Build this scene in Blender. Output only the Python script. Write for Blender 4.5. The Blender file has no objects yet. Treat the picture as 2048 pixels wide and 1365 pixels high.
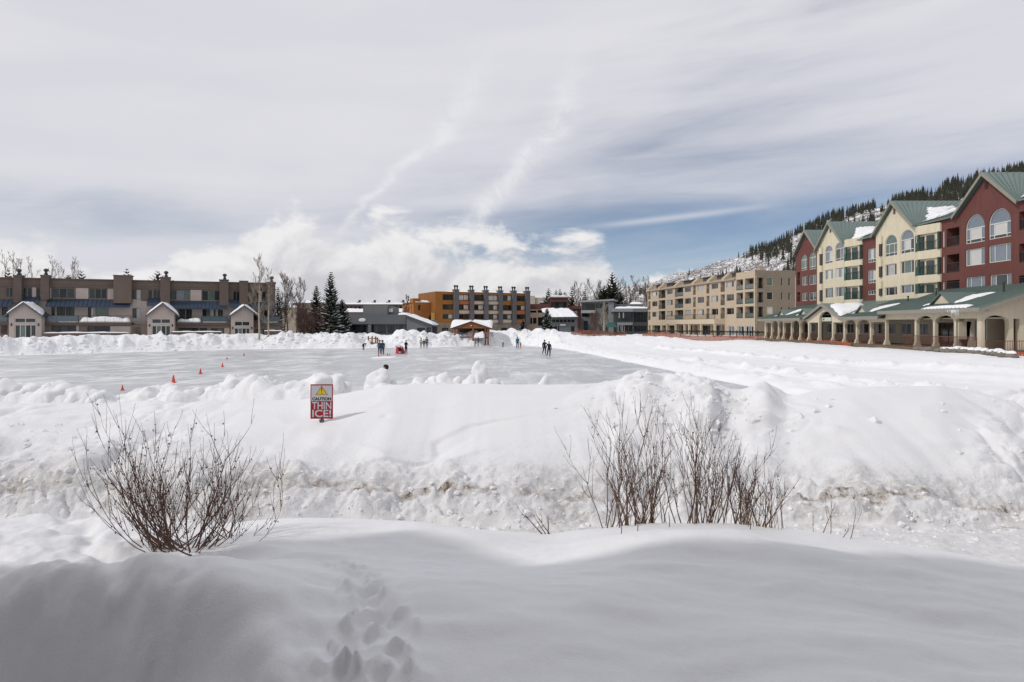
import bpy, bmesh, math, random
import numpy as np
from mathutils import Vector, Matrix
from mathutils.geometry import tessellate_polygon

R = math.radians
scene = bpy.context.scene
COL = scene.collection
HC = 3.7            # eye height above the ice
FPX = 1365.0        # focal length in photo pixels (24 mm on full frame)
U0, V0 = 1024.0, 650.0

# ------------------------------------------------------------------ camera
cam_d = bpy.data.cameras.new('camera'); cam = bpy.data.objects.new('camera', cam_d); COL.objects.link(cam)
cam_d.sensor_width = 36.0; cam_d.lens = 24.0
cam_d.shift_y = -32.5 / 2048
cam_d.clip_start = 0.1; cam_d.clip_end = 20000
cam.location = (0, 0, HC); cam.rotation_euler = (R(90), 0, 0)
scene.camera = cam
scene.view_settings.view_transform = 'Standard'; scene.view_settings.look = 'None'
scene.view_settings.gamma = 1.0; scene.view_settings.use_curve_mapping = False
EXPO = -0.62
scene.view_settings.exposure = EXPO
KX = 2 ** (-EXPO)

# ------------------------------------------------------------------ sun
SUN_EL = R(40.0)
SUN_H = Vector((-0.895, -0.445, 0)).normalized()          # horizontal direction towards the sun
SUN_D = Vector((SUN_H.x * math.cos(SUN_EL), SUN_H.y * math.cos(SUN_EL), math.sin(SUN_EL)))
sun_d = bpy.data.lights.new('sun', 'SUN'); sun = bpy.data.objects.new('sun', sun_d); COL.objects.link(sun)
sun_d.energy = 2.6; sun_d.angle = R(0.6); sun_d.color = (1.0, 0.955, 0.90)
sun.rotation_euler = (-SUN_D).to_track_quat('-Z', 'Y').to_euler()
sun.location = (-60, -40, 80)

# ------------------------------------------------------------------ node helper
class NG:
    def __init__(self, tree): self.t = tree; self.n = tree.nodes; self.l = tree.links
    def new(self, typ, **kw):
        nd = self.n.new(typ)
        for k, v in kw.items(): setattr(nd, k, v)
        return nd
    def put(self, sock, val):
        if isinstance(val, bpy.types.NodeSocket): self.l.new(val, sock)
        else: sock.default_value = val
    def m(self, op, a, b=0.0, c=0.0, clamp=False):
        nd = self.new('ShaderNodeMath', operation=op, use_clamp=clamp)
        self.put(nd.inputs[0], a); self.put(nd.inputs[1], b); self.put(nd.inputs[2], c)
        return nd.outputs[0]
    def smooth(self, x, a, b):
        nd = self.new('ShaderNodeMapRange', interpolation_type='SMOOTHSTEP')
        self.put(nd.inputs[0], x); self.put(nd.inputs[1], a); self.put(nd.inputs[2], b)
        return nd.outputs[0]
    def lin(self, x, a, b, c=0.0, d=1.0):
        nd = self.new('ShaderNodeMapRange')
        self.put(nd.inputs[0], x); self.put(nd.inputs[1], a); self.put(nd.inputs[2], b); self.put(nd.inputs[3], c); self.put(nd.inputs[4], d)
        return nd.outputs[0]
    def vec(self, x, y, z=0.0):
        nd = self.new('ShaderNodeCombineXYZ')
        self.put(nd.inputs[0], x); self.put(nd.inputs[1], y); self.put(nd.inputs[2], z); return nd.outputs[0]
    def noise(self, v, scale=1.0, detail=4.0, rough=0.5, dist=0.0):
        nd = self.new('ShaderNodeTexNoise'); self.l.new(v, nd.inputs['Vector'])
        nd.inputs['Scale'].default_value = scale; nd.inputs['Detail'].default_value = detail
        nd.inputs['Roughness'].default_value = rough; nd.inputs['Distortion'].default_value = dist
        return nd.outputs[0]
    def curve(self, x, x0, x1, pts):
        nd = self.new('ShaderNodeFloatCurve')
        self.put(nd.inputs['Value'], self.lin(x, x0, x1))
        cv = nd.mapping.curves[0]
        P = [((a - x0) / (x1 - x0), b) for a, b in pts]
        cv.points[0].location = P[0]; cv.points[1].location = P[-1]
        for p in P[1:-1]: cv.points.new(*p)
        nd.mapping.use_clip = False
        nd.mapping.update()
        return nd.outputs[0]
    def mix(self, f, a, b, blend='MIX'):
        nd = self.new('ShaderNodeMix', data_type='RGBA', blend_type=blend)
        self.put(nd.inputs[0], f)
        for i, val in ((6, a), (7, b)):
            if isinstance(val, bpy.types.NodeSocket): self.l.new(val, nd.inputs[i])
            else: nd.inputs[i].default_value = (*val[:3], 1)
        return nd.outputs[2]

# ------------------------------------------------------------------ world: sky, cirrus, cumulus, contrails
def build_world():
    w = bpy.data.worlds.new('World'); scene.world = w; w.use_nodes = True
    t = w.node_tree; t.nodes.clear(); g = NG(t)
    sky = g.new('ShaderNodeTexSky', sky_type='NISHITA'); sky.sun_disc = False
    sky.sun_elevation = SUN_EL; sky.sun_rotation = math.atan2(SUN_H.x, SUN_H.y) % (2 * math.pi)
    sky.altitude = 2800; sky.air_density = 1.0; sky.dust_density = 0.6; sky.ozone_density = 1.0
    tc = g.new('ShaderNodeTexCoord'); sep = g.new('ShaderNodeSeparateXYZ'); g.l.new(tc.outputs['Generated'], sep.inputs[0])
    x, y, z = sep.outputs
    hyp = g.m('SQRT', g.m('ADD', g.m('MULTIPLY', x, x), g.m('MULTIPLY', y, y)))
    e = g.m('DIVIDE', z, g.m('MAXIMUM', hyp, 0.02))
    az = g.m('ARCTAN2', x, y)
    # blue of the clear air
    blue = g.mix(1.0, sky.outputs[0], (0.115, 0.115, 0.118), 'MULTIPLY')
    # --- cirrus sheet
    tilt = g.m('SUBTRACT', g.m('MULTIPLY', e, 6.0), g.m('MULTIPLY', az, 0.38))
    n1 = g.noise(g.vec(g.m('MULTIPLY', az, 1.3), tilt, 3.7), 1.5, 6, 0.50, 0.5)
    n2 = g.noise(g.vec(g.m('MULTIPLY', az, 2.2), g.m('MULTIPLY', tilt, 2.6), 9.1), 2.2, 6, 0.6, 0.4)
    bias = g.curve(e, 0.0, 0.5, [(0.0, 0.72), (0.06, 0.55), (0.11, 0.36), (0.145, 0.35), (0.18, 0.58), (0.22, 0.84), (0.28, 1.0), (0.36, 1.0), (0.5, 1.05)])
    azb = g.curve(az, -0.75, 0.75, [(-0.75, 0.94), (-0.45, 0.88), (-0.25, 0.75), (-0.05, 0.54), (0.10, 0.38), (0.28, 0.34), (0.5, 0.46), (0.75, 0.58)])
    cov = g.m('ADD', g.m('ADD', bias, g.m('SUBTRACT', azb, 0.5)), g.m('MULTIPLY', g.m('SUBTRACT', n1, 0.5), 1.25))
    cov = g.m('ADD', cov, g.m('MULTIPLY', g.m('SUBTRACT', n2, 0.5), 0.34))
    cov = g.m('MULTIPLY', g.smooth(cov, 0.0, 1.05), 0.985)
    # soft tonal change inside the sheet
    n3 = g.noise(g.vec(g.m('MULTIPLY', az, 1.2), g.m('MULTIPLY', tilt, 0.9), 1.3), 2.0, 5, 0.5, 0.3)
    cir = g.mix(g.smooth(n3, 0.3, 0.7), (0.68 * KX, 0.685 * KX, 0.745 * KX), (0.735 * KX, 0.735 * KX, 0.775 * KX))
    col = g.mix(cov, blue, cir)
    # --- contrails drifting apart (direction space)
    def trail(col, pts, wpts, amp, seed):
        f = g.curve(e, 0.08, 0.46, pts)                       # azimuth of the trail by elevation, stored +0.5
        wd = g.curve(e, 0.08, 0.46, wpts)
        wob = g.m('MULTIPLY', g.m('SUBTRACT', g.noise(g.vec(g.m('MULTIPLY', az, 3.0), g.m('MULTIPLY', e, 14.0), seed), 2.0, 4, 0.6), 0.5), 0.05)
        dd = g.m('DIVIDE', g.m('ADD', g.m('SUBTRACT', g.m('ADD', az, 0.5), f), wob), wd)
        den = g.m('EXPONENT', g.m('MULTIPLY', g.m('MULTIPLY', dd, dd), -1.0))
        tex = g.noise(g.vec(g.m('MULTIPLY', az, 9.0), g.m('MULTIPLY', e, 9.0), seed + 5), 3.0, 6, 0.65, 0.8)
        den = g.m('MULTIPLY', g.m('MULTIPLY', den, g.smooth(tex, 0.20, 0.66)), amp)
        den = g.m('MULTIPLY', den, g.m('MULTIPLY', g.smooth(e, 0.118, 0.15), g.smooth(e, 0.44, 0.27)))
        return g.mix(den, col, (0.83 * KX, 0.83 * KX, 0.86 * KX))
    A = lambda u: math.atan((u - U0) / FPX) + 0.5
    E = lambda u, v: (650 - v) / FPX * math.cos(math.atan((u - U0) / FPX))
    col = trail(col, [(E(690, 450), A(690)), (E(745, 390), A(745)), (E(800, 340), A(800)), (E(870, 285), A(870)), (E(905, 235), A(905)), (E(935, 190), A(935)), (0.46, A(1000))],
                [(0.08, 0.006), (0.18, 0.009), (0.30, 0.020), (0.46, 0.03)], 0.70, 2.0)
    col = trail(col, [(E(900, 470), A(905)), (E(960, 420), A(965)), (E(1010, 360), A(1015)), (E(1060, 310), A(1062)), (E(1110, 250), A(1110)), (E(1135, 190), A(1135)), (E(1155, 110), A(1155)), (0.46, A(1170))],
                [(0.08, 0.012), (0.16, 0.020), (0.24, 0.024), (0.30, 0.020), (0.46, 0.016)], 0.80, 7.0)
    # thin horizontal streak
    st = g.m('ADD', g.m('SUBTRACT', e, 0.150), g.m('MULTIPLY', g.m('SUBTRACT', az, 0.2), -0.085))
    st = g.m('DIVIDE', st, 0.0045)
    st = g.m('MULTIPLY', g.m('EXPONENT', g.m('MULTIPLY', g.m('MULTIPLY', st, st), -1.0)), g.m('MULTIPLY', g.smooth(az, 0.07, 0.2), g.smooth(az, 0.42, 0.25)))
    col = g.mix(g.m('MULTIPLY', st, 0.45), col, (0.78 * KX, 0.78 * KX, 0.82 * KX))
    # --- cumulus bank low over the valley
    def e_of(u, v): return (math.atan((u - U0) / FPX), E(u, v) * 3.0)
    top = g.curve(az, -0.75, 0.75, [(-0.75, 0.33)] + [e_of(*p) for p in
          [(60, 490), (180, 505), (330, 485), (450, 478), (505, 440), (600, 425), (690, 455), (760, 440), (860, 470), (960, 490), (1060, 480), (1160, 452), (1212, 470), (1236, 535), (1262, 580), (1300, 520), (1365, 505), (1405, 540), (1480, 600)]] + [(0.75, 0.05)])
    top = g.m('DIVIDE', top, 3.0)
    cv = g.vec(g.m('MULTIPLY', az, 1.0), g.m('MULTIPLY', e, 1.5), 4.4)
    c1 = g.noise(cv, 9.0, 8, 0.58, 0.35)
    cvo = g.vec(g.m('ADD', g.m('MULTIPLY', az, 1.0), -0.012), g.m('ADD', g.m('MULTIPLY', e, 1.5), 0.02), 4.4)
    c2 = g.noise(cvo, 9.0, 5, 0.52, 0.35)
    dens = g.m('ADD', g.m('MULTIPLY', g.m('SUBTRACT', top, e), 14.0), g.m('MULTIPLY', g.m('SUBTRACT', c1, 0.5), 3.4))
    edge = g.smooth(dens, 0.0, 0.55)
    holes = g.smooth(g.noise(g.vec(g.m('MULTIPLY', az, 2.0), g.m('MULTIPLY', e, 9.0), 2.2), 3.2, 5, 0.55, 0.5), 0.36, 0.50)
    leftw = g.smooth(az, -0.28, -0.42)
    edge = g.m('MULTIPLY', edge, g.m('MAXIMUM', holes, g.m('SUBTRACT', 1.0, g.m('MULTIPLY', leftw, 0.18))))
    edge = g.m('MULTIPLY', edge, g.smooth(e, -0.2, 0.02))
    lit = g.m('ADD', g.m('MULTIPLY', g.m('SUBTRACT', c1, c2), 2.2), g.lin(g.m('SUBTRACT', top, e), 0.0, 0.11, 0.92, 0.33))
    lit = g.m('ADD', lit, g.m('MULTIPLY', g.m('SUBTRACT', c1, 0.5), 0.7))
    ccol = g.mix(g.smooth(lit, 0.1, 1.05), (0.585 * KX, 0.585 * KX, 0.62 * KX), (0.87 * KX, 0.86 * KX, 0.86 * KX))
    col = g.mix(g.m('MULTIPLY', edge, 0.97), col, ccol)
    # below the horizon: snow-lit haze
    col = g.mix(g.smooth(e, -0.01, -0.08), col, (0.5 * KX, 0.5 * KX, 0.53 * KX))
    bg = g.new('ShaderNodeBackground'); g.l.new(col, bg.inputs[0]); bg.inputs[1].default_value = 1.0
    out = g.new('ShaderNodeOutputWorld'); g.l.new(bg.outputs[0], out.inputs[0])
build_world()

# ------------------------------------------------------------------ materials
MATS = {}
def mat(name, col, rough=0.8, var=0.12, scale=1.5, bump=0.0, bscale=20.0, spec=0.3, stripe=None, metal=0.0, streak=0.0, coat=0.0):
    if name in MATS: return MATS[name]
    m = bpy.data.materials.new(name); m.use_nodes = True; MATS[name] = m
    t = m.node_tree; t.nodes.clear(); g = NG(t)
    p = g.new('ShaderNodeBsdfPrincipled'); o = g.new('ShaderNodeOutputMaterial'); g.l.new(p.outputs[0], o.inputs[0])
    tc = g.new('ShaderNodeTexCoord'); oc = tc.outputs['Object']
    c = None; base = tuple(col)
    if var > 0:
        n = g.noise(oc, scale, 6, 0.6)
        f = g.lin(n, 0.25, 0.75, 1 - var, 1 + var)
        if streak > 0:
            sp = g.new('ShaderNodeSeparateXYZ'); g.l.new(oc, sp.inputs[0])
            n2 = g.noise(g.vec(g.m('MULTIPLY', sp.outputs[0], 2.2), g.m('MULTIPLY', sp.outputs[1], 2.2), g.m('MULTIPLY', sp.outputs[2], 0.25)), 1.6, 5, 0.6)
            f = g.m('MULTIPLY', f, g.lin(n2, 0.3, 0.75, 1 - streak, 1 + streak * 0.5))
        if stripe:
            ax, per, dep = stripe
            sp = g.new('ShaderNodeSeparateXYZ'); g.l.new(oc, sp.inputs[0])
            fr = g.m('FRACT', g.m('DIVIDE', g.m('ADD', sp.outputs[ax], 500.0), per))
            f = g.m('MULTIPLY', f, g.lin(g.m('LESS_THAN', fr, 0.14), 0, 1, 1.0, 1 - dep))
        comb = g.new('ShaderNodeCombineColor'); 
        for i in range(3): g.l.new(f, comb.inputs[i])
        c = g.mix(1.0, base, comb.outputs[0], 'MULTIPLY')
        g.l.new(c, p.inputs['Base Color'])
    else:
        p.inputs['Base Color'].default_value = (*base, 1)
    p.inputs['Roughness'].default_value = rough; p.inputs['Metallic'].default_value = metal
    p.inputs['Specular IOR Level'].default_value = spec
    if coat: p.inputs['Coat Weight'].default_value = coat; p.inputs['Coat Roughness'].default_value = 0.03
    if bump > 0:
        b = g.new('ShaderNodeBump'); b.inputs['Strength'].default_value = 1.0; b.inputs['Distance'].default_value = bump
        g.l.new(g.noise(oc, bscale, 5, 0.6), b.inputs['Height']); g.l.new(b.outputs[0], p.inputs['Normal'])
    return m

def make_snow(name, dirt=False, col=(0.84, 0.845, 0.86), bs=(0.010, 14.0)):
    m = bpy.data.materials.new(name); m.use_nodes = True; MATS[name] = m
    t = m.node_tree; t.nodes.clear(); g = NG(t)
    p = g.new('ShaderNodeBsdfPrincipled'); o = g.new('ShaderNodeOutputMaterial'); g.l.new(p.outputs[0], o.inputs[0])
    tc = g.new('ShaderNodeTexCoord'); oc = tc.outputs['Object']
    n = g.noise(oc, 0.8, 6, 0.55)
    c = g.mix(g.smooth(n, 0.3, 0.7), tuple(v * 0.965 for v in col), col)
    if dirt:
        at = g.new('ShaderNodeAttribute', attribute_name='dirt')
        nd = g.noise(oc, 9.0, 6, 0.65, 0.3); nd2 = g.noise(oc, 38.0, 4, 0.6)
        k = g.m('MULTIPLY', at.outputs['Fac'], g.m('ADD', g.lin(nd, 0.38, 0.68, 0.0, 1.2), g.lin(nd2, 0.5, 0.7, 0.0, 0.5)), clamp=True)
        c = g.mix(k, c, (0.30, 0.235, 0.17))
        c = g.mix(g.m('MULTIPLY', g.smooth(k, 0.75, 1.0), 0.7), c, (0.10, 0.075, 0.055))
    g.l.new(c, p.inputs['Base Color'])
    p.inputs['Roughness'].default_value = 0.62; p.inputs['Specular IOR Level'].default_value = 0.25
    b = g.new('ShaderNodeBump'); b.inputs['Strength'].default_value = 0.6; b.inputs['Distance'].default_value = bs[0]
    hh = g.m('ADD', g.noise(oc, bs[1], 6, 0.62), g.m('MULTIPLY', g.noise(oc, bs[1] * 6, 3, 0.6), 0.4))
    if dirt:
        ra = g.new('ShaderNodeAttribute', attribute_name='rough'); rf = g.new('ShaderNodeAttribute', attribute_name='far')
        big = g.m('MULTIPLY', g.noise(oc, 1.1, 7, 0.66, 0.4), g.m('MULTIPLY', rf.outputs['Fac'], 26.0))
        mid = g.m('MULTIPLY', g.noise(oc, 11.0, 6, 0.68, 0.3), g.m('MULTIPLY', ra.outputs['Fac'], 8.0))
        hh = g.m('ADD', g.m('ADD', hh, big), mid)
    g.l.new(hh, b.inputs['Height']); g.l.new(b.outputs[0], p.inputs['Normal'])
    return m
SNOW = make_snow('snow', dirt=True)
SNOWC = make_snow('roof_snow', bs=(0.03, 4.0))
SNOWF = make_snow('far_snow', bs=(0.10, 1.6))

def make_ice():
    m = bpy.data.materials.new('ice'); m.use_nodes = True
    t = m.node_tree; t.nodes.clear(); g = NG(t)
    p = g.new('ShaderNodeBsdfPrincipled'); o = g.new('ShaderNodeOutputMaterial'); g.l.new(p.outputs[0], o.inputs[0])
    tc = g.new('ShaderNodeTexCoord'); sp = g.new('ShaderNodeSeparateXYZ'); g.l.new(tc.outputs['Object'], sp.inputs[0])
    x, y = sp.outputs[0], sp.outputs[1]
    a = g.noise(g.vec(g.m('MULTIPLY', x, 0.30), g.m('MULTIPLY', y, 0.16), 0.0), 1.0, 7, 0.66, 1.0)
    # long skate scrapes in two directions
    s1 = g.noise(g.vec(g.m('ADD', g.m('MULTIPLY', x, 0.10), g.m('MULTIPLY', y, 0.06)), g.m('SUBTRACT', g.m('MULTIPLY', y, 0.9), g.m('MULTIPLY', x, 0.55)), 3.0), 1.0, 6, 0.7, 0.5)
    s2 = g.noise(g.vec(g.m('MULTIPLY', x, 1.6), g.m('MULTIPLY', y, 0.12), 8.0), 1.0, 6, 0.7, 1.2)
    left = g.smooth(x, -14.0, -42.0)
    k = g.m('ADD', g.m('MULTIPLY', g.smooth(a, 0.47, 0.62), 0.50), g.m('MULTIPLY', g.smooth(s1, 0.52, 0.62), g.lin(left, 0, 1, 0.35, 0.95)))
    k = g.m('ADD', k, g.m('MULTIPLY', g.smooth(s2, 0.54, 0.66), 0.38), clamp=True)
    fine = g.noise(g.vec(g.m('MULTIPLY', x, 3.0), g.m('MULTIPLY', y, 1.0), 5.0), 1.0, 5, 0.7)
    ib = g.mix(g.smooth(fine, 0.3, 0.7), (0.40, 0.412, 0.428), (0.51, 0.52, 0.53))
    c = g.mix(k, ib, (0.80, 0.81, 0.825))
    g.l.new(c, p.inputs['Base Color']); p.inputs['Specular IOR Level'].default_value = 0.35
    g.l.new(g.lin(k, 0, 1, 0.34, 0.7), p.inputs['Roughness'])
    b = g.new('ShaderNodeBump'); b.inputs['Distance'].default_value = 0.02; g.l.new(g.m('ADD', s1, fine), b.inputs['Height']); g.l.new(b.outputs[0], p.inputs['Normal'])
    return m
ICE = make_ice()

# ------------------------------------------------------------------ object helpers
def tag(o, label=None, cat=None, group=None, kind=None):
    if label: o['label'] = label
    if cat: o['category'] = cat
    if group: o['group'] = group
    if kind: o['kind'] = kind
    return o
def link(name, data, parent=None):
    o = bpy.data.objects.new(name, data); COL.objects.link(o)
    if parent is not None: o.parent = parent
    return o
def empty(name, loc=(0, 0, 0), rz=0.0):
    o = bpy.data.objects.new(name, None); COL.objects.link(o); o.location = loc; o.rotation_euler = (0, 0, rz)
    o.empty_display_size = 0.3
    return o
def W(u, v, Y): return Vector(((u - U0) / FPX * Y, Y, HC - (v - V0) / FPX * Y))

class MB:
    def __init__(self): self.v = []; self.f = []; self.m = []; self.mi = 0
    def add(self, vs, fs):
        b = len(self.v); self.v += [tuple(p) for p in vs]
        self.f += [tuple(b + i for i in f) for f in fs]; self.m += [self.mi] * len(fs)
    def box(self, x0, x1, y0, y1, z0, z1):
        self.add([(x0, y0, z0), (x1, y0, z0), (x1, y1, z0), (x0, y1, z0), (x0, y0, z1), (x1, y0, z1), (x1, y1, z1), (x0, y1, z1)],
                 [(0, 3, 2, 1), (4, 5, 6, 7), (0, 1, 5, 4), (1, 2, 6, 5), (2, 3, 7, 6), (3, 0, 4, 7)]); return self
    def quad(self, *p): self.add(p, [tuple(range(len(p)))]); return self
    def slab(self, pts, d):                                # polygon given a thickness along vector d
        n = len(pts); P = [Vector(p) for p in pts]; d = Vector(d)
        self.add(P + [p + d for p in P], [tuple(range(n)), tuple(range(2 * n - 1, n - 1, -1))] + [(i, i + n, (i + 1) % n + n, (i + 1) % n) for i in range(n)]); return self
    def prism_z(self, poly, z0, z1): return self.slab([(x, y, z0) for x, y in poly], (0, 0, z1 - z0))
    def prism_x(self, poly, x0, x1): return self.slab([(x0, y, z) for y, z in poly], (x1 - x0, 0, 0))
    def prism_y(self, poly, y0, y1): return self.slab([(x, y0, z) for x, z in poly], (0, y1 - y0, 0))
    def tube(self, pts, rad, n=6, cap=True):
        P = [Vector(p) for p in pts]
        if not isinstance(rad, (list, tuple)): rad = [rad] * len(P)
        rings = []
        for i, p in enumerate(P):
            d = (P[min(i + 1, len(P) - 1)] - P[max(i - 1, 0)]).normalized()
            a = d.cross(Vector((0, 0, 1)) if abs(d.z) < 0.9 else Vector((1, 0, 0))).normalized(); b = d.cross(a)
            rings.append([p + (a * math.cos(2 * math.pi * k / n) + b * math.sin(2 * math.pi * k / n)) * rad[i] for k in range(n)])
        vs = [q for r in rings for q in r]; fs = []
        for i in range(len(P) - 1):
            for k in range(n):
                fs.append((i * n + k, i * n + (k + 1) % n, (i + 1) * n + (k + 1) % n, (i + 1) * n + k))
        if cap: fs.append(tuple(range(n - 1, -1, -1))); fs.append(tuple((len(P) - 1) * n + k for k in range(n)))
        self.add(vs, fs); return self
    def lathe(self, prof, c=(0, 0, 0), n=10):
        vs = []; fs = []
        for r, z in prof:
            for k in range(n): a = 2 * math.pi * k / n; vs.append((c[0] + r * math.cos(a), c[1] + r * math.sin(a), c[2] + z))
        for i in range(len(prof) - 1):
            for k in range(n): fs.append((i * n + k, i * n + (k + 1) % n, (i + 1) * n + (k + 1) % n, (i + 1) * n + k))
        fs.append(tuple(range(n - 1, -1, -1))); fs.append(tuple((len(prof) - 1) * n + k for k in range(n)))
        self.add(vs, fs); return self
    def mesh(self, name, mats, smooth=False):
        me = bpy.data.meshes.new(name); me.from_pydata(self.v, [], self.f)
        if not isinstance(mats, (list, tuple)): mats = [mats]
        for m in mats: me.materials.append(m)
        if len(mats) > 1: me.polygons.foreach_set('material_index', self.m)
        if smooth: me.polygons.foreach_set('use_smooth', [True] * len(self.f))
        me.update(); return me
    def build(self, name, mats, parent=None, smooth=False): return link(name, self.mesh(name, mats, smooth), parent)

# ------------------------------------------------------------------ numpy noise
def _hash(ix, iy, seed):
    h = (ix.astype(np.int64) * 374761393 + iy.astype(np.int64) * 668265263 + seed * 1442695041) & 0x7fffffff
    h = ((h ^ (h >> 13)) * 1274126177) & 0x7fffffff
    return ((h ^ (h >> 16)) & 0xffff) / 65535.0
def vnoise(x, y, seed=0):
    ix = np.floor(x); iy = np.floor(y); fx = x - ix; fy = y - iy
    ux = fx * fx * fx * (fx * (fx * 6 - 15) + 10); uy = fy * fy * fy * (fy * (fy * 6 - 15) + 10)
    a = _hash(ix, iy, seed); b = _hash(ix + 1, iy, seed); c = _hash(ix, iy + 1, seed); d = _hash(ix + 1, iy + 1, seed)
    return (a + (b - a) * ux + (c - a) * uy + (a - b - c + d) * ux * uy) * 2 - 1
def fbm(x, y, f=1.0, oc=4, seed=0, gain=0.5):
    r = np.zeros_like(x); a = 1.0
    for i in range(oc):
        c, s = math.cos(0.6 * i), math.sin(0.6 * i)
        r += a * vnoise((x * c - y * s) * f + 17.3 * i, (x * s + y * c) * f - 9.1 * i, seed + i); a *= gain; f *= 2.03
    return r
def billow(x, y, f=1.0, oc=3, seed=0):
    r = np.zeros_like(x); a = 1.0
    for i in range(oc):
        r += a * (np.abs(vnoise(x * f + 5.1 * i, y * f + 3.3 * i, seed + i)) * 2 - 0.6); a *= 0.5; f *= 2.05
    return r
def sstep(x, a, b):
    t = np.clip((x - a) / (b - a), 0, 1); return t * t * (3 - 2 * t)
# ================================================================== terrain
RINK = [(-70, 72), (-61, 81), (-54, 90), (-39.5, 103), (-25.5, 107.5), (-14.3, 112), (-6.4, 117.5), (-1.3, 122), (3.2, 119), (6.8, 107.5), (8.9, 95.3),
        (12.0, 63), (13.4, 48), (15.5, 30), (8, 22), (-20, 20), (-60, 22), (-78, 40)]
def rink_sd(X, Y):
    d = np.full_like(X, 1e9); ins = np.zeros(X.shape, bool); n = len(RINK)
    for i in range(n):
        ax, ay = RINK[i]; bx, by = RINK[(i + 1) % n]; ex, ey = bx - ax, by - ay
        t = np.clip(((X - ax) * ex + (Y - ay) * ey) / (ex * ex + ey * ey), 0, 1)
        d = np.minimum(d, np.hypot(X - ax - t * ex, Y - ay - t * ey))
        c = ((ay > Y) != (by > Y)) & (X < (bx - ax) * (Y - ay) / (by - ay + 1e-12) + ax); ins ^= c
    return np.where(ins, -d, d)
def seg_d(X, Y, a, b):
    ex, ey = b[0] - a[0], b[1] - a[1]
    t = np.clip(((X - a[0]) * ex + (Y - a[1]) * ey) / (ex * ex + ey * ey), 0, 1)
    return np.hypot(X - a[0] - t * ex, Y - a[1] - t * ey), t
_UG = np.arange(-1000, 3100, 2.0)
def ip(u, pts, sm=14.0):                     # smoothed control line
    y = np.interp(_UG, [p[0] for p in pts], [p[1] for p in pts])
    k = np.arange(-int(sm * 1.5), int(sm * 1.5) + 1) * 2.0; w = np.exp(-(k / sm) ** 2); w /= w.sum()
    y = np.convolve(np.pad(y, len(k) // 2, mode='edge'), w, mode='valid')
    return np.interp(u, _UG, y)

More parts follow.
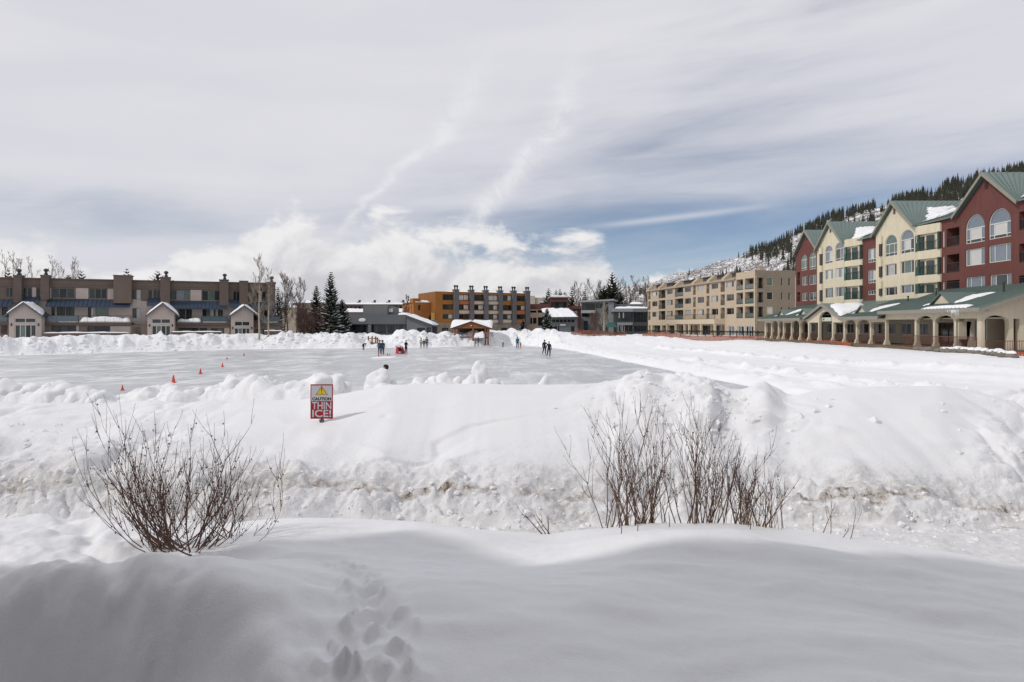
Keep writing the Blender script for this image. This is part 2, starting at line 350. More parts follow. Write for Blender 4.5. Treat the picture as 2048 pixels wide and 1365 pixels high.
def z_fore(X, Y, u):
    vs = ip(u, [(-700, 1000), (0, 1032), (200, 1040), (420, 1052), (560, 1036), (700, 1042), (850, 1048), (1000, 1060), (1100, 1066), (1180, 1057), (1300, 1046), (1500, 1051), (1650, 1064), (1800, 1086), (2048, 1136), (2700, 1240)], 40)
    Yc = ip(u, [(0, 7.3), (350, 7.1), (700, 6.9), (1100, 7.0), (1300, 6.9), (1650, 6.8), (2048, 6.5)], 80)
    zc = HC - (vs - 650) * Yc / FPX
    t = np.clip((Y - 3.0) / (Yc - 3.0), -0.35, 1.0)
    z = 2.13 + (zc - 2.13) * t
    und = fbm(X, Y, 0.5, 3, 11) * 0.06 + fbm(X * 0.45 + Y * 0.3, Y, 1.7, 3, 12) * 0.022 + fbm(X * .6, Y * 1.4, 5.0, 3, 13) * 0.005 + fbm(X, Y, 14.0, 2, 14) * 0.0014
    z = z + und * sstep(Yc - Y, -0.4, 1.2) + und * 0.4
    # rounded mound low on the left and its fall towards the corner
    z += 0.33 * np.exp(-((X + 2.35) / 1.1) ** 2 - ((Y - 4.1) / 0.52) ** 2) - 0.10 * sstep(-X, 1.6, 2.6) * np.exp(-((Y - 5.2) / 0.6) ** 2)
    z += 0.10 * np.exp(-((X + 3.0) / 0.8) ** 2 - ((Y - 3.75) / 0.5) ** 2)
    q = (-(X + 1.35) * 0.75 - (Y - 3.75) * 0.55)
    z -= 1.25 * sstep(q + 0.05 * fbm(X, Y, 2.2, 3, 15), 0.06, 1.15) * sstep(4.45 - Y, 0.0, 0.9)
    z += (0.05 * fbm(X, Y, 2.6, 4, 16) - 0.07 * np.exp(-((q - 0.55 - 0.12 * fbm(X, Y, 1.5, 2, 17)) / 0.09) ** 2)) * sstep(q, 0.0, 0.4)
    z -= 0.10 * np.exp(-((q - 0.32 + 0.1 * np.sin(X * 4)) / 0.07) ** 2) * sstep(4.0 - Y, 0, 0.5)
    z += 0.10 * np.exp(-((X - 1.7) / 1.2) ** 2 - ((Y - 5.7) / 0.6) ** 2)                    # the swell that carries the shadow tip
    # trail of old tracks
    TR = [(684, 1143), (706, 1150), (712, 1170), (734, 1182), (716, 1200), (738, 1216), (722, 1234), (764, 1240), (748, 1258), (796, 1264), (716, 1278), (758, 1286), (688, 1300), (738, 1318), (702, 1336), (776, 1330), (654, 1340), (740, 1352), (686, 1362), (790, 1358)]
    for i, (pu, pv) in enumerate(TR):
        Yp = 3.0
        for _ in range(6): Yp = (HC - (2.13 - (Yp - 3) * 0.105)) * FPX / (pv - 650)
        Xp = (pu - U0) / FPX * Yp
        dx = (X - Xp) + 0.05 * fbm(X, Y, 4.0, 2, 40 + i); dy = (Y - Yp) + 0.05 * fbm(X, Y, 4.0, 2, 60 + i)
        hs = (i * 0.618) % 1.0; rot = (hs - 0.5) * 1.2; dx, dy = dx * math.cos(rot) - dy * math.sin(rot), dx * math.sin(rot) + dy * math.cos(rot)
        rr = np.sqrt((dx / (0.06 + 0.04 * hs)) ** 2 + (dy / (0.10 + 0.07 * (1 - hs))) ** 2)
        z += -(0.022 + 0.032 * ((i * 0.37) % 1.0)) * np.exp(-rr ** 3.2) + 0.016 * np.exp(-(rr - 1.3) ** 2 * 8) * (1 + fbm(X, Y, 9.0, 2, 90))
    trn = np.exp(-((X + 0.92 - 0.03 * (Y - 4)) / 0.30) ** 2) * sstep(5.0 - Y, 0, 0.8)
    z += trn * (fbm(X, Y, 6.0, 3, 77) * 0.022 - 0.035)
    z -= 0.02 * np.exp(-((X + 1.5) / 0.5) ** 2 - ((Y - 5.15) / 0.10) ** 2) * (1 + fbm(X, Y, 5.0, 2, 79))
    return z, Yc

def height(X, Y):
    X = np.asarray(X, float); Y = np.asarray(Y, float)
    u = U0 + FPX * X / np.maximum(Y, 0.3)
    dirt = np.zeros_like(X); rgh = np.zeros_like(X); fr_ = np.zeros_like(X)
    # ---- near: foreground, ploughed path, bank
    z = np.zeros_like(X); near = Y < 26
    if near.any():
        x, y, uu = X[near], Y[near], np.clip(u[near], -900, 3000)
        zf, Yc = z_fore(x, y, uu)
        zp = 1.10 + fbm(x, y, 3.0, 4, 21) * 0.022
        kk = sstep(y, Yc - 0.05, Yc + 1.0)
        zz = zf * (1 - kk) + np.minimum(zf, zp) * kk
        yt = 8.72 + 0.16 * fbm(x, y * 0 + 1.0, 0.7, 3, 22) + ip(uu, [(0, 0.15), (300, -0.1), (1200, 0.0), (1300, 0.15), (1700, 0.0), (2048, 0.05)])
        fl = 0.50
        vl = ip(uu, [(-400, 950), (0, 955), (200, 962), (560, 960), (760, 968), (900, 974), (1060, 985), (1250, 996), (1450, 998), (1600, 996), (1700, 1002), (2048, 1008), (2600, 1010)], 40) + 7 * fbm(x, y * 0, 1.4, 3, 23)
        zl = HC - (vl - 650) * (yt + fl) / FPX
        vk = ip(uu, [(-400, 800), (0, 806), (200, 808), (420, 808), (600, 802), (690, 789), (780, 773), (900, 771), (1190, 771), (1215, 765), (1245, 756), (1290, 750), (1325, 760), (1345, 757), (1385, 752), (1425, 757), (1445, 776), (1480, 783), (1508, 770), (1535, 766), (1552, 779), (1575, 792), (1625, 783), (1700, 776), (1880, 772), (1950, 784), (2048, 800), (2500, 820)], 9)
        Yk = 12.6 + 0.0 * x
        zk = HC - (vk - 650) * Yk / FPX
        q = y - yt
        tf = np.clip(q / fl, 0, 1); face = zp + (zl - zp) * (tf ** 0.75)
        tu = np.clip((q - fl) / (Yk - yt - fl), 0, 1); up = zl + (zk - zl) * (tu ** 0.88)
        zb = np.where(q < fl, face, up)
        back = sstep(y, Yk, Yk + 4.5); zb = zb * (1 - back) + (-0.25) * back
        # relief of the bank
        mface = sstep(q, 0.0, 0.12) * (1 - sstep(q, fl - 0.05, fl + 0.75))
        ya = y * 0.5 + zb * 1.25
        chk = 0.35 + 0.65 * sstep(fbm(x, ya, 0.9, 2, 30), -0.4, 0.5)
        rough = chk * np.maximum(billow(x + 0.12 * fbm(x, ya, 3.0, 2, 28), ya, 3.6, 3, 31), -0.3) * 0.062 + fbm(x, ya, 7.0, 4, 32, 0.62) * 0.026 + fbm(x, ya, 1.3, 3, 33) * 0.07
        mpath = sstep(y, Yc + 0.3, Yc + 0.9) * (1 - sstep(q, -0.05, 0.05))
        mup = sstep(q, fl * 0.9, fl + 0.5) * (1 - back)
        leftm = 1 - sstep(uu, 300, 620); rightm = np.exp(-((uu - 1390) / 170) ** 2) ; farr = sstep(uu, 1880, 2060)
        wx = x + 0.5 * fbm(x, y, 0.6, 2, 34); wy = y + 0.4 * fbm(x, y, 0.6, 2, 35)
        drift = (1 - np.abs(vnoise(wx * 0.55 - wy * 0.45, wy * 1.05 + wx * 0.25, 36)) * 1.9) * 0.055 + fbm(wx * 0.6, wy, 1.4, 3, 37) * 0.035
        lowband = 1 - sstep(tu, 0.1, 0.55)
        rel = drift * (0.35 + 0.9 * lowband)
        rel += leftm * (billow(wx, wy, 1.1, 3, 38) * 0.11 + fbm(x, y, 3.0, 3, 39) * 0.035) * (0.35 + 0.65 * lowband)
        lump = np.maximum(billow(wx, wy, 1.25, 3, 41), -0.2)
        rel += rightm * (lump * 0.13 + fbm(x, y, 3.2, 3, 42) * 0.022) * sstep(tu, 0.15, 0.6)
        rel += rightm * fbm(x, y, 2.4, 3, 43) * 0.05
        rel += farr * (billow(wx, wy, 1.3, 3, 44) * 0.11 + fbm(x, y, 4.0, 2, 45) * 0.02)
        # curved wind scarp across the slope
        cx = np.interp(y, [9.6, 10.0, 10.5, 11.0, 11.4], [-2.1, -1.25, -1.1, -0.6, 0.5])
        dsc = x - cx
        dsc = dsc + 0.10 * fbm(x, y, 1.6, 2, 56)
        rel -= 0.042 * np.exp(-np.maximum(dsc, 0) / 0.55) * sstep(dsc, -0.10, 0.04) * (0.6 + 0.6 * sstep(fbm(x, y, 1.2, 2, 57), -0.5, 0.4)) * sstep(y, 9.5, 9.9) * (1 - sstep(y, 11.0, 11.5))
        for (bu, bv, bY, r, a) in [(1668, 858, 10.9, .16, .07), (0, 892, 10.2, .30, -.16), (1700, 945, 9.75, .25, .09), (770, 822, 11.3, .08, -.03), (1530, 800, 12.0, .18, .10), (1410, 782, 12.2, .2, .07)]:
            bx = (bu - U0) / FPX * bY
            rel += a * np.exp(-((x - bx) / r) ** 2 - ((y - bY) / r) ** 2)
        zb = zb + mup * rel + mface * rough * 1.15 + mpath * fbm(x, y, 6.0, 3, 46, 0.6) * 0.018
        # undercut strata line at the ledge
        zb -= 0.05 * np.exp(-((q - fl * 0.82 - 0.05 * fbm(x, y * 0, 2.0, 3, 47)) / 0.05) ** 2) * sstep(fbm(x, y * 0 + 3, 0.9, 2, 48), -0.35, 0.2)
        bank = sstep(q, -0.15, 0.05)
        zz = np.where(q > -0.2, zz * (1 - bank) + zb * bank, zz) 
        # lumps thrown up at the rink's near edge
        v2 = ip(uu, [(-500, 775), (0, 772), (60, 777), (120, 775), (180, 786), (228, 800), (300, 783), (345, 779), (400, 785), (430, 775), (470, 760), (530, 763), (560, 774), (600, 764), (650, 758), (690, 768), (705, 795), (735, 795), (760, 770), (800, 776), (850, 772), (930, 774), (1000, 776), (1060, 780), (1106, 780), (1200, 790), (1400, 800), (1700, 800), (2300, 800)], 8)
        Y2 = 16.0 + 0.5 * fbm(x, y * 0 + 7, 0.5, 2, 51)
        z2 = HC - (v2 - 650) * Y2 / FPX
        wf = np.where(y < Y2, 1.0, 1.7)
        l2 = -0.3 + (z2 + 0.3) * np.exp(-(np.abs(y - Y2) / (1.15 * wf)) ** 3)
        l2 += (np.maximum(billow(x, y, 1.7, 3, 52), -.3) * 0.11 + fbm(x, y, 4.0, 3, 53) * 0.045) * sstep(l2, 0.3, 1.2) * 0.8
        zz = np.where(y > 12.7, np.maximum(zz, l2), zz)
        z[near] = zz
        dl = np.exp(-((q - fl * 0.86 - 0.07 * fbm(x, y * 0, 2.0, 3, 47)) / 0.075) ** 2)
        amt = ip(uu, [(0, 0.25), (400, 0.4), (540, 0.9), (700, 1.15), (900, 1.0), (1010, 0.5), (1200, 0.4), (1560, 0.4), (1690, 1.15), (1990, 1.2), (2048, 0.6)])
        dirt[near] = np.clip(dl * amt * (0.45 + 0.9 * sstep(fbm(x, y, 1.6, 3, 49), -0.3, 0.5)) + mface * 0.40 * sstep(fbm(x, ya, 1.2, 4, 50), -0.35, 0.6)
                             + mpath * 0.20 + np.exp(-((q + 0.05) / 0.12) ** 2) * 0.28 * sstep(fbm(x, y, 1.5, 2, 58), -0.3, 0.4), 0, 1) * (y < 10.6)
        rgh[near] = np.clip(mface + mpath * 0.8 + leftm * mup * (0.25 + 0.6 * lowband) + rightm * mup * 0.3 + farr * mup * 0.5 + 0.45 * lowband * mup, 0, 1) * (y < 14) + sstep(y, 13, 15) * 0.5
    # ---- the lake beyond
    far = Y > 14
    if far.any():
        x, y = X[far], Y[far]
        sd = rink_sd(x, y) + 0.5 * fbm(x, y, 0.35, 3, 61)
        n = fbm(x, y, 0.25, 4, 62) * 0.06 + fbm(x, y, 1.1, 3, 63) * 0.03
        zl = -0.07 + (0.27 + n) * sstep(sd, -0.1, 0.9)
        right = sstep(x, 4.5, 7.5) * (1 - sstep(y, 108, 118))
        lump = 1 + 0.55 * fbm(x, y, 0.8, 3, 64)
        zl += right * (0.27 * lump * np.exp(-((sd - 2.3) / 1.2) ** 2) + 0.12 * np.exp(-((sd - 5.4) / 1.0) ** 2))
        d, t = seg_d(x, y, (21, 99), (34, 34)); sg = (x - 21) * (34 - 99) - (y - 99) * (34 - 21)
        zl += 0.34 * (1 + 0.7 * fbm(x, y, 0.9, 3, 65)) * np.exp(-(d / 0.8) ** 2) + 0.10 * np.exp(-((d - 2.4) / 0.7) ** 2) * (sg > 0)
        d, t = seg_d(x, y, (15.8, 66), (22, 30))
        zl += 0.28 * (1 + 0.8 * fbm(x, y, 1.0, 3, 66)) * np.exp(-(d / 0.9) ** 2)
        d, t = seg_d(x, y, (29, 110), (44, 40)); zl += 0.12 * np.exp(-(d / 0.5) ** 2)
        # ploughed bank round the far and left side
        bank = (1 - right)
        bl = np.maximum(billow(x, y, 0.42, 2, 67), -0.3); b2 = fbm(x, y, 0.95, 4, 68, 0.6)
        hb = 1.85 + 0.26 * fbm(x, y, 0.12, 2, 69) + 0.20 * bl + 0.09 * b2
        prof = sstep(sd, 0.2, 3.6) * (1 - 0.30 * sstep(sd, 4.2, 8.5))
        zl += bank * prof * (hb + (0.45 * bl + 0.34 * b2) * (1 - sstep(sd, 2.5, 4.0)) * sstep(sd, 0.3, 1.2)) * sstep(y, 40, 60)
        # notch for the wooden steps
        sx, sy = W(748, 690, 111).x, 111.5
        zl -= bank * 1.45 * np.exp(-((x - sx - (y - sy) * 0.3) / 2.3) ** 2) * sstep(sd, 1.0, 2.5) * (1 - 0.8 * sstep(y, 114, 117))
        for (bu, bY, bw, a) in [(715, 118.5, 4.5, .55), (800, 116.5, 5.5, .8), (1000, 131, 5, .9), (1100, 130, 6, 1.15), (905, 122, 4, 0.15), (640, 112, 6, .2)]:
            bx = (bu - U0) / FPX * bY
            zl += a * np.exp(-((x - bx) / bw) ** 2 - ((y - bY) / 3.2) ** 2) * (1 + 0.3 * bl)
        # shore on the right
        sh = np.maximum(sstep(x, 27, 36.5), right * 0 + sstep(x, 5, 9) * sstep(y, 109, 122))
        zl = np.maximum(zl, zl * (1 - sh) + (1.38 + n) * sh)
        fr_[far] = np.clip(bank * sstep(sd, 0.3, 1.0) * sstep(y, 50, 70) + right * np.exp(-((sd - 1.9) / 1.4) ** 2) * .5, 0, 1)
        zz = z[far]; zz = np.where(y < 22, np.maximum(zz, zl), zl); z[far] = zz
    return z, dirt, rgh, fr_
def ground_z(x, y): return float(height(np.array([x]), np.array([y]))[0][0])

def rows():
    r = []
    for a, b, s in [(0.8, 4.0, .05), (4.0, 8.4, .036), (8.4, 10.3, .015), (10.3, 14.2, .032), (14.2, 18.0, .05), (18, 50, .30), (50, 100, .42), (100, 132, .30), (132, 175, 1.2)]:
        r += list(np.arange(a, b, s))
    return np.array(r + [175.0])
NCOL = 820
def terrain_part(name, ys, label=None):
    cs = np.linspace(-0.93, 0.93, NCOL)
    Y = np.repeat(ys[:, None], NCOL, 1); X = cs[None, :] * (Y + 2.0)
    Z, D, RG, FR = height(X.ravel(), Y.ravel())
    co = np.stack([X.ravel(), Y.ravel(), Z], 1).astype(np.float32)
    nr = len(ys); i = np.arange((nr - 1) * NCOL).reshape(nr - 1, NCOL)[:, :-1].ravel()
    q = np.stack([i, i + 1, i + NCOL + 1, i + NCOL], 1).astype(np.int32)
    me = bpy.data.meshes.new(name); me.vertices.add(len(co)); me.vertices.foreach_set('co', co.ravel())
    me.loops.add(q.size); me.loops.foreach_set('vertex_index', q.ravel())
    me.polygons.add(len(q)); me.polygons.foreach_set('loop_start', np.arange(0, q.size, 4, dtype=np.int32))
    me.update(calc_edges=True)
    me.polygons.foreach_set('use_smooth', np.ones(len(q), bool))
    at = me.attributes.new('dirt', 'FLOAT', 'POINT'); at.data.foreach_set('value', D.astype(np.float32))
    for nm, arr in (('rough', RG), ('far', FR)): me.attributes.new(nm, 'FLOAT', 'POINT').data.foreach_set('value', arr.astype(np.float32))
    me.materials.append(SNOW)
    o = link(name, me); tag(o, kind='structure'); return o
YS = rows()
i1 = int(np.searchsorted(YS, 7.9)); i2 = int(np.searchsorted(YS, 14.3))
terrain_part('foreground_snow', YS[:i1 + 1])
terrain_part('snow_bank', YS[i1:i2 + 1])
terrain_part('lake_snow', YS[i2:])
# ice sheet
mb = MB(); mb.add([(x, y, 0) for x, y in RINK], [tuple(range(len(RINK)))])
tag(mb.build('ice_rink', ICE), kind='structure')
# wide ground to the horizon, yard behind the camera
mb = MB(); mb.quad((-9000, -6000, -0.6), (9000, -6000, -0.6), (9000, 12000, -0.6), (-9000, 12000, -0.6)); tag(mb.build('ground', SNOWF), kind='structure')
mb = MB(); mb.slab([(-45, -40, 1.2), (45, -40, 1.2), (45, 0.82, 1.2), (-45, 0.82, 1.2)], (0, 0, 0.95)); tag(mb.build('yard_snow', SNOWF), kind='structure')
# ================================================================== the lodge behind the viewpoint, whose roofline shades the foreground
def px_ground(u, v):
    lo, hi = 2.5, 7.2
    ys = np.linspace(lo, hi, 240); xs = (u - U0) / FPX * ys
    zs = z_fore(xs, ys, np.full_like(xs, u))[0]
    vv = V0 + FPX * (HC - zs) / ys
    i = int(np.argmin(np.abs(vv - v))); return Vector((xs[i], ys[i], zs[i]))
LY = -1.5
prof = []
for u, v in [(830, 1060), (930, 1086), (1060, 1132), (1370, 1080), (1500, 1084), (1650, 1092), (1850, 1110), (2040, 1134)]:
    p = px_ground(u, v); t = (p.y - LY) / (-SUN_D.y); c = p + SUN_D * t * 1.0
    c = p + Vector((SUN_D.x, SUN_D.y, SUN_D.z)) * t
    prof.append((c.x, c.z))
def build_lodge():
    root = empty('lodge_building', (0, LY, 2.1)); tag(root, 'tall dark timber lodge standing behind the viewpoint', 'building')
    m = mat('lodge_wall', (0.17, 0.135, 0.11), 0.85, 0.15, 1.0, stripe=(2, 0.2, 0.4))
    pts = []
    for x, z in prof: pts.append((x if not pts else max(x, pts[-1][0] + .06), z - 2.1))
    xl = pts[0][0]; z1 = pts[-1][1]
    out = pts + [(pts[-1][0] + 4, z1 + 0.5), (pts[-1][0] + 9, z1 - 1.0), (34, z1 - 1.0)]
    lower = MB(); lower.box(xl, 34, -12, 0, -1, 11.0); lower.build('wall', m, root)
    top = MB()
    for i in range(len(out) - 1):
        (xa, za), (xb, zb) = out[i], out[i + 1]
        top.prism_y([(xa, 11.0), (xb, 11.0), (xb, zb), (xa, za)], 0.0, -12.0)
    top.build('upper_wall', m, root)
    pw = MB(); pw.box(-3.75, -3.3, .01, 4.3, -1, 3.6); pw.build('added_shade_wall', m, root)  # unseen wall added to block sky and darken the lower-left mound
    g = mat('lodge_glass', (0.03, 0.035, 0.04), 0.08, 0, spec=0.6); fr = mat('lodge_trim', (0.3, 0.27, 0.23), 0.7)
    for fl in range(3):
        for k in range(7):
            x = xl + 2.5 + k * 6.6
            w = MB(); w.box(x - .1, x + 2.3, -0.02, 0.09, 1.2 + fl * 3.3, 2.95 + fl * 3.3); wo = w.build('window', fr, root)
            w = MB(); w.box(x, x + 2.2, 0.08, 0.11, 1.3 + fl * 3.3, 2.85 + fl * 3.3); w.build('pane', g, wo)
build_lodge()
# ================================================================== building kit
G_DARK = mat('glass_dark', (0.014, 0.017, 0.018), 0.06, 0.3, 0.6, spec=0.5)
G_MID = mat('glass_mid', (0.036, 0.044, 0.044), 0.06, 0.3, 0.5, spec=0.5)
G_GREEN = mat('glass_green', (0.10, 0.145, 0.12), 0.06, 0.3, 0.5, spec=0.7)
G_BLUE = mat('glass_blue', (0.17, 0.20, 0.235), 0.06, 0.2, 0.5, spec=0.7)
G_CURT = mat('glass_curtain', (0.40, 0.40, 0.40), 0.12, 0.12, 1.5, spec=0.6, stripe=(0, 0.17, 0.15))
G_PALE = mat('glass_blind', (0.55, 0.54, 0.51), 0.15, 0.06, 2.0, spec=0.6)
GL = {'d': G_DARK, 'm': G_MID, 'g': G_GREEN, 'b': G_BLUE, 'c': G_CURT, 'p': G_PALE}
F_WHITE = mat('frame_white', (0.62, 0.61, 0.58), 0.5, 0.05)
F_GREY = mat('frame_grey', (0.27, 0.255, 0.24), 0.5, 0.06)
F_DARK = mat('frame_dark', (0.05, 0.05, 0.052), 0.5, 0.1)
F_TAN = mat('frame_tan', (0.46, 0.41, 0.34), 0.6, 0.08)
RAIL = mat('rail_metal', (0.045, 0.05, 0.05), 0.5, 0.1)
PIPE = mat('flue_metal', (0.06, 0.06, 0.065), 0.45, 0.15, metal=0.6)

class Fac:
    def __init__(self, name, label, cat, A, B, z0, root=None):
        self.A = Vector(A); self.B = Vector(B); d = (self.B - self.A); self.L = d.length; self.d = d.normalized()
        self.n = Vector((self.d.y, -self.d.x)); self.z0 = z0
        self.root = root or empty(name, (A[0], A[1], z0), math.atan2(self.d.y, self.d.x))
        if label: tag(self.root, label, cat)
    def at(self, u, v, n=0.0):
        a = (u - U0) / FPX; r = Vector((a, 1.0))
        t = (self.A.dot(self.n) + n) / r.dot(self.n)
        return (r * t - self.A).dot(self.d), HC - (v - V0) / FPX * t - self.z0
    def s(self, u, n=0.0): return self.at(u, V0, n)[0]
    def z(self, u, v, n=0.0): return self.at(u, v, n)[1]
    def rect(self, u0, v0, u1, v1, n=0.0):
        um = (u0 + u1) / 2; return self.s(u0, n), self.s(u1, n), self.z(um, v1, n), self.z(um, v0, n)
    def world(self, s, n, z):
        p = self.A + self.d * s + self.n * n; return Vector((p.x, p.y, z + self.z0))

def rect_poly(s0, s1, z0, z1): return [(s0, z0), (s1, z0), (s1, z1), (s0, z1)]
def arch_poly(s0, s1, z0, z1, rise, k=10):
    c = (s0 + s1) / 2; w = (s1 - s0) / 2; zs = z1 - rise
    return [(s0, z0), (s1, z0)] + [(c + w * math.cos(math.pi * i / k), zs + rise * math.sin(math.pi * i / k)) for i in range(k + 1)]

def wall(root, name, m, outer, holes, n=0.0, reveal=0.14, thick=0.3):
    """front skin with real openings and reveals; holes = list of (polygon, depth)"""
    polys = [[Vector((s, z, 0)) for s, z in outer]] + [[Vector((s, z, 0)) for s, z in h[0]] for h in holes]
    tris = tessellate_polygon(polys); flat = [p for pl in polys for p in pl]
    mb = MB(); mb.add([(p.x, -n, p.y) for p in flat], [tuple(t) for t in tris])
    for h, dep in holes:
        k = len(h)
        mb.add([(s, -n, z) for s, z in h] + [(s, -n + dep, z) for s, z in h], [(i, (i + 1) % k, (i + 1) % k + k, i + k) for i in range(k)])
    k = len(outer)
    mb.add([(s, -n, z) for s, z in outer] + [(s, -n + thick, z) for s, z in outer], [(i, (i + 1) % k, (i + 1) % k + k, i + k) for i in range(k)])
    return mb.build(name, m, root)

def window(root, s0, s1, z0, z1, n=0.0, dep=0.14, fm=None, panes='d', fr=None, arch=0.0, fw=0.06, sill=None, name='window', low=0.0):
    """panes: one glass letter per column; low: fraction of the height cut off by a transom with panes beneath"""
    fm = fm or F_WHITE; yb = -n + dep
    out = arch_poly(s0, s1, z0, z1, arch) if arch else rect_poly(s0, s1, z0, z1)
    inn = arch_poly(s0 + fw, s1 - fw, z0 + fw, z1 - fw, max(arch - fw, 0.05)) if arch else rect_poly(s0 + fw, s1 - fw, z0 + fw, z1 - fw)
    mb = MB(); k = len(out); yf = yb - 0.07
    mb.add([(a, yf, b) for a, b in out] + [(a, yf, b) for a, b in inn] + [(a, yb, b) for a, b in inn],
           [(i, (i + 1) % k, (i + 1) % k + k, i + k) for i in range(k)] + [(i + k, (i + 1) % k + k, (i + 1) % k + 2 * k, i + 2 * k) for i in range(k)])
    nc = len(panes); fr = fr or [i / nc for i in range(1, nc)]
    xs = [s0] + [s0 + (s1 - s0) * f for f in fr] + [s1]; zt = z1 - arch if arch else z1
    for x in xs[1:-1]: mb.box(x - fw * .45, x + fw * .45, yf + .01, yb, z0 + fw, zt - (0 if arch else fw))
    if arch: mb.box(s0 + fw, s1 - fw, yf + .012, yb, zt - fw * .6, zt + fw * .6)
    zl = z0
    if low: zl = z0 + (zt - z0) * low; mb.box(s0 + fw, s1 - fw, yf + .008, yb, zl - fw * .45, zl + fw * .45)
    if sill: mb.box(s0 - .06, s1 + .06, -n - sill, -n - .003, z0 - .07, z0 - .003)
    o = mb.build(name, fm, root)
    for i, c in enumerate(panes):
        p = MB(); p.quad((xs[i], yb - .015, zl), (xs[i + 1], yb - .015, zl), (xs[i + 1], yb - .015, zt), (xs[i], yb - .015, zt)); p.build('pane', GL[c], o)
        if low: p = MB(); p.quad((xs[i], yb - .017, z0), (xs[i + 1], yb - .017, z0), (xs[i + 1], yb - .017, zl), (xs[i], yb - .017, zl)); p.build('pane', GL['m' if c != 'c' else 'b'], o)
    if arch:
        ap = arch_poly(s0, s1, z0, z1, arch)[2:]; p = MB(); p.quad(*[(a, yb - .015, b) for a, b in ap]); p.build('pane', G_BLUE if panes[0] != 'g' else G_GREEN, o)
    return (out, dep)

def railing(root, s0, s1, z0, h, n, step=0.3, m=None, name='railing', y=None, glass=None):
    mb = MB(); yy = -n
    mb.box(s0, s1, yy - .025, yy + .025, z0 + h - .05, z0 + h); mb.box(s0, s1, yy - .02, yy + .02, z0 + .06, z0 + .1)
    k = max(2, int((s1 - s0) / step))
    for i in range(k + 1):
        x = s0 + (s1 - s0) * i / k; w = .012 if 0 < i < k else .03
        mb.box(x - w, x + w, yy - w, yy + w, z0, z0 + h - .05)
    o = mb.build(name, m or RAIL, root)
    if glass: g = MB(); g.box(s0 + .03, s1 - .03, yy - .006, yy + .006, z0 + .12, z0 + h - .07); g.build('glass_panel', glass, o)
    return o

def loggia(root, s0, s1, z0, z1, n=0.0, dep=1.3, panes='dm', fm=None, rail=1.0, rm=None, step=0.22, glass=None):
    window(root, s0 + .02, s1 - .02, z0 + .02, z1 - .05, n, dep, fm or F_DARK, panes, name='balcony_door')
    if rail: railing(root, s0 + .01, s1 - .01, z0 + 0.01, rail, n - .06, step, rm, glass=glass)
    return (rect_poly(s0, s1, z0, z1), dep)

def snow_slab(name, P, thick, root, seed=0, nu=14, nv=10, jag=0.0, up=(0, 0, 1), m=None):
    """rounded pad of snow over the quad P00,P10,P11,P01"""
    rnd = random.Random(seed); P = [Vector(p) for p in P]; up = Vector(up); v = []; f = []
    ju = [rnd.uniform(-jag, jag) for _ in range(nv + 1)]; ju2 = [rnd.uniform(-jag, jag) for _ in range(nv + 1)]
    jv = [rnd.uniform(-jag, jag) for _ in range(nu + 1)]; jv2 = [rnd.uniform(-jag, jag) for _ in range(nu + 1)]
    for j in range(nv + 1):
        for i in range(nu + 1):
            a = i / nu; b = j / nv
            a2 = ju[j] * (1 - a) + (1 + ju2[j]) * a - ju[j] * 0 if jag else a
            b2 = jv[i] * (1 - b) + (1 + jv2[i]) * b if jag else b
            p = (P[0] * (1 - a2) + P[1] * a2) * (1 - b2) + (P[3] * (1 - a2) + P[2] * a2) * b2
            e = min(i, nu - i, j, nv - j); h = (0, 0.62, 0.88, 1.0)[min(e, 3)]
            nz = float(fbm(np.array([p.x * 1.0]), np.array([p.y * 1.0 + p.z]), 0.9, 3, seed)[0])
            v.append(p + up * (thick * h * (1 + 0.28 * nz)))
    for j in range(nv):
        for i in range(nu): k = j * (nu + 1) + i; f.append((k, k + 1, k + nu + 2, k + nu + 1))
    me = bpy.data.meshes.new(name); me.from_pydata([tuple(q) for q in v], [], f); me.materials.append(m or SNOWC)
    me.polygons.foreach_set('use_smooth', [True] * len(f)); me.update()
    return link(name, me, root)

def chimney(root, s, y, z0, z1, w, d, m, caps=1, cap_h=0.7):
    mb = MB(); mb.box(s - w / 2, s + w / 2, y - d / 2, y + d / 2, z0, z1); mb.box(s - w / 2 - .06, s + w / 2 + .06, y - d / 2 - .06, y + d / 2 + .06, z1 + .002, z1 + .12)
    o = mb.build('chimney', m, root)
    for i in range(caps):
        x = s + (i - (caps - 1) / 2) * w * .5
        p = MB(); p.lathe([(.13, 0), (.13, cap_h * .55), (.24, cap_h * .6), (.24, cap_h * .9), (.1, cap_h)], (x, y, z1 + .12), 8); p.build('flue_cap', PIPE, o)
    return o

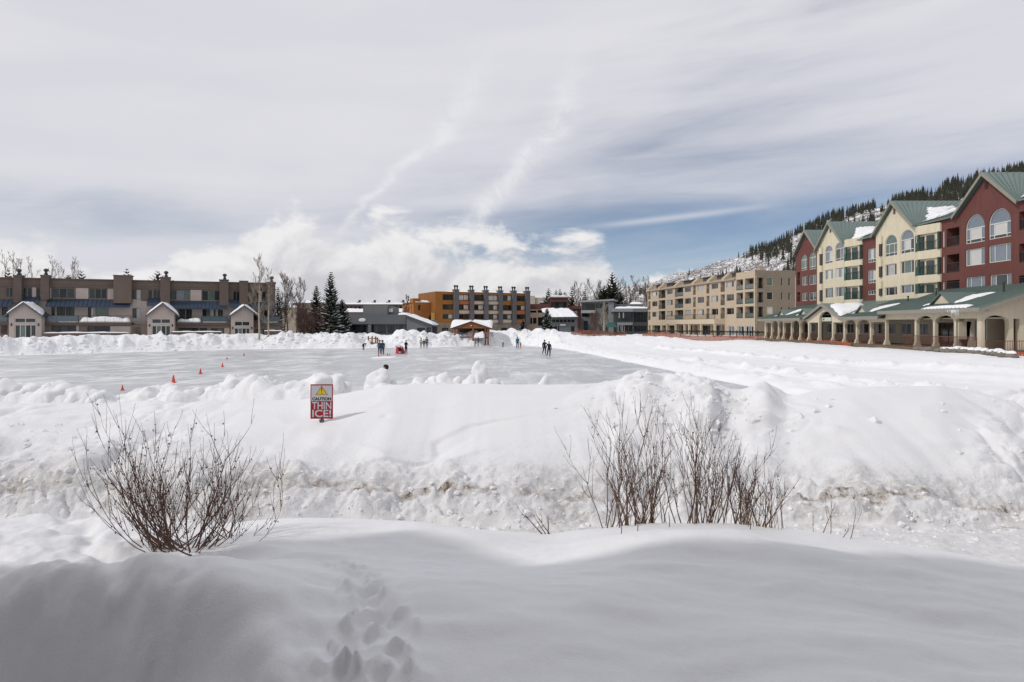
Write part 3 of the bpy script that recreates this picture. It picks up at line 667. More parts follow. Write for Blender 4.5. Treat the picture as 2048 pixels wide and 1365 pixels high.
# ================================================================== A. three-storey brown condominium on the left
def left_condo():
    z0 = 0.8
    F = Fac('condominium', 'three-storey brown condominium with blue awnings and three gabled porches, left of the rink', 'building', (-82.5, 96.4), (-39, 113.5), z0)
    r = F.root
    BR = mat('condo_brown', (0.155, 0.118, 0.098), 0.85, 0.1, 0.6, stripe=(2, 0.22, 0.22), streak=0.1)
    BR2 = mat('condo_brown_band', (0.135, 0.102, 0.087), 0.85, 0.1, 0.6, stripe=(2, 0.22, 0.22))
    TAN = mat('condo_tan', (0.47, 0.40, 0.36), 0.85, 0.07, 0.6, stripe=(2, 0.2, 0.12), streak=0.06)
    BLU = mat('awning_blue', (0.05, 0.07, 0.105), 0.42, 0.12, 0.8, metal=0.3)
    DKR = mat('condo_recess', (0.20, 0.16, 0.14), 0.85, 0.1)
    zt = F.z(200, 561); z3 = F.z(200, 600); z2 = F.z(200, 645.5, 2.6)
    sA, sB = 0.0, F.s(551)
    # upper storey wall (third floor) with openings
    holes = []
    def win(u0, v0, u1, v1, panes, n=0.0, **k):
        s0, s1, a, b = F.rect(u0, v0, u1, v1, n); holes.append(window(r, s0, s1, a, b, n, fm=k.pop('fm', F_GREY), panes=panes, fw=.05, **k))
    V = lambda u, dv: dv + (u - 200) * 0.0165          # the rows drift down to the right in the photo
    for (u0, u1, pn) in [(-32, -12, 'dm'), (12, 26, 'md'), (46, 64, 'md'), (73, 81, 'd'), (103, 149, 'mdm'), (178.5, 214, 'mdd'), (264.5, 282, 'mc'), (296, 305, 'd'), (307, 321, 'dd'),
                         (340, 380, 'mbg'), (404, 441, 'mgm'), (466, 480, 'dd'), (505, 518, 'md'), (524, 532, 'd')]:
        win(u0, V(u0, 578.5), u1, V(u0, 598.3), pn)
    wall(r, 'upper_wall', BR, rect_poly(sA, sB, z3 - .15, zt), holes)
    # tan panels set proud between the windows
    for (u0, u1) in [(65, 72.5), (98, 102), (152, 177), (215.5, 227), (381, 403), (442.5, 446.5), (519, 523)]:
        s0, s1, a, b = F.rect(u0, V(u0, 577.5), u1, V(u0, 599)); p = MB(); p.box(s0, s1, -.05, -.003, a, b); p.build('siding_panel', TAN, r)
    # parapet cap
    p = MB(); p.box(sA - .1, sB + .1, -.18, 0.25, zt + .002, zt + .16); p.box(sA - .05, sB + .05, -.10, -.003, F.z(200, 576.5), F.z(200, 572)); p.build('parapet_cap', BR2, r)
    # second floor wall
    h2 = []; holes = h2
    for (u0, u1, pn) in [(-30, -10, 'md'), (4, 16, 'dm'), (103, 110, 'd'), (114, 131, 'dd'), (132, 149, 'dm'), (176, 188, 'dp'), (191, 218, 'gg'), (264.5, 282, 'mc'), (358, 371, 'dm'), (372, 384, 'dm'), (405, 420, 'dg'), (422, 432, 'pg'), (436, 446, 'mm'), (508, 520, 'md'), (528, 540, 'dm')]:
        s0, s1, a, b = F.rect(u0, V(u0, 615.5), u1, V(u0, 636.5)); h2.append(window(r, s0, s1, a, b, 0.0, fm=F_DARK if pn[0] == 'd' else F_GREY, panes=pn, fw=.05))
    wall(r, 'middle_wall', TAN, rect_poly(sA, sB, z2 - .4, z3 - .152), h2)
    # blue standing-seam awning roofs
    for (u0, u1, va) in [(-60, 28, 599), (44, 81, 594), (96, 263, 599.5), (296, 324, 597), (341, 456, 603.5), (460, 482, 600), (500, 551, 605)]:
        s0, s1 = F.s(u0), F.s(u1); um = (u0 + u1) / 2; za = F.z(um, va); zb = F.z(um, va + 13.5, 1.3)
        mb = MB(); mb.slab([(s0, -.02, za), (s1, -.02, za), (s1, -1.3, zb), (s0, -1.3, zb)], (0, 0, -.09))
        k = int((s1 - s0) / .55)
        for i in range(k + 1):
            x = s0 + .02 + (s1 - s0 - .04) * i / max(k, 1); mb.slab([(x - .025, -.03, za + .002), (x + .025, -.03, za + .002), (x + .025, -1.3, zb + .002), (x - .025, -1.3, zb + .002)], (0, 0, .07))
        mb.box(s0, s1, -1.34, -1.302, zb - .16, zb + .02)
        mb.build('awning_roof', BLU, r)
    # projecting brown towers / chimney breasts
    for (u0, u1, vt, vb, n) in [(27, 43, 552.5, 607, .9), (81, 98, 552, 600, .7), (227, 263, 552.3, 607, 1.1), (321, 340, 556, 612, .9), (439, 457, 561, 612, .9), (479, 496, 563.5, 618, .9), (534, 551, 566, 640, .7)]:
        um = (u0 + u1) / 2; s0, s1 = F.s(u0, n), F.s(u1, n); zb = F.z(um, vb, n); zz = F.z(um, vt, n)
        mb = MB(); mb.box(s0, s1, -n, .6, zb, zz); mb.box(s0 - .07, s1 + .07, -n - .07, .67, zz + .002, zz + .14); t = mb.build('chimney_tower', BR2 if u0 != 227 else BR, r)
        if u0 != 227 and u0 != 479:
            q = MB(); q.lathe([(.26, 0), (.26, .2), (.17, .3), (.17, .5), (.34, .58), (.30, .85), (.1, .95)], ((s0 + s1) / 2 + .1, -n / 2, zz + .14), 9); q.build('flue_cap', PIPE, t)
    # stair recess column: tan spandrels
    for (va, vb) in [(599.5, 613.5), (637, 649.5)]:
        s0, s1, a, b = F.rect(265, va, 283, vb); p = MB(); p.box(s0, s1, -.06, -.003, a, b); p.build('siding_panel', TAN, r)
    # ground floor, projecting under the terrace
    N = 2.6; hg = []
    for (u0, u1, pn) in [(2, 15, 'md'), (104, 152, 'dmd'), (175, 220, 'mdd'), (357, 397, 'mmd'), (399, 414, 'mm'), (422, 448, 'mg'), (511, 534, 'mgd'), (551, 557, 'd')]:
        s0, s1, a, b = F.rect(u0, V(u0, 653.5), u1, V(u0, 667), N); hg.append(window(r, s0, s1, a - .3, b, N, .3, fm=F_DARK, panes=pn))
    sC = F.s(561, N)
    s0, s1, a, b = F.rect(266, 650.5, 282, 672, N); hg.append(window(r, s0, s1, a, b, N, .8, fm=F_DARK, panes='dm', name='entrance_door'))
    wall(r, 'lower_wall', DKR, rect_poly(sA, sC, -1.5, z2 - .42), hg, N)
    for (u0, u1) in [(221, 261), (153, 158), (449, 459), (536, 549)]:
        s0, s1, a, b = F.rect(u0, V(u0, 652.5), u1, V(u0, 668), N); p = MB(); p.box(s0, s1, -N - .05, -N - .003, a - .4, b); p.build('siding_panel', TAN, r)
    # terrace slab and fascia
    mb = MB(); mb.box(sA, F.s(263, N), -N - .25, -.003, z2 - .42, z2 + .05); mb.box(F.s(350, N), sC + .2, -N - .25, -.003, z2 - .42, z2 + .05); mb.build('terrace_slab', BR2, r)
    # terrace railings with glass, snow lying on the terraces
    GP = mat('terrace_glass', (0.10, 0.135, 0.16), 0.08, 0.1, spec=0.6)
    for (u0, u1) in [(-20, 16), (92, 157), (158, 262), (352, 403), (404, 456), (519, 560)]:
        railing(r, F.s(u0, N), F.s(u1, N), z2 + .05, 1.0, N + .12, 1.1, glass=GP if u0 in (92, 404, 519, -20) else None)
    for i, (u0, u1, th) in enumerate([(97, 156, .35), (159, 260, .75), (353, 402, .6), (405, 455, .2), (522, 556, .5)]):
        a, b = F.s(u0, N), F.s(u1, N); snow_slab('snow', [(a, -N + .05, z2 + .05), (b, -N + .05, z2 + .05), (b, -.25, z2 + .05), (a, -.25, z2 + .05)], th, r, 100 + i, 26, 9)
    # low wall in front
    for (u0, u1, vt) in [(86, 260, 666.5), (342, 445, 664.5), (528, 565, 662.5)]:
        n2 = 5.0; s0, s1 = F.s(u0, n2), F.s(u1, n2); zz = F.z((u0 + u1) / 2, vt, n2)
        mb = MB(); mb.box(s0, s1, -n2, -n2 + .25, -1.5, zz); o = mb.build('garden_wall', BR2, r)
        snow_slab('snow', [(s0, -n2 - .03, zz), (s1, -n2 - .03, zz), (s1, -n2 + .28, zz), (s0, -n2 + .28, zz)], .16, o, 140 + u0, 30, 6)
    # gabled porches
    for (ua, va, ul, ur, ve, wl, wr, w0, w1) in [(48, 604.5, 8, 88, 632, 18, 83, 29, 72), (324, 606, 291.5, 359.6, 631.5, 295, 349, 303.5, 341), (486, 611, 458, 519, 632, 462, 507, 469, 500)]:
        n = 4.6; sa, za = F.at(ua, va, n); se, ze = F.at(ul, ve, n); sf, _ = F.at(ur, ve, n); sa = (se + sf) / 2
        s0, s1 = F.s(wl, n), F.s(wr, n); hp = []
        q0, q1 = F.s(w0, n), F.s(w1, n); zu0, zu1 = F.z(ua, va + 41.5, n), F.z(ua, va + 32.0, n); zd1 = F.z(ua, va + 45.5, n)
        hp.append(window(r, q0, q1, zu0, zu1, n, .2, F_WHITE, 'mm', fw=.09, name='porch_transom'))
        hp.append(window(r, q0, q1, -.6, zd1, n, .25, F_WHITE, 'mgdm', fw=.09, name='porch_door'))
        sl = (za - ze) / (sa - se); g0 = ze + (s0 - se) * sl - .12; g1 = ze + (sf - s1) * sl - .12
        wall(r, 'porch_front', TAN, [(s0, -1.5), (s1, -1.5), (s1, g1), (sa, za - .14), (s0, g0)], hp, n)
        p = MB(); p.box(s0 + .002, s0 + .2, -n + .305, -.5, -1.5, g0); p.box(s1 - .2, s1 - .002, -n + .305, -.5, -1.5, g1); p.build('porch_side', TAN, r)
        # wall lamps
        for sx in ((s0 + q0) / 2, (q1 + s1) / 2):
            p = MB(); p.lathe([(.05, 0), (.1, .08), (.1, .3), (.03, .4)], (sx, -n - .12, F.z(ua, va + 48, n)), 6); p.build('wall_lamp', F_DARK, r)
        rf = MB()
        for (e0, zz) in ((se, ze), (sf, ze)):
            rf.slab([(e0, -n - .45, zz), (sa, -n - .45, za), (sa, -.2, za), (e0, -.2, zz)], (0, 0, -.16))
        ro = rf.build('porch_roof', BLU, r)
        p = MB()
        for e0 in (se, sf): p.slab([(e0, -n - .47, ze - .03), (sa, -n - .47, za - .03), (sa, -n - .47, za - .30), (e0, -n - .47, ze - .28)], (0, -.05, 0))
        p.build('barge_board', mat('barge_grey', (0.12, 0.12, 0.135), 0.7), ro)
        i = int(ua)
        snow_slab('snow', [(sa, -n - .42, za + .02), (sa, -.5, za + .02), (sf - .35 * (sf - sa), -.5, ze + .35 * (za - ze) + .02), (sf - .02 * (sf - sa), -n - .40, ze + .04)], .34, ro, i, 16, 12, .03)
        if ua > 100: snow_slab('snow', [(sa, -n - .42, za + .02), (se + .05, -n - .42, ze + .04), (se + .3, -1.2, ze + .22), (sa, -.5, za + .02)], .34, ro, i + 1, 16, 12, .03)
        else: snow_slab('snow', [(sa, -n - .42, za + .02), (se + .3, -n - .42, ze + .25), (se + 1.0, -n + .8, ze + .6), (sa, -n + 1.2, za + .02)], .2, ro, i + 1, 16, 12, .03)
    # right end wall and roof
    mb = MB(); mb.box(sB - .3, sB, .305, 11, -1.5, zt); mb.build('end_wall', BR, r)
    mb = MB(); mb.box(sC - .25, sC, -N + .305, -.002, -1.5, z2 - .42); mb.build('end_wall', DKR, r)
    mb = MB(); mb.box(sA, sB - .31, .31, 11, zt - .5, zt - .3); o = mb.build('roof', BR2, r)
    # set-back roof chimneys
    for (u, vt) in [(36, 549), (91, 549)]: pass
    # the building's body behind the glass stays dark
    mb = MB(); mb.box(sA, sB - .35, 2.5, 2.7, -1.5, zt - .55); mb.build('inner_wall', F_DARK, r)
left_condo()

# ================================================================== B. long brown building behind, C. low grey building
def back_centre():
    BRN = mat('long_brown', (0.17, 0.13, 0.11), 0.85, 0.1, 0.5, stripe=(2, .3, .15)); TANB = mat('long_tan', (0.33, 0.275, 0.215), 0.85, 0.1, 0.5)
    Y = 190.0; P = lambda u: ((u - U0) / FPX * Y, Y)
    F = Fac('long_brown_building', 'long low brown building with snowy flat roof and paired flues, behind the spruces', 'building', P(566), P(840), 1.2); r = F.root
    z = lambda v: F.z(700, v)
    L = F.L; sx = F.s
    mb = MB(); mb.box(sx(585), sx(656), 0, 12, -2, z(606)); mb.build('wing_wall', BRN, r)
    mb = MB(); mb.box(sx(566), sx(600), -3, -.005, -2, z(616)); mb.build('wing_wall', TANB, r)
    hs = []
    for k in range(17):
        u = 684 + k * 8.2; s0, s1, a, b = F.rect(u, 612.5, u + 5, 618)
        hs.append(window(r, s0, s1, a, b, 0, .2, F_DARK, 'd'))
    wall(r, 'front_wall', BRN, rect_poly(sx(656.2), sx(838), -2, z(610)), hs)
    mb = MB(); mb.box(sx(656), sx(838), -.5, 13, z(610) + .002, z(609)); mb.build('roof', BRN, r)
    snow_slab('snow', [(sx(657), -.4, z(609)), (sx(837), -.4, z(609)), (sx(837), 12, z(609)), (sx(657), 12, z(609))], .55, r, 7, 40, 9)
    snow_slab('snow', [(sx(585), 0, z(606)), (sx(655), 0, z(606)), (sx(655), 11, z(606)), (sx(585), 11, z(606))], .7, r, 8, 24, 9)
    snow_slab('snow', [(sx(567), -2.9, z(616)), (sx(599), -2.9, z(616)), (sx(599), -.1, z(616)), (sx(567), -.1, z(616))], .5, r, 9, 14, 8)
    # lower snowy roof in front
    mb = MB(); mb.box(sx(694), sx(836), -7, -.505, -2, z(625.5)); mb.build('lower_wing', mat('long_dark', (0.11, 0.095, 0.085), .85), r)
    snow_slab('snow', [(sx(694), -6.9, z(625.5)), (sx(836), -6.9, z(625.5)), (sx(836), -.6, z(620)), (sx(694), -.6, z(620))], .5, r, 10, 40, 9)
    for u in (609, 615, 650, 710, 713, 741, 744, 770, 773.5, 799, 802):
        h = 8.5 if u in (713, 744, 773.5, 802, 615) else 5.5
        s = sx(u); p = MB(); zz = z(609.5); p.lathe([(.28, 0), (.28, h * .13), (.42, h * .13), (.36, h * .16)], (s, 4, zz), 7); p.build('flue', PIPE, r)
    # ---- low grey building
    Y2 = 127.0; Q = lambda u: ((u - U0) / FPX * Y2, Y2)
    DG = mat('fascia_grey', (0.088, 0.092, 0.098), 0.8, 0.08, 0.4, stripe=(2, .5, .12)); MG = mat('block_grey', (0.175, 0.185, 0.188), 0.85, 0.07, 0.5, streak=.1); WG = mat('wall_grey', (0.15, 0.155, 0.165), 0.85, 0.08, .6)
    F = Fac('low_grey_building', 'low grey building with deep dark fascia and lean-to wing, left of the orange block', 'building', Q(681), Q(866), 1.2); r = F.root
    sx = F.s; z = lambda v: F.z(760, v)
    mb = MB(); mb.slab([(sx(681), 0, z(648.5)), (sx(813), 0, z(648.5)), (sx(809), 2.0, z(629.5)), (sx(678), 2.0, z(629.5))], (0, .4, 0)); mb.build('fascia', DG, r)
    mb = MB(); mb.box(sx(720), sx(770), 2.6, 9, z(632), z(610)); mb.box(sx(770) + .01, sx(782), 3.2, 9, z(632), z(613)); mb.build('roof_block', MG, r)
    p = MB(); p.box(sx(772), sx(780), 2.9, 3.195, z(624), z(617)); p.build('vent_box', mat('vent_white', (.5, .5, .5), .6), r)
    p = MB(); p.lathe([(.75, 0), (1.1, .25), (.7, .55), (.1, .62)], (0, 0, 0), 10); o = p.build('roof_vent', mat('vent_pale', (.6, .6, .58), .6), r); o.location = (sx(723), .7, z(641)); o.rotation_euler = (R(55), 0, 0); o.scale = (.62, .4, .4)
    hs = []
    for (u0, u1, pn) in [(693, 733, 'ddmd'), (741, 772, 'dmdd'), (775, 790, 'dd'), (792, 806, 'md')]:
        s0, s1, a, b = F.rect(u0, 650, u1, 667, -1.2); hs.append(window(r, s0, s1, a, b, -1.2, .12, F_DARK, pn))
    wall(r, 'front_wall', WG, rect_poly(sx(683, -1.2), sx(813, -1.2), -1.5, z(647)), hs, -1.2)
    for u in (690, 736): p = MB(); p.box(sx(u), sx(u) + .55, .1, .6, -1.5, z(648.6)); p.build('pillar', MG, r)
    # lean-to
    e0, e1 = sx(813.5), sx(864)
    hs = []
    s0, s1, a, b = F.rect(834, 656, 850.5, 664.5); hs.append(window(r, s0, s1, a, b, 0, .2, F_DARK, 'dd'))
    s0, s1, a, b = F.rect(853, 655.5, 862.5, 667); hs.append(window(r, s0, s1, a, b, 0, .2, F_DARK, 'dm', name='glass_door'))
    wall(r, 'lean_to_wall', WG, [(e0, -1.5), (e1, -1.5), (e1, F.z(864, 651.5)), (e0, F.z(814, 631.5))], hs)
    mb = MB(); mb.slab([(e0 - .3, -.5, F.z(814, 630.5)), (e1 + .5, -.5, F.z(866, 651)), (e1 + .5, 9, F.z(866, 651)), (e0 - .3, 9, F.z(814, 630.5))], (0, 0, -.25)); ro = mb.build('lean_to_roof', DG, r)
    snow_slab('snow', [(e0 + .2, -.45, F.z(817, 631.6)), (e1 + .4, -.45, F.z(866, 650.8)), (e1 + .4, 8, F.z(866, 650.8)), (e0 + .2, 8, F.z(817, 631.6))], .42, ro, 12, 26, 10)
    mb = MB(); mb.box(sx(683), sx(864), 9.0, 9.3, -1.5, z(640)); mb.build('back_wall', WG, r)
    mb = MB(); mb.box(sx(681), sx(812), 2.5, 9.0, z(633), z(631)); mb.build('roof', DG, r)
    snow_slab('snow', [(sx(790), 2.6, z(630.6)), (sx(812), 2.6, z(630.6)), (sx(812), 8.8, z(630.6)), (sx(790), 8.8, z(630.6))], .5, r, 13, 12, 8)
    # ---- orange block
    A = W(871, 650, 150); B = W(1058, 650, 159.5)
    OR = mat('orange_siding', (0.31, 0.125, 0.030), 0.8, 0.1, 0.5, stripe=(0, 0.4, 0.2), streak=.12); ORR = mat('orange_panel', (0.37, 0.125, 0.045), .8, .1, .6); TP = mat('cream_panel', (0.46, 0.40, 0.33), .8, .07, .6)
    GP = mat('pilaster_grey', (0.115, 0.11, 0.118), .85, .1, .7); STN = mat('stone_base', (0.22, 0.185, 0.15), .9, .45, 1.6, bump=.05, bscale=2.0)
    F = Fac('orange_block', 'four-storey orange block with grey pilasters and paired chimney flues, mid background', 'building', (A.x, A.y), (B.x, B.y), 0.6); r = F.root
    zt = F.z(871, 583.2); L = F.L
    rows = [(589, 600.8), (609.2, 619.9), (628.6, 638.3)]
    cols = [((885.5, 897.5), (899, 906.5)), ((917.5, 928), (930, 938)), ((947, 957.5), (959.5, 968)), ((976, 987.5), (989, 996)), ((1004, 1016), (1018, 1025)), ((1032, 1043), (1044.5, 1051))]
    look = [['dd', 'pp', 'mm', 'pp', 'mp', 'dm'], ['dm', 'dp', 'dp', 'mp', 'dd', 'dp'], ['mp', 'dm', 'dd', 'mp', 'mp', 'dm']]
    hs = []
    zr = [(F.z(897, b), F.z(897, a)) for a, b in rows]
    for ri, (a, b) in enumerate(zr):
        for ci, (w0, w1) in enumerate(cols):
            s0, s1 = F.s(w0[0]), F.s(w1[1]); hs.append(window(r, s0, s1, a, b, 0, .35, F_DARK, look[ri][ci], [(F.s(w0[1]) - s0) / (s1 - s0)], fw=.09))
    zb = F.z(897, 646.5)
    wall(r, 'front_wall', OR, rect_poly(0, L, zb, zt), hs)
    sp = [(602.2, 608.2), (621.2, 627.6), (639.8, 645.8)]
    for ci, (w0, w1) in enumerate(cols):
        for k in range(3):
            typ = [['o', 'o', 'o'], ['r', 't', 't'], ['t', 't', 't'], ['t', 't', 't'], ['o', 't', 't'], ['o', 'r', 'r']][ci][k]
            if typ == 'o': continue
            s0, s1 = F.s(w0[0] - 1), F.s(w1[1] + 1); p = MB(); p.box(s0, s1, -.16, -.003, F.z(897, sp[k][1]), F.z(897, sp[k][0])); p.build('spandrel_panel', ORR if typ == 'r' else TP, r)
    for (u0, u1) in [(907.5, 916), (938.5, 946.3), (967, 975), (996.3, 1003.6), (1022.8, 1030.8), (1049.8, 1058)]:
        s0, s1 = F.s(u0), F.s(u1); um = (u0 + u1) / 2; zz = F.z(897, 581.0)
        mb = MB(); mb.box(s0, s1, -.7, .8, zb - .3, zz); mb.box(s0 - .1, s1 + .1, -.8, .9, zz + .002, zz + .22); o = mb.build('chimney_pilaster', GP, r)
        for q in (-.28, .28):
            p = MB(); p.lathe([(.16, 0), (.16, .55), (.27, .6), (.27, .9), (.08, 1.0)], ((s0 + s1) / 2 + q, -.1, zz + .2), 7); p.build('flue_cap', PIPE, o)
    mb = MB(); mb.box(0.05, L, .36, 13, zt - .35, zt - .1); mb.build('roof', GP, r)
    snow_slab('snow', [(F.s(906), -.1, zt - .02), (L, -.1, zt - .02), (L, 12, zt - .02), (F.s(906), 12, zt - .02)], .42, r, 21, 60, 9)
    mb = MB(); mb.box(0, .3, .305, 13, zb, zt); mb.box(L - .3, L, .305, 13, -1.5, zt); mb.build('end_wall', OR, r)
    # stone ground floor
    hs = []
    for (u0, u1, pn) in [(884, 897, 'dm'), (1003, 1014, 'dd'), (1024, 1030, 'd'), (1040, 1050, 'dm')]:
        s0, s1, a, b = F.rect(u0, 656, u1, 668); hs.append(window(r, s0, s1, a, b, 0.0, .4, F_DARK, pn))
    wall(r, 'stone_base', STN, rect_poly(0, L, -1.5, zb - .003), hs, .003)
    s0 = F.s(870); p = MB(); p.box(-.9, -.35, -.5, .1, -1.5, zt * .55); p.build('corner_post', mat('post_ochre', (.42, .24, .08), .8), r)
    # low wing to the left
    wz = F.z(850, 604); hs = []; n = 1.0
    for (u0, v0, u1, v1) in [(836, 610.5, 841, 621), (861.5, 629, 867.5, 640)]:
        q0, q1, a, b = F.rect(u0, v0, u1, v1, -3); hs.append(window(r, q0, q1, a, b, -3, .25, F_DARK, 'd'))
    wall(r, 'wing_wall', OR, rect_poly(F.s(827, -3), -.005, -1.5, wz), hs, -3)
    mb = MB(); mb.box(F.s(827, -3), F.s(842, -3), 3.4, 6, wz + .003, F.z(834, 596)); mb.build('chimney', OR, r)
    mb = MB(); mb.box(F.s(827, -3), -.01, 3.31, 12, wz - .4, wz - .1); mb.build('roof', OR, r)
    snow_slab('snow', [(F.s(831, -3), 3.1, wz), (-.02, 3.1, wz), (-.02, 11, wz), (F.s(831, -3), 11, wz)], .5, r, 22, 20, 9)
    mb = MB(); mb.box(F.s(827, -3), F.s(827, -3) + .3, 3.31, 12, -1.5, wz - .002); mb.build('end_wall', OR, r)
    mb = MB(); mb.box(F.s(826.6, -3), L - .4, 4.5, 4.7, -1.5, wz - .6); mb.build('inner_wall', F_DARK, r)
back_centre()

# ================================================================== pavilion
def pavilion():
    Y = 119.0; x0, x1 = W(901, 650, Y).x, W(984, 650, Y).x
    z0 = 1.35; r = empty('log_pavilion', ((x0 + x1) / 2, Y, z0)); tag(r, 'open log pavilion with orange timber gable and thick snow on its roof', 'pavilion')
    WD = mat('pavilion_wood', (0.34, 0.135, 0.052), .7, .25, 2.5, stripe=(2, .25, .3)); WP = mat('pavilion_post', (0.24, 0.095, 0.04), .7, .2, 3); DKW = mat('pavilion_dark', (0.10, 0.05, 0.03), .8, .2)
    h = (x1 - x0) / 2; zr = W(940, 643.5, Y).z - z0; ze = W(900, 657, Y).z - z0
    zi = lambda v: HC - (v - 650) / FPX * Y - z0
    # gable front (timber boards and truss)
    gw = h * .84
    mb = MB(); mb.prism_y([(-gw, ze + .12), (gw, ze + .12), (0, zr - .1)], -.02, .12); mb.build('gable_boards', WD, r)
    mb = MB(); mb.box(-gw - .1, gw + .1, -.16, -.025, ze + .0, ze + .26); mb.slab([(-gw - .35, -.2, ze + .05), (0, -.2, zr + .02), (0, -.2, zr - .28), (-gw - .2, -.2, ze - .2)], (0, .16, 0)); mb.slab([(gw + .35, -.2, ze + .05), (0, -.2, zr + .02), (0, -.2, zr - .28), (gw + .2, -.2, ze - .2)], (0, .16, 0))
    mb.box(-.09, .09, -.17, -.03, ze + .27, zr - .25); mb.build('truss', WP, r)
    lamp = MB(); lamp.lathe([(.16, -.05), (.2, .0), (.05, .1)], (0, -.3, zr - .75), 8); lamp.build('gable_lamp', mat('lamp_white', (.75, .72, .66), .4), r)
    # cross gable roof and main roof
    rf = MB()
    for s in (-1, 1): rf.slab([(s * (gw + .5), -.35, ze + .0), (0, -.35, zr + .05), (0, 4.0, zr + .05), (s * (gw + .5), 4.0, ze + .0)], (0, 0, -.12))
    for s in (-1, 1): rf.slab([(-h, 3.6 + s * 3.4, ze), (h, 3.6 + s * 3.4, ze), (h, 3.6, zr + .06), (-h, 3.6, zr + .06)], (0, 0, -.12))
    ro = rf.build('roof', DKW, r)
    snow_slab('snow', [(-h - .05, .15, ze + .02), (-.02, 1.0, ze + .6), (-.02, 3.65, zr + .06), (-h - .05, 3.65, zr + .06)], .45, ro, 31, 18, 12)
    snow_slab('snow', [(h + .05, .15, ze + .02), (.02, 1.0, ze + .6), (.02, 3.65, zr + .06), (h + .05, 3.65, zr + .06)], .45, ro, 32, 18, 12)
    for s in (-1, 1): snow_slab('snow', [(s * (gw + .5), -.33, ze + .03), (0, -.33, zr + .07), (0, 3.0, zr + .1), (s * (gw + .5), 2.2, ze + .1)], .26, ro, 33 + s, 14, 10)
    for (x, y) in [(-gw + .2, .0), (.32, .0), (gw - .55, .0), (gw - .1, .0), (-gw + .2, 6.5), (.3, 6.5), (gw - .2, 6.5)]:
        p = MB(); p.tube([(x, y, -1.2), (x, y, ze + .05)], .15, 8); p.build('post', WP, r)
    p = MB(); p.box(-gw, gw, 6.4, 6.55, -.4, .75); p.box(-gw + .3, .1, -.06, .06, .1, .28); p.box(.7, gw - .2, -.06, .06, -.05, .22); p.build('low_rail', DKW, r)
    p = MB(); p.box(-gw + .4, gw - .4, 6.6, 6.7, .8, ze); p.build('back_screen', F_DARK, r)
    snow_slab('snow', [(.5, -.8, .05), (gw - .7, -.8, .05), (gw - .7, 1.6, .05), (.5, 1.6, .05)], 1.05, r, 37, 16, 10)
pavilion()
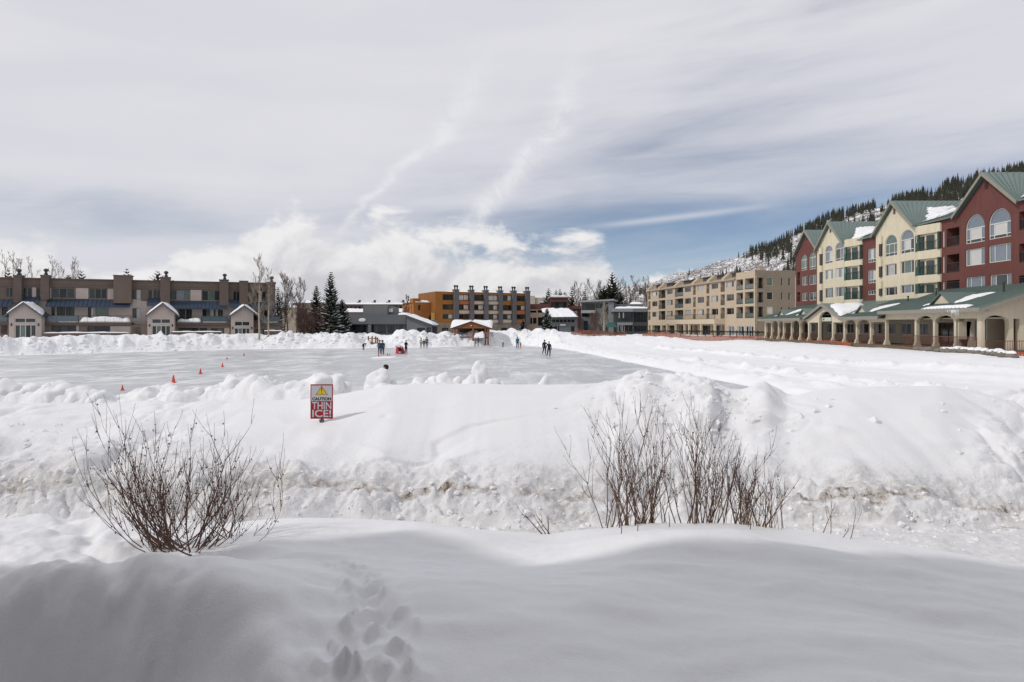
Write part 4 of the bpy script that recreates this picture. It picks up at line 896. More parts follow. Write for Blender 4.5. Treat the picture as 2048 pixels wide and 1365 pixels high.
# ================================================================== cluster right of centre
def mid_right():
    # pale stepped building at the back
    Y = 205.0; P = lambda u: ((u - U0) / FPX * Y, Y)
    PT = mat('pale_tan', (0.47, 0.42, 0.36), .85, .08, .4); RB = mat('red_brown', (0.13, 0.055, 0.045), .8, .12, .5, stripe=(2, .35, .15)); TB = mat('warm_tan', (0.44, 0.36, 0.28), .85, .08, .5)
    F = Fac('pale_building', 'pale stepped building rising behind the red-brown roof block', 'building', P(1059), P(1150), 1.2); r = F.root; z = lambda v: F.z(1090, v); sx = F.s
    mb = MB(); mb.box(sx(1059), sx(1070), 0, 12, -2, z(592)); mb.box(sx(1070) + .01, sx(1100), .4, 12, -2, z(595.5)); mb.box(sx(1135), sx(1147), .2, 12, -2, z(595)); mb.build('wall', PT, r)
    snow_slab('snow', [(sx(1080), .2, z(605)), (sx(1099), .2, z(605)), (sx(1099), 6, z(598)), (sx(1080), 6, z(598))], .8, r, 41, 12, 8)
    mb = MB(); mb.box(sx(1080), sx(1100) - .02, -.05, .39, z(608.5), z(605.5)); mb.build('dark_canopy', F_DARK, r)
    # red-brown block with beige arcade wing
    Y = 165.0; P = lambda u: ((u - U0) / FPX * Y, Y)
    F = Fac('red_brown_building', 'flat red-brown building with beige balconied wing, right of the orange block', 'building', P(1058), P(1176), 1.0); r = F.root; z = lambda v: F.z(1090, v); sx = F.s
    hs = []
    s0, s1, a, b = F.rect(1102, 604, 1134, 615); hs.append(window(r, s0, s1, a, b, 0, .3, F_DARK, 'mdmd'))
    wall(r, 'tower_wall', RB, rect_poly(sx(1100), sx(1136), z(618), z(595.5)), hs)
    mb = MB(); mb.box(sx(1136) - .3, sx(1136), .305, 9, z(618), z(595.5)); mb.box(sx(1100), sx(1136) - .31, 8.5, 8.8, z(618), z(595.5)); mb.build('tower_wall', RB, r)
    mb = MB(); mb.box(sx(1099), sx(1138), -.4, 9.2, z(595.5) + .003, z(593.5)); mb.build('tower_roof', mat('pale_cap', (.4, .37, .33), .7), r)
    snow_slab('snow', [(sx(1100), -.3, z(593.5)), (sx(1137), -.3, z(593.5)), (sx(1137), 9, z(593.5)), (sx(1100), 9, z(593.5))], .4, r, 42, 14, 8)
    mb = MB(); mb.box(sx(1058), sx(1100) - .01, -.2, 8, z(619), z(608.5)); mb.build('upper_band', RB, r)
    mb = MB(); mb.box(sx(1136) + .01, sx(1164), .5, 8, z(618), z(612)); mb.build('upper_band', RB, r)
    hs = []
    for (u0, v0, u1, v1, pn) in [(1060, 621.5, 1073, 626, 'dd'), (1075.5, 620.5, 1085, 626, 'dd'), (1059.5, 636, 1064.5, 648, 'm'), (1066, 636, 1073, 648, 'm'), (1076, 635, 1087, 652, 'd')]:
        s0, s1, a, b = F.rect(u0, v0, u1, v1, .6); hs.append(window(r, s0, s1, a, b, .6, .8, F_DARK, pn))
    wall(r, 'beige_wing', TB, rect_poly(sx(1058, .6), sx(1090, .6), -1.5, z(619.3)), hs, .6)
    mb = MB(); mb.box(sx(1090) + .02, sx(1164), 2.5, 3, -1.5, z(618.2)); mb.build('rear_wall', RB, r)
    # snow roofed grey building
    Y = 150.0; P = lambda u: ((u - U0) / FPX * Y, Y)
    GY = mat('slate_wall', (0.125, 0.135, 0.142), .8, .1, .5, stripe=(2, .45, .15)); DK = mat('slate_dark', (0.05, 0.053, 0.058), .8, .1); LG = mat('light_grey_trim', (0.30, 0.315, 0.32), .7, .06)
    F = Fac('snow_roofed_building', 'dark grey building with a bright slab of snow on its sloping roof', 'building', P(1097), P(1161), 1.0); r = F.root; z = lambda v: F.z(1125, v); sx = F.s
    mb = MB(); mb.slab([(sx(1095), -1.0, z(635.5)), (sx(1156), -1.0, z(634.5)), (sx(1148), 6, z(617.5)), (sx(1084), 6, z(617.5))], (0, 0, -.35)); mb.box(sx(1096), sx(1156), -1.05, -.7, z(638.5), z(635.8)); ro = mb.build('roof', DK, r)
    snow_slab('snow', [(sx(1094), -1.0, z(635)), (sx(1155), -1.0, z(634)), (sx(1142), 6, z(617.3)), (sx(1084), 6, z(617.3))], .55, ro, 43, 26, 12, .02)
    hs = []
    for k in range(6): s0, s1, a, b = F.rect(1104 + k * 7.7, 639.5, 1110.5 + k * 7.7, 645); hs.append(window(r, s0, s1, a, b, 0, .15, F_DARK, 'd'))
    for (u0, u1, pn) in [(1102, 1114, 'dd'), (1116, 1118.5, 'd'), (1142, 1149, 'dd')]: s0, s1, a, b = F.rect(u0, 653, u1, 664, 0); hs.append(window(r, s0, s1, a, b, 0, .3, F_DARK, pn))
    wall(r, 'front_wall', GY, rect_poly(sx(1098), sx(1155), -1.5, z(638.6)), hs)
    mb = MB(); mb.box(sx(1155) - .3, sx(1155), .31, 7, -1.5, z(622)); mb.build('end_wall', GY, r)
    s0, s1, a, b = F.rect(1120, 648.5, 1131, 651.8); p = MB(); p.box(s0, s1, -.12, -.005, a, b); p.build('sign_board', mat('sign_pale', (.55, .56, .58), .6, .12, 4), r)
    # modern grey building
    F = Fac('grey_balcony_building', 'modern grey building with wide roof overhang, balcony and tall grey pier', 'building', (W(1161, 650, 157).x, 157), (W(1227, 650, 155).x, 155), 1.0); r = F.root; sx = F.s
    z = lambda v, u=1195: F.z(u, v)
    mb = MB(); mb.slab([(sx(1161), -1.2, z(605)), (sx(1228), -1.2, z(602)), (sx(1228), 8, z(602)), (sx(1161), 8, z(605))], (0, 0, .32)); ro = mb.build('roof', LG, r)
    hs = []
    for (u0, v0, u1, v1, pn, d) in [(1164.5, 608.5, 1190, 620.5, 'mddd', .4), (1192, 608.5, 1197.5, 617, 'm', .2), (1199.5, 608, 1204.5, 617, 'd', .2), (1211, 606, 1216, 621, 'd', .3), (1164, 628, 1190, 634, 'dd', 1.0), (1167, 642, 1176, 662, 'm', .2), (1208, 634, 1216, 643, 'dd', .2), (1199, 648, 1206, 663, 'd', .3)]:
        s0, s1, a, b = F.rect(u0, v0, u1, v1); hs.append(window(r, s0, s1, a, b, 0, d, F_DARK, pn))
    wall(r, 'front_wall', GY, rect_poly(sx(1162), sx(1226), -1.5, z(605.3)), hs)
    s0, s1, a, b = F.rect(1162, 621, 1191, 626.5, 1.0); p = MB(); p.box(s0, s1, -1.0, -.003, a, b); p.build('balcony_front', LG, r)
    mb = MB(); s0, s1 = sx(1217, .5), sx(1227, .5); mb.box(s0, s1, -.5, -.004, -1.5, z(606)); mb.build('pier', mat('pier_grey', (.20, .215, .225), .8, .08), r)
    mb = MB(); s0, s1 = sx(1206, .6), sx(1210, .6); mb.box(s0, s1, -.6, -.004, -1.5, z(606)); mb.build('pier', LG, r)
    mb = MB(); mb.box(sx(1226) - .3, sx(1226), .31, 7.5, -1.5, z(606)); mb.build('end_wall', GY, r)
    # dark glass building
    F = Fac('dark_glass_building', 'two-storey dark glass building with snow-topped pale fascia beside the beige condominium', 'building', (W(1228, 650, 150).x, 150), (W(1296, 650, 150).x, 150), 1.0); r = F.root; sx = F.s; z = lambda v: F.z(1260, v)
    hs = []
    for k in range(8):
        s0, s1, a, b = F.rect(1232.5 + k * 4.2, 625, 1236.2 + k * 4.2, 643); hs.append(window(r, s0, s1, a, b, 0, .15, F_DARK, 'p' if k in (1, 3) else 'mddbdm'[k % 6], low=.35))
    s0, s1, a, b = F.rect(1267.5, 625, 1294, 645); hs.append(window(r, s0, s1, a, b, 0, .25, F_DARK, 'dddd'))
    for k in range(4): s0, s1, a, b = F.rect(1234 + k * 8, 651, 1241 + k * 8, 664); hs.append(window(r, s0, s1, a, b, 0, .2, F_WHITE if k < 2 else F_DARK, 'bd' if k < 2 else 'dd'))
    s0, s1, a, b = F.rect(1268, 652, 1294, 664); hs.append(window(r, s0, s1, a, b, 0, .2, F_DARK, 'dddd'))
    wall(r, 'front_wall', DK, rect_poly(sx(1228), sx(1296), -1.5, z(624)), hs)
    mb = MB(); mb.box(sx(1227), sx(1265), -1.0, 6, z(624) + .003, z(617.5)); mb.box(sx(1265) + .01, sx(1296), -.3, 6, z(624) + .003, z(617)); mb.box(sx(1234), sx(1265), -.15, -.004, z(650.5), z(645.5)); mb.build('fascia', mat('fascia_pale', (.22, .235, .245), .7, .06), r)
    snow_slab('snow', [(sx(1235), -.9, z(617.5)), (sx(1295), -.9, z(617.3)), (sx(1295), 5, z(616)), (sx(1235), 5, z(616))], .38, r, 44, 26, 8)
    mb = MB(); mb.box(sx(1234), sx(1296), 6.01, 12, -1.5, z(607)); o = mb.build('upper_setback', GY, r)
    snow_slab('snow', [(sx(1275), 6.0, z(607)), (sx(1296), 6.0, z(607)), (sx(1296), 11, z(606)), (sx(1275), 11, z(606))], .5, r, 45, 12, 8)
    s0, s1, a, b = F.rect(1214, 646, 1233, 655, 2.0); mb = MB(); mb.slab([(s0, -2, a), (s1, -2, a), (s1, -.3, b), (s0, -.3, b)], (0, 0, .08)); mb.build('green_awning', mat('awning_green', (.03, .10, .085), .6, .1), r)
mid_right()

# ================================================================== G. beige condominium
def beige_condo():
    Yc = 122.0; C = W(1510, 650, Yc); Yf = Yc * 108.4 / 75.0; D = W(1295, 650, Yf)
    z0 = 1.0
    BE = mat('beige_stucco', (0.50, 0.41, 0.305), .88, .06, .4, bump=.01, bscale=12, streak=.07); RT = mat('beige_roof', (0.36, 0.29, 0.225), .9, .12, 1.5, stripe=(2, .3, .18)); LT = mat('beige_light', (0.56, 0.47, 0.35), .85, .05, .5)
    F = Fac('beige_condominium', 'long four-storey beige condominium with balconies and stepped roof, right background', 'building', (D.x, D.y), (C.x, C.y), z0); r = F.root; L = F.L
    X = lambda x: F.s(1280 + x / 6.024)
    zr = []
    for (a, b) in [(330, 260), (495, 415), (660, 580)]: zr.append((F.z(1461, 520 + a / 6.024), F.z(1461, 520 + b / 6.024)))
    zt = F.z(1505, 541.6); zg = F.z(1461, 520 + 770 / 6.024)
    hs = []; rnd = random.Random(4)
    wins = [(145, 208), (325, 392), (538, 612), (692, 770), (860, 940), (1040, 1130)]
    logs = [(100, 125), (225, 305), (420, 520), (640, 670), (800, 835), (970, 1020), (1160, 1240), (1262, 1370)]
    looks = [['pd', 'dm', 'mc'], ['dm', 'cm', 'cm'], ['dm', 'mm', 'cc'], ['cc', 'md', 'pg'], ['dd', 'cm', 'dd'], ['cm', 'md', 'dd']]
    for i, (x0, x1) in enumerate(wins):
        for k, (a, b) in enumerate(zr): hs.append(window(r, X(x0), X(x1), a, b, 0, .16, F_TAN, looks[i][k], [.66], fw=.07))
    RG = mat('balcony_glass', (0.12, 0.145, 0.135), .1, .15, spec=.6)
    for i, (x0, x1) in enumerate(logs):
        for k, (a, b) in enumerate(zr):
            w = X(x1) - X(x0); hs.append(loggia(r, X(x0), X(x1), a - .75, b + .12, 0, .9, rnd.choice(['dm', 'md', 'dp', 'dd']) if w > 2 else 'd', F_TAN if i > 5 else F_DARK, .95, step=.3, glass=RG if i in (2, 6, 7) else None))
    # ground floor shop fronts
    for (x0, x1, pn) in [(105, 128, 'd'), (145, 245, 'mdd'), (262, 310, 'dd'), (330, 450, 'dmd'), (470, 530, 'mm'), (552, 630, 'dd'), (650, 690, 'd'), (712, 845, 'dmd'), (870, 970, 'mbd'), (985, 1020, 'd')]:
        hs.append(window(r, X(x0), X(x1), .25, zg - .35, 0, .8, F_DARK, pn, fw=.08))
    for (x0, x1, pn) in [(1058, 1135, 'bb'), (1172, 1250, 'bm'), (1270, 1365, 'dbd')]: hs.append(window(r, X(x0), X(x1), .5, zg - .45, 0, .2, F_WHITE, pn, fw=.12))
    eav = F.z(1461, 520 + 245 / 6.024)
    wall(r, 'front_wall', BE, [(0, -1.5), (L, -1.5), (L, zt), (X(1155), zt), (X(1155), eav), (0, eav)], hs)
    # sloping roof fields with fins and dark-edged dormers
    s_end = X(1152)
    mb = MB(); mb.slab([(0, -.35, eav - .05), (s_end, -.35, eav - .05), (s_end, 2.2, zt - .15), (0, 2.2, zt - .15)], (0, .1, .12)); mb.build('sloped_roof', RT, r)
    mb = MB(); mb.box(0, L - .31, 2.31, 14, zt - .4, zt - .16); mb.build('roof', RT, r)
    for x in (100, 235, 425, 640, 825, 1005):
        s0 = X(x); q = MB(); q.prism_x([(-.2, eav - .02), (-.2, eav + .55), (1.0, zt + .35), (2.6, zt + .35), (2.6, eav - .02)], s0 - .45, s0 + .75); q.box(s0 - .5, s0 + .8, .95, 2.65, zt + .352, zt + .45); q.build('roof_fin', BE, r)
    for (x0, x1) in [(150, 215), (275, 340), (475, 540), (590, 628), (705, 790), (870, 960), (1050, 1150)]:
        q = MB(); q.box(X(x0), X(x1), 1.0, 2.6, zt - .6, zt + .10); q.box(X(x0) - .1, X(x1) + .1, .75, 2.7, zt + .102, zt + .28); q.build('roof_dormer', mat('dormer_dark', (.09, .075, .065), .8), r)
    # long terrace over the shops
    s0, s1 = X(425), X(1022); zs = zr[2][0] - .85
    mb = MB(); mb.box(s0, s1, -2.2, -.004, zg - .05, zs); mb.build('terrace', LT, r)
    railing(r, s0, s1, zs + .002, 1.05, 2.1, .35)
    for x in (425, 530, 640, 700, 845, 1015): q = MB(); q.box(X(x) - .2, X(x) + .2, -2.15, -1.75, -1.5, zg - .053); q.build('pillar', LT, r)
    # side towards the camera
    E = (C.x + F.d.y * 0, C.y)
    d2 = Vector((-F.d.y, F.d.x)); Bp = Vector((C.x, C.y)) + d2 * 15.0
    S = Fac('side', None, None, (C.x, C.y), (Bp.x, Bp.y), z0, root=link('side_wall', None, r)); sr = S.root
    sr.location = (L, 0, 0); sr.rotation_euler = (0, 0, R(90)); sr.name = 'side_wing'
    ZX = lambda x: S.s(1280 + x / 6.024)
    hs = []
    for k, (a, b) in enumerate([(345, 215), (515, 390), (690, 565)]):
        za, zb = S.z(1520, 520 + a / 6.024), S.z(1520, 520 + b / 6.024)
        hs.append(loggia(sr, ZX(1408), ZX(1485), za, zb, 0, .8, 'dm', F_DARK, .95, step=.3))
        hs.append(window(sr, ZX(1525), ZX(1600), za + .5, zb + .05, 0, .12, F_TAN, ['g', 'd', 'p'][k], fw=.08))
        for (q0, q1) in ((1697, 1720), (1785, 1812)): hs.append(window(sr, ZX(q0), ZX(q1), za + .5 if k < 2 else za + 1.0, zb, 0, .15, F_TAN, 'd', fw=.06))
    S2 = wall(sr, 'side_wall', mat('shaded_side_stucco', (0.255, 0.21, 0.16), .88, .08, .4, bump=.01, bscale=12, streak=.1), rect_poly(.002, 15, -1.5, zt), hs)  # stucco darker than the front's; part of this side's shade is in the colour
    mb = MB(); mb.box(.0, L - .01, 14, 14.3, -1.5, zt - .4); mb.build('back_wall', BE, r)
    mb = MB(); mb.box(0, .3, .31, 14, -1.5, zt - .4); mb.build('far_end_wall', BE, r)
    q = MB(); q.box(X(1230), X(1262), 3, 4, zt, zt + .9); q.build('chimney', BE, r)
    q = MB(); q.box(L - 1.0, L - .4, 9.0, 10.2, zt - .1, zt + 1.6); q.build('chimney', BE, r)
beige_condo()

# ================================================================== H. red and cream gabled building with arcade
XM = 44.0
def gabled():
    z0 = 1.3
    RED = mat('red_stucco', (0.150, 0.056, 0.047), .85, .09, .35, bump=.008, bscale=14, streak=.2); CRM = mat('cream_stucco', (0.66, 0.59, 0.44), .85, .06, .35, bump=.008, bscale=14, streak=.12)
    GRN = mat('green_roof', (0.17, 0.225, 0.205), .45, .09, .5, metal=.25); TRM = mat('rake_trim', (0.27, 0.255, 0.20), .6, .08); GPO = mat('green_post', (0.04, 0.10, 0.085), .6, .1)
    F = Fac('gabled_building', 'five-storey red and cream building with four steep gables and green roofs, right', 'building', (XM, 107.5), (XM, 50.0), z0); r = F.root; L = F.L
    SY = lambda Y: 107.5 - Y
    ze = 14.45 - z0; za = 17.5 - z0
    G = [('red', 101.8, 3.9, -.0), ('cream', 93.5, 3.8, .35), ('cream', 77.9, 3.95, .35), ('red', 63.3, 4.0, 0.0)]
    n0 = {0: 0.0, 1: .35, 2: .35, 3: 0.0}
    def sect(s0, s1, m, holes, n, gable=None, nm='wall'):
        out = [(s0, -1.5), (s1, -1.5), (s1, ze)] + ([((gable), za - .1)] if gable else []) + [(s0, ze)]
        return wall(r, nm, m, out, holes, n)
    def wr(u0, v0, u1, v1, n): return F.rect(u0, v0, u1, v1, n)
    def W3(u0, v0, u1, v1, n, panes, arch=0, low=0.0, fm=None, fr=None):
        s0, s1, a, b = wr(u0, v0, u1, v1, n); return window(r, s0, s1, a, b, n, .16, fm or F_WHITE, panes, fr, arch=arch, low=low, fw=.075)
    # --- far red gable
    hs = [W3(1602, 510, 1614, 541, 0, 'gg', .75, .22, fr=[.6]), W3(1618, 505, 1632, 539, 0, 'gg', .75, .22, fr=[.4]), W3(1603.5, 553.5, 1615, 571, 0, 'gm'), W3(1618, 550.5, 1632.5, 569.5, 0, 'mg'), W3(1603.5, 586, 1614.5, 602, 0, 'gm'), W3(1618, 584.5, 1632.5, 601, 0, 'mg')]
    for k, (v0, v1) in enumerate([(545, 571), (585, 604)]):
        s0, s1, a, b = wr(1594, v0, 1600, v1, 0); hs.append(loggia(r, s0, s1, a, b, 0, 1.0, 'd', rail=.9))
    sect(SY(105.9), SY(97.7), RED, hs, 0, SY(101.8), 'red_wall')
    # --- cream gable 1
    n = .35
    hs = [W3(1649.5, 492, 1665, 527.5, n, 'bp', .8, .2, fr=[.55]), W3(1670, 485.5, 1687, 522.5, n, 'mb', .8, .2, fr=[.55]), W3(1649.5, 540, 1665.7, 559.5, n, 'bpb', fr=[.3, .7]), W3(1670.5, 536, 1687, 556, n, 'pbp', fr=[.3, .7]), W3(1649.5, 576.5, 1665.7, 596.5, n, 'mbm', fr=[.3, .7]), W3(1670.5, 574.5, 1687.5, 594, n, 'bmb', fr=[.3, .7])]
    sect(SY(97.69), SY(89.7), CRM, hs, n, SY(93.6), 'cream_wall')
    # --- red link
    hs = [W3(1735.5, 497, 1755, 525, 0, 'bpbm', low=.25), W3(1735.5, 540, 1755, 566.5, 0, 'bbpb', low=.25), W3(1735.5, 581, 1755.5, 590, 0, 'mdmd')]
    sect(SY(89.69), SY(81.9), RED, hs, 0, None, 'red_wall')
    # --- cream gable 2
    hs = [W3(1769.5, 470, 1794, 513, n, 'ggg', 1.05, .27, fr=[.3, .72]), W3(1800.6, 460, 1828, 507, n, 'bpm', 1.05, .27, fr=[.25, .7]), W3(1770, 528.5, 1793, 552, n, 'mcm', fr=[.25, .75]), W3(1800.8, 521.5, 1828, 547, n, 'mgm', fr=[.25, .75]), W3(1770, 574.5, 1794, 591.5, n, 'ddd', fr=[.25, .75]), W3(1801, 570, 1828, 587, n, 'mbm', fr=[.25, .75])]
    sect(SY(81.89), SY(73.9), CRM, hs, n, SY(77.9), 'cream_wall')
    # --- red near gable
    hs = []
    for k, (v0, v1) in enumerate([(456, 493), (509, 545), (561, 583)]):
        s0, s1, a, b = wr(1893, v0, 1918.5, v1, 0); hs.append(loggia(r, s0, s1, a, b, 0, 1.6, 'dd', F_DARK, .95, step=.16))
        s0, s1, a, b = wr(2038, v0 - 34 * (1 - k * .35), 2062, v1 - 34 * (1 - k * .4), 0); hs.append(loggia(r, s0, s1, a, b, 0, 1.6, 'dd', F_DARK, .95, step=.16))
    for (v0, v1) in [(462, 495), (513, 546), (564, 584)]: hs.append(W3(1884.6, v0, 1888.6, v1, 0, 'p'))
    hs += [W3(1930.7, 429, 1969.4, 486, 0, 'bpb', 1.3, .26, fr=[.22, .78]), W3(1977, 417, 2021.5, 476.5, 0, 'bpb', 1.3, .24, fr=[.22, .78]), W3(1930.7, 497.6, 1969.4, 531, 0, 'bpb', fr=[.22, .76]), W3(1977, 489, 2021.5, 524, 0, 'bbb', fr=[.25, .77]), W3(1931.5, 554, 1970, 579.5, 0, 'bbb', fr=[.25, .77]), W3(1979.5, 549, 2023, 574.5, 0, 'bmb', fr=[.25, .77])]
    wall(r, 'red_wall', RED, [(SY(73.89), -1.5), (L, -1.5), (L, ze), (SY(59.3), ze), (SY(63.3), za - .1), (SY(67.3), ze), (SY(73.89), ze)], hs, 0)
    # --- angled cream balcony bays
    floors = [ze + .0 - .0]
    def bay(sa, sb, n1=1.5):
        zz = [(5.1, 6.0), (7.55, 8.55), (10.4, 11.2)]                      # parapet bands measured from the photo rows
        um = (U0 + FPX * XM / (107.5 - (sa + sb) / 2))
        bands = []
        for (vt, vb) in BV: bands.append((F.z(BU, vb, .9), F.z(BU, vt, .9)))
        plan = [(sa, -.34), (sa, -.40), (sa + (sb - sa) * .30, -.80), (sb, -.15), (sb, .1), (sa, .1)]
        o = None
        for i, (a, b) in enumerate(bands): q = MB(); q.prism_z(plan, a, b); q.build('bay_band', CRM, r)
        q = MB(); q.prism_z([(sa + .02, -.36), (sa + (sb - sa) * .5, -.36), (sb - .3, -.05), (sb - .3, .08), (sa + .02, .08)], bands[-1][0], bands[0][1] - .01); q.build('bay_back', CRM, r)
        for i in range(len(bands) - 1):
            lo, hi = bands[i + 1][1], bands[i][0]
            for (px, py) in [plan[1], plan[2], (sb - .12, -.36)]:
                q = MB(); q.box(px - .09 + (.1 if px == sa else 0), px + .09 + (.1 if px == sa else 0), py + .02, py + .2, lo - .02, hi + .02); q.build('bay_post', GPO, r)
            q = MB(); P1, P2, P3 = Vector((*plan[1], 0)), Vector((*plan[2], 0)), Vector((*plan[3], 0))
            for A_, B_ in ((P1, P2), (P2, P3)):
                dv = B_ - A_; k = int(dv.length / .22)
                for hgt in (.95, .12): q.tube([A_ + Vector((0, .08, lo + hgt)), B_ + Vector((0, .08, lo + hgt))], .028, 4)
                for j in range(1, k): pt = A_ + dv * (j / k); q.box(pt.x - .014, pt.x + .014, pt.y + .066, pt.y + .094, lo, lo + .95)
            q.build('railing', GPO, r)
            for (f0, f1, g) in [(.08, .42, 'd'), (.5, .78, 'm')]:
                x0, x1 = sa + (sb - sa) * f0, sa + (sb - sa) * f1
                q = MB(); q.quad((x0, -.375 if f0 < .3 else -.38, lo + .05), (x1, -.375 if f0 < .3 else -.25, lo + .05), (x1, -.375 if f0 < .3 else -.25, hi - .2), (x0, -.375 if f0 < .3 else -.38, hi - .2)); q.build('balcony_door', GL[g], r)
    BU = 1858; BV = [(447, 465), (499, 516), (549, 565), (586, 600)]
    bay(SY(73.9) + .01, SY(69.9))
    BU = 1710; BV = [(474.5, 490), (518.5, 530.5), (558.5, 571.5), (598.5, 610)]
    bay(SY(89.7) + .01, SY(85.6))
    # far corner balconies beside each cream gable
    for (u0, u1, rows_) in [(1638, 1642.5, [(509, 531), (545, 568), (581, 603)]), (1756.5, 1761.5, [(489, 513), (534, 555), (578, 592)])]:
        for (v0, v1) in rows_:
            s0, s1, a, b = F.rect(u0, v0, u1, v1, .55); q = MB(); q.box(s0 + .1, s1, -.55, -.36, a, b); q.build('corner_balcony', F_DARK, r)
            q = MB(); q.box(s0 + .05, s1 + .1, -.6, -.36, b + .003, b + .9); q.build('bay_band', CRM, r)
    # --- roofs
    zE, zA = ze + .02, za + .06; XR = 8.5
    def seams(q, a, b, c, step=.55):                       # ribs from edge a-b towards c
        pass
    mb = MB(); y0, y1 = SY(106.2), L
    zy = lambda y: zE - .12 + (zA - zE + .12) * (y + .35) / (XR + .35)
    mb.slab([(y0, .45, zy(.45)), (y1, .45, zy(.45)), (y1, XR, zA), (y0, XR, zA)], (0, 0, .12))
    k = int((y1 - y0) / .6)
    spans = [(SY(89.8), SY(82.0)), (SY(73.9), SY(67.5)), (SY(59.1), L)]
    for i in range(k + 1):
        x = y0 + .03 + (y1 - y0 - .06) * i / k; yq = -.35 if any(a < x < b for a, b in spans) else .45
        mb.slab([(x - .03, yq, zy(yq) + .123), (x + .03, yq, zy(yq) + .123), (x + .03, XR, zA + .123), (x - .03, XR, zA + .123)], (0, 0, .06))
    for a, b in spans: mb.slab([(a, -.35, zy(-.35)), (b, -.35, zy(-.35)), (b, .449, zy(.449)), (a, .449, zy(.449))], (0, 0, .12))
    mb.slab([(y0, XR + .01, zA), (y1, XR + .01, zA), (y1, XR + 9, zE), (y0, XR + 9, zE)], (0, 0, .12)); mb.build('main_roof', GRN, r)
    for gi, (cn, Yc, hw, nn) in enumerate(G):
        sc = SY(Yc); yf = -nn - .45; h = hw + .35; zl = zE - (zA - zE) * (.35 / hw) + .10; zp = zA + .16
        q = MB()
        for sg in (-1, 1):
            q.slab([(sc + sg * h, yf, zl), (sc, yf, zp), (sc, XR - .2, zp), (sc + sg * h, .6, zl)], (0, 0, .13))
            m_ = 15
            for i in range(1, m_):                          # standing seams running down the slope
                t = i / m_; ya = yf + (XR - .2 - yf) * t; yb = yf + (.6 - yf) * t
                w_ = .028; q.slab([(sc + sg * h, yb - w_, zl + .132), (sc, ya - w_, zp + .132), (sc, ya + w_, zp + .132), (sc + sg * h, yb + w_, zl + .132)], (0, 0, .06))
        ro = q.build('gable_roof', GRN, r)
        q = MB()
        for sg in (-1, 1): q.slab([(sc + sg * h, yf - .004, zl + .135), (sc, yf - .004, zp + .135), (sc, yf - .004, zp - .20), (sc + sg * h, yf - .004, zl - .18)], (0, -.06, 0))
        q.build('rake_board', TRM, ro)
        # louvred gable vent
        q = MB()
        vz = za - 1.15
        for i in range(5): q.slab([(sc - .22, -nn - .05, vz + i * .14), (sc + .22, -nn - .05, vz + i * .14), (sc + .22, -nn - .012, vz + i * .14 + .1), (sc - .22, -nn - .012, vz + i * .14 + .1)], (0, -.02, 0))
        q.build('gable_vent', mat('vent_dark', (.06, .035, .03), .8), r)
        # snow caught in the valley on the near side of each gable
        if gi > 0:
            s1_, z1_ = sc + h * .98, zl + .16
            f = lambda t, y: (sc + h * t, y, zp + (zl - zp) * t + .14)
            P00 = f(.93, .95); P10 = f(.34, 3.0); P11 = f(.30, 5.6); P01 = f(.62, 3.6)
            snow_slab('snow', [f(.95, .75), f(.30, 2.6), f(.26, 5.8), f(.66, 3.4)], .22, ro, 60 + gi, 22, 14, .07, (0, -.25, 1))
            yv = lambda t: .6 + (XR - .8) * (1 - t)
            mr = lambda s, y: (s, y, zE + (zA - zE) * (y + .35) / (XR + .35) + .13)
            snow_slab('snow', [mr(sc + h * .95, .25), mr(sc + h * 1.5, 1.0), mr(sc + h * 1.2, 4.2), mr(sc + h * .45, 5.2)], .24, ro, 70 + gi, 18, 14, .07, (0, -.25, 1))
    mb = MB(); mb.box(SY(105.9), SY(105.9) + .3, .31, 17, -1.5, ze); mb.box(L - .3, L, .31, 17, -1.5, ze); mb.box(SY(105.5), L - .3, 17.01, 17.3, -1.5, ze); mb.build('end_wall', CRM, r)
    p = MB(); p.box(SY(107.0), SY(105.91), .4, 3.0, -1.5, ze - 3.2); p.build('corner_stair', CRM, r)
gabled()

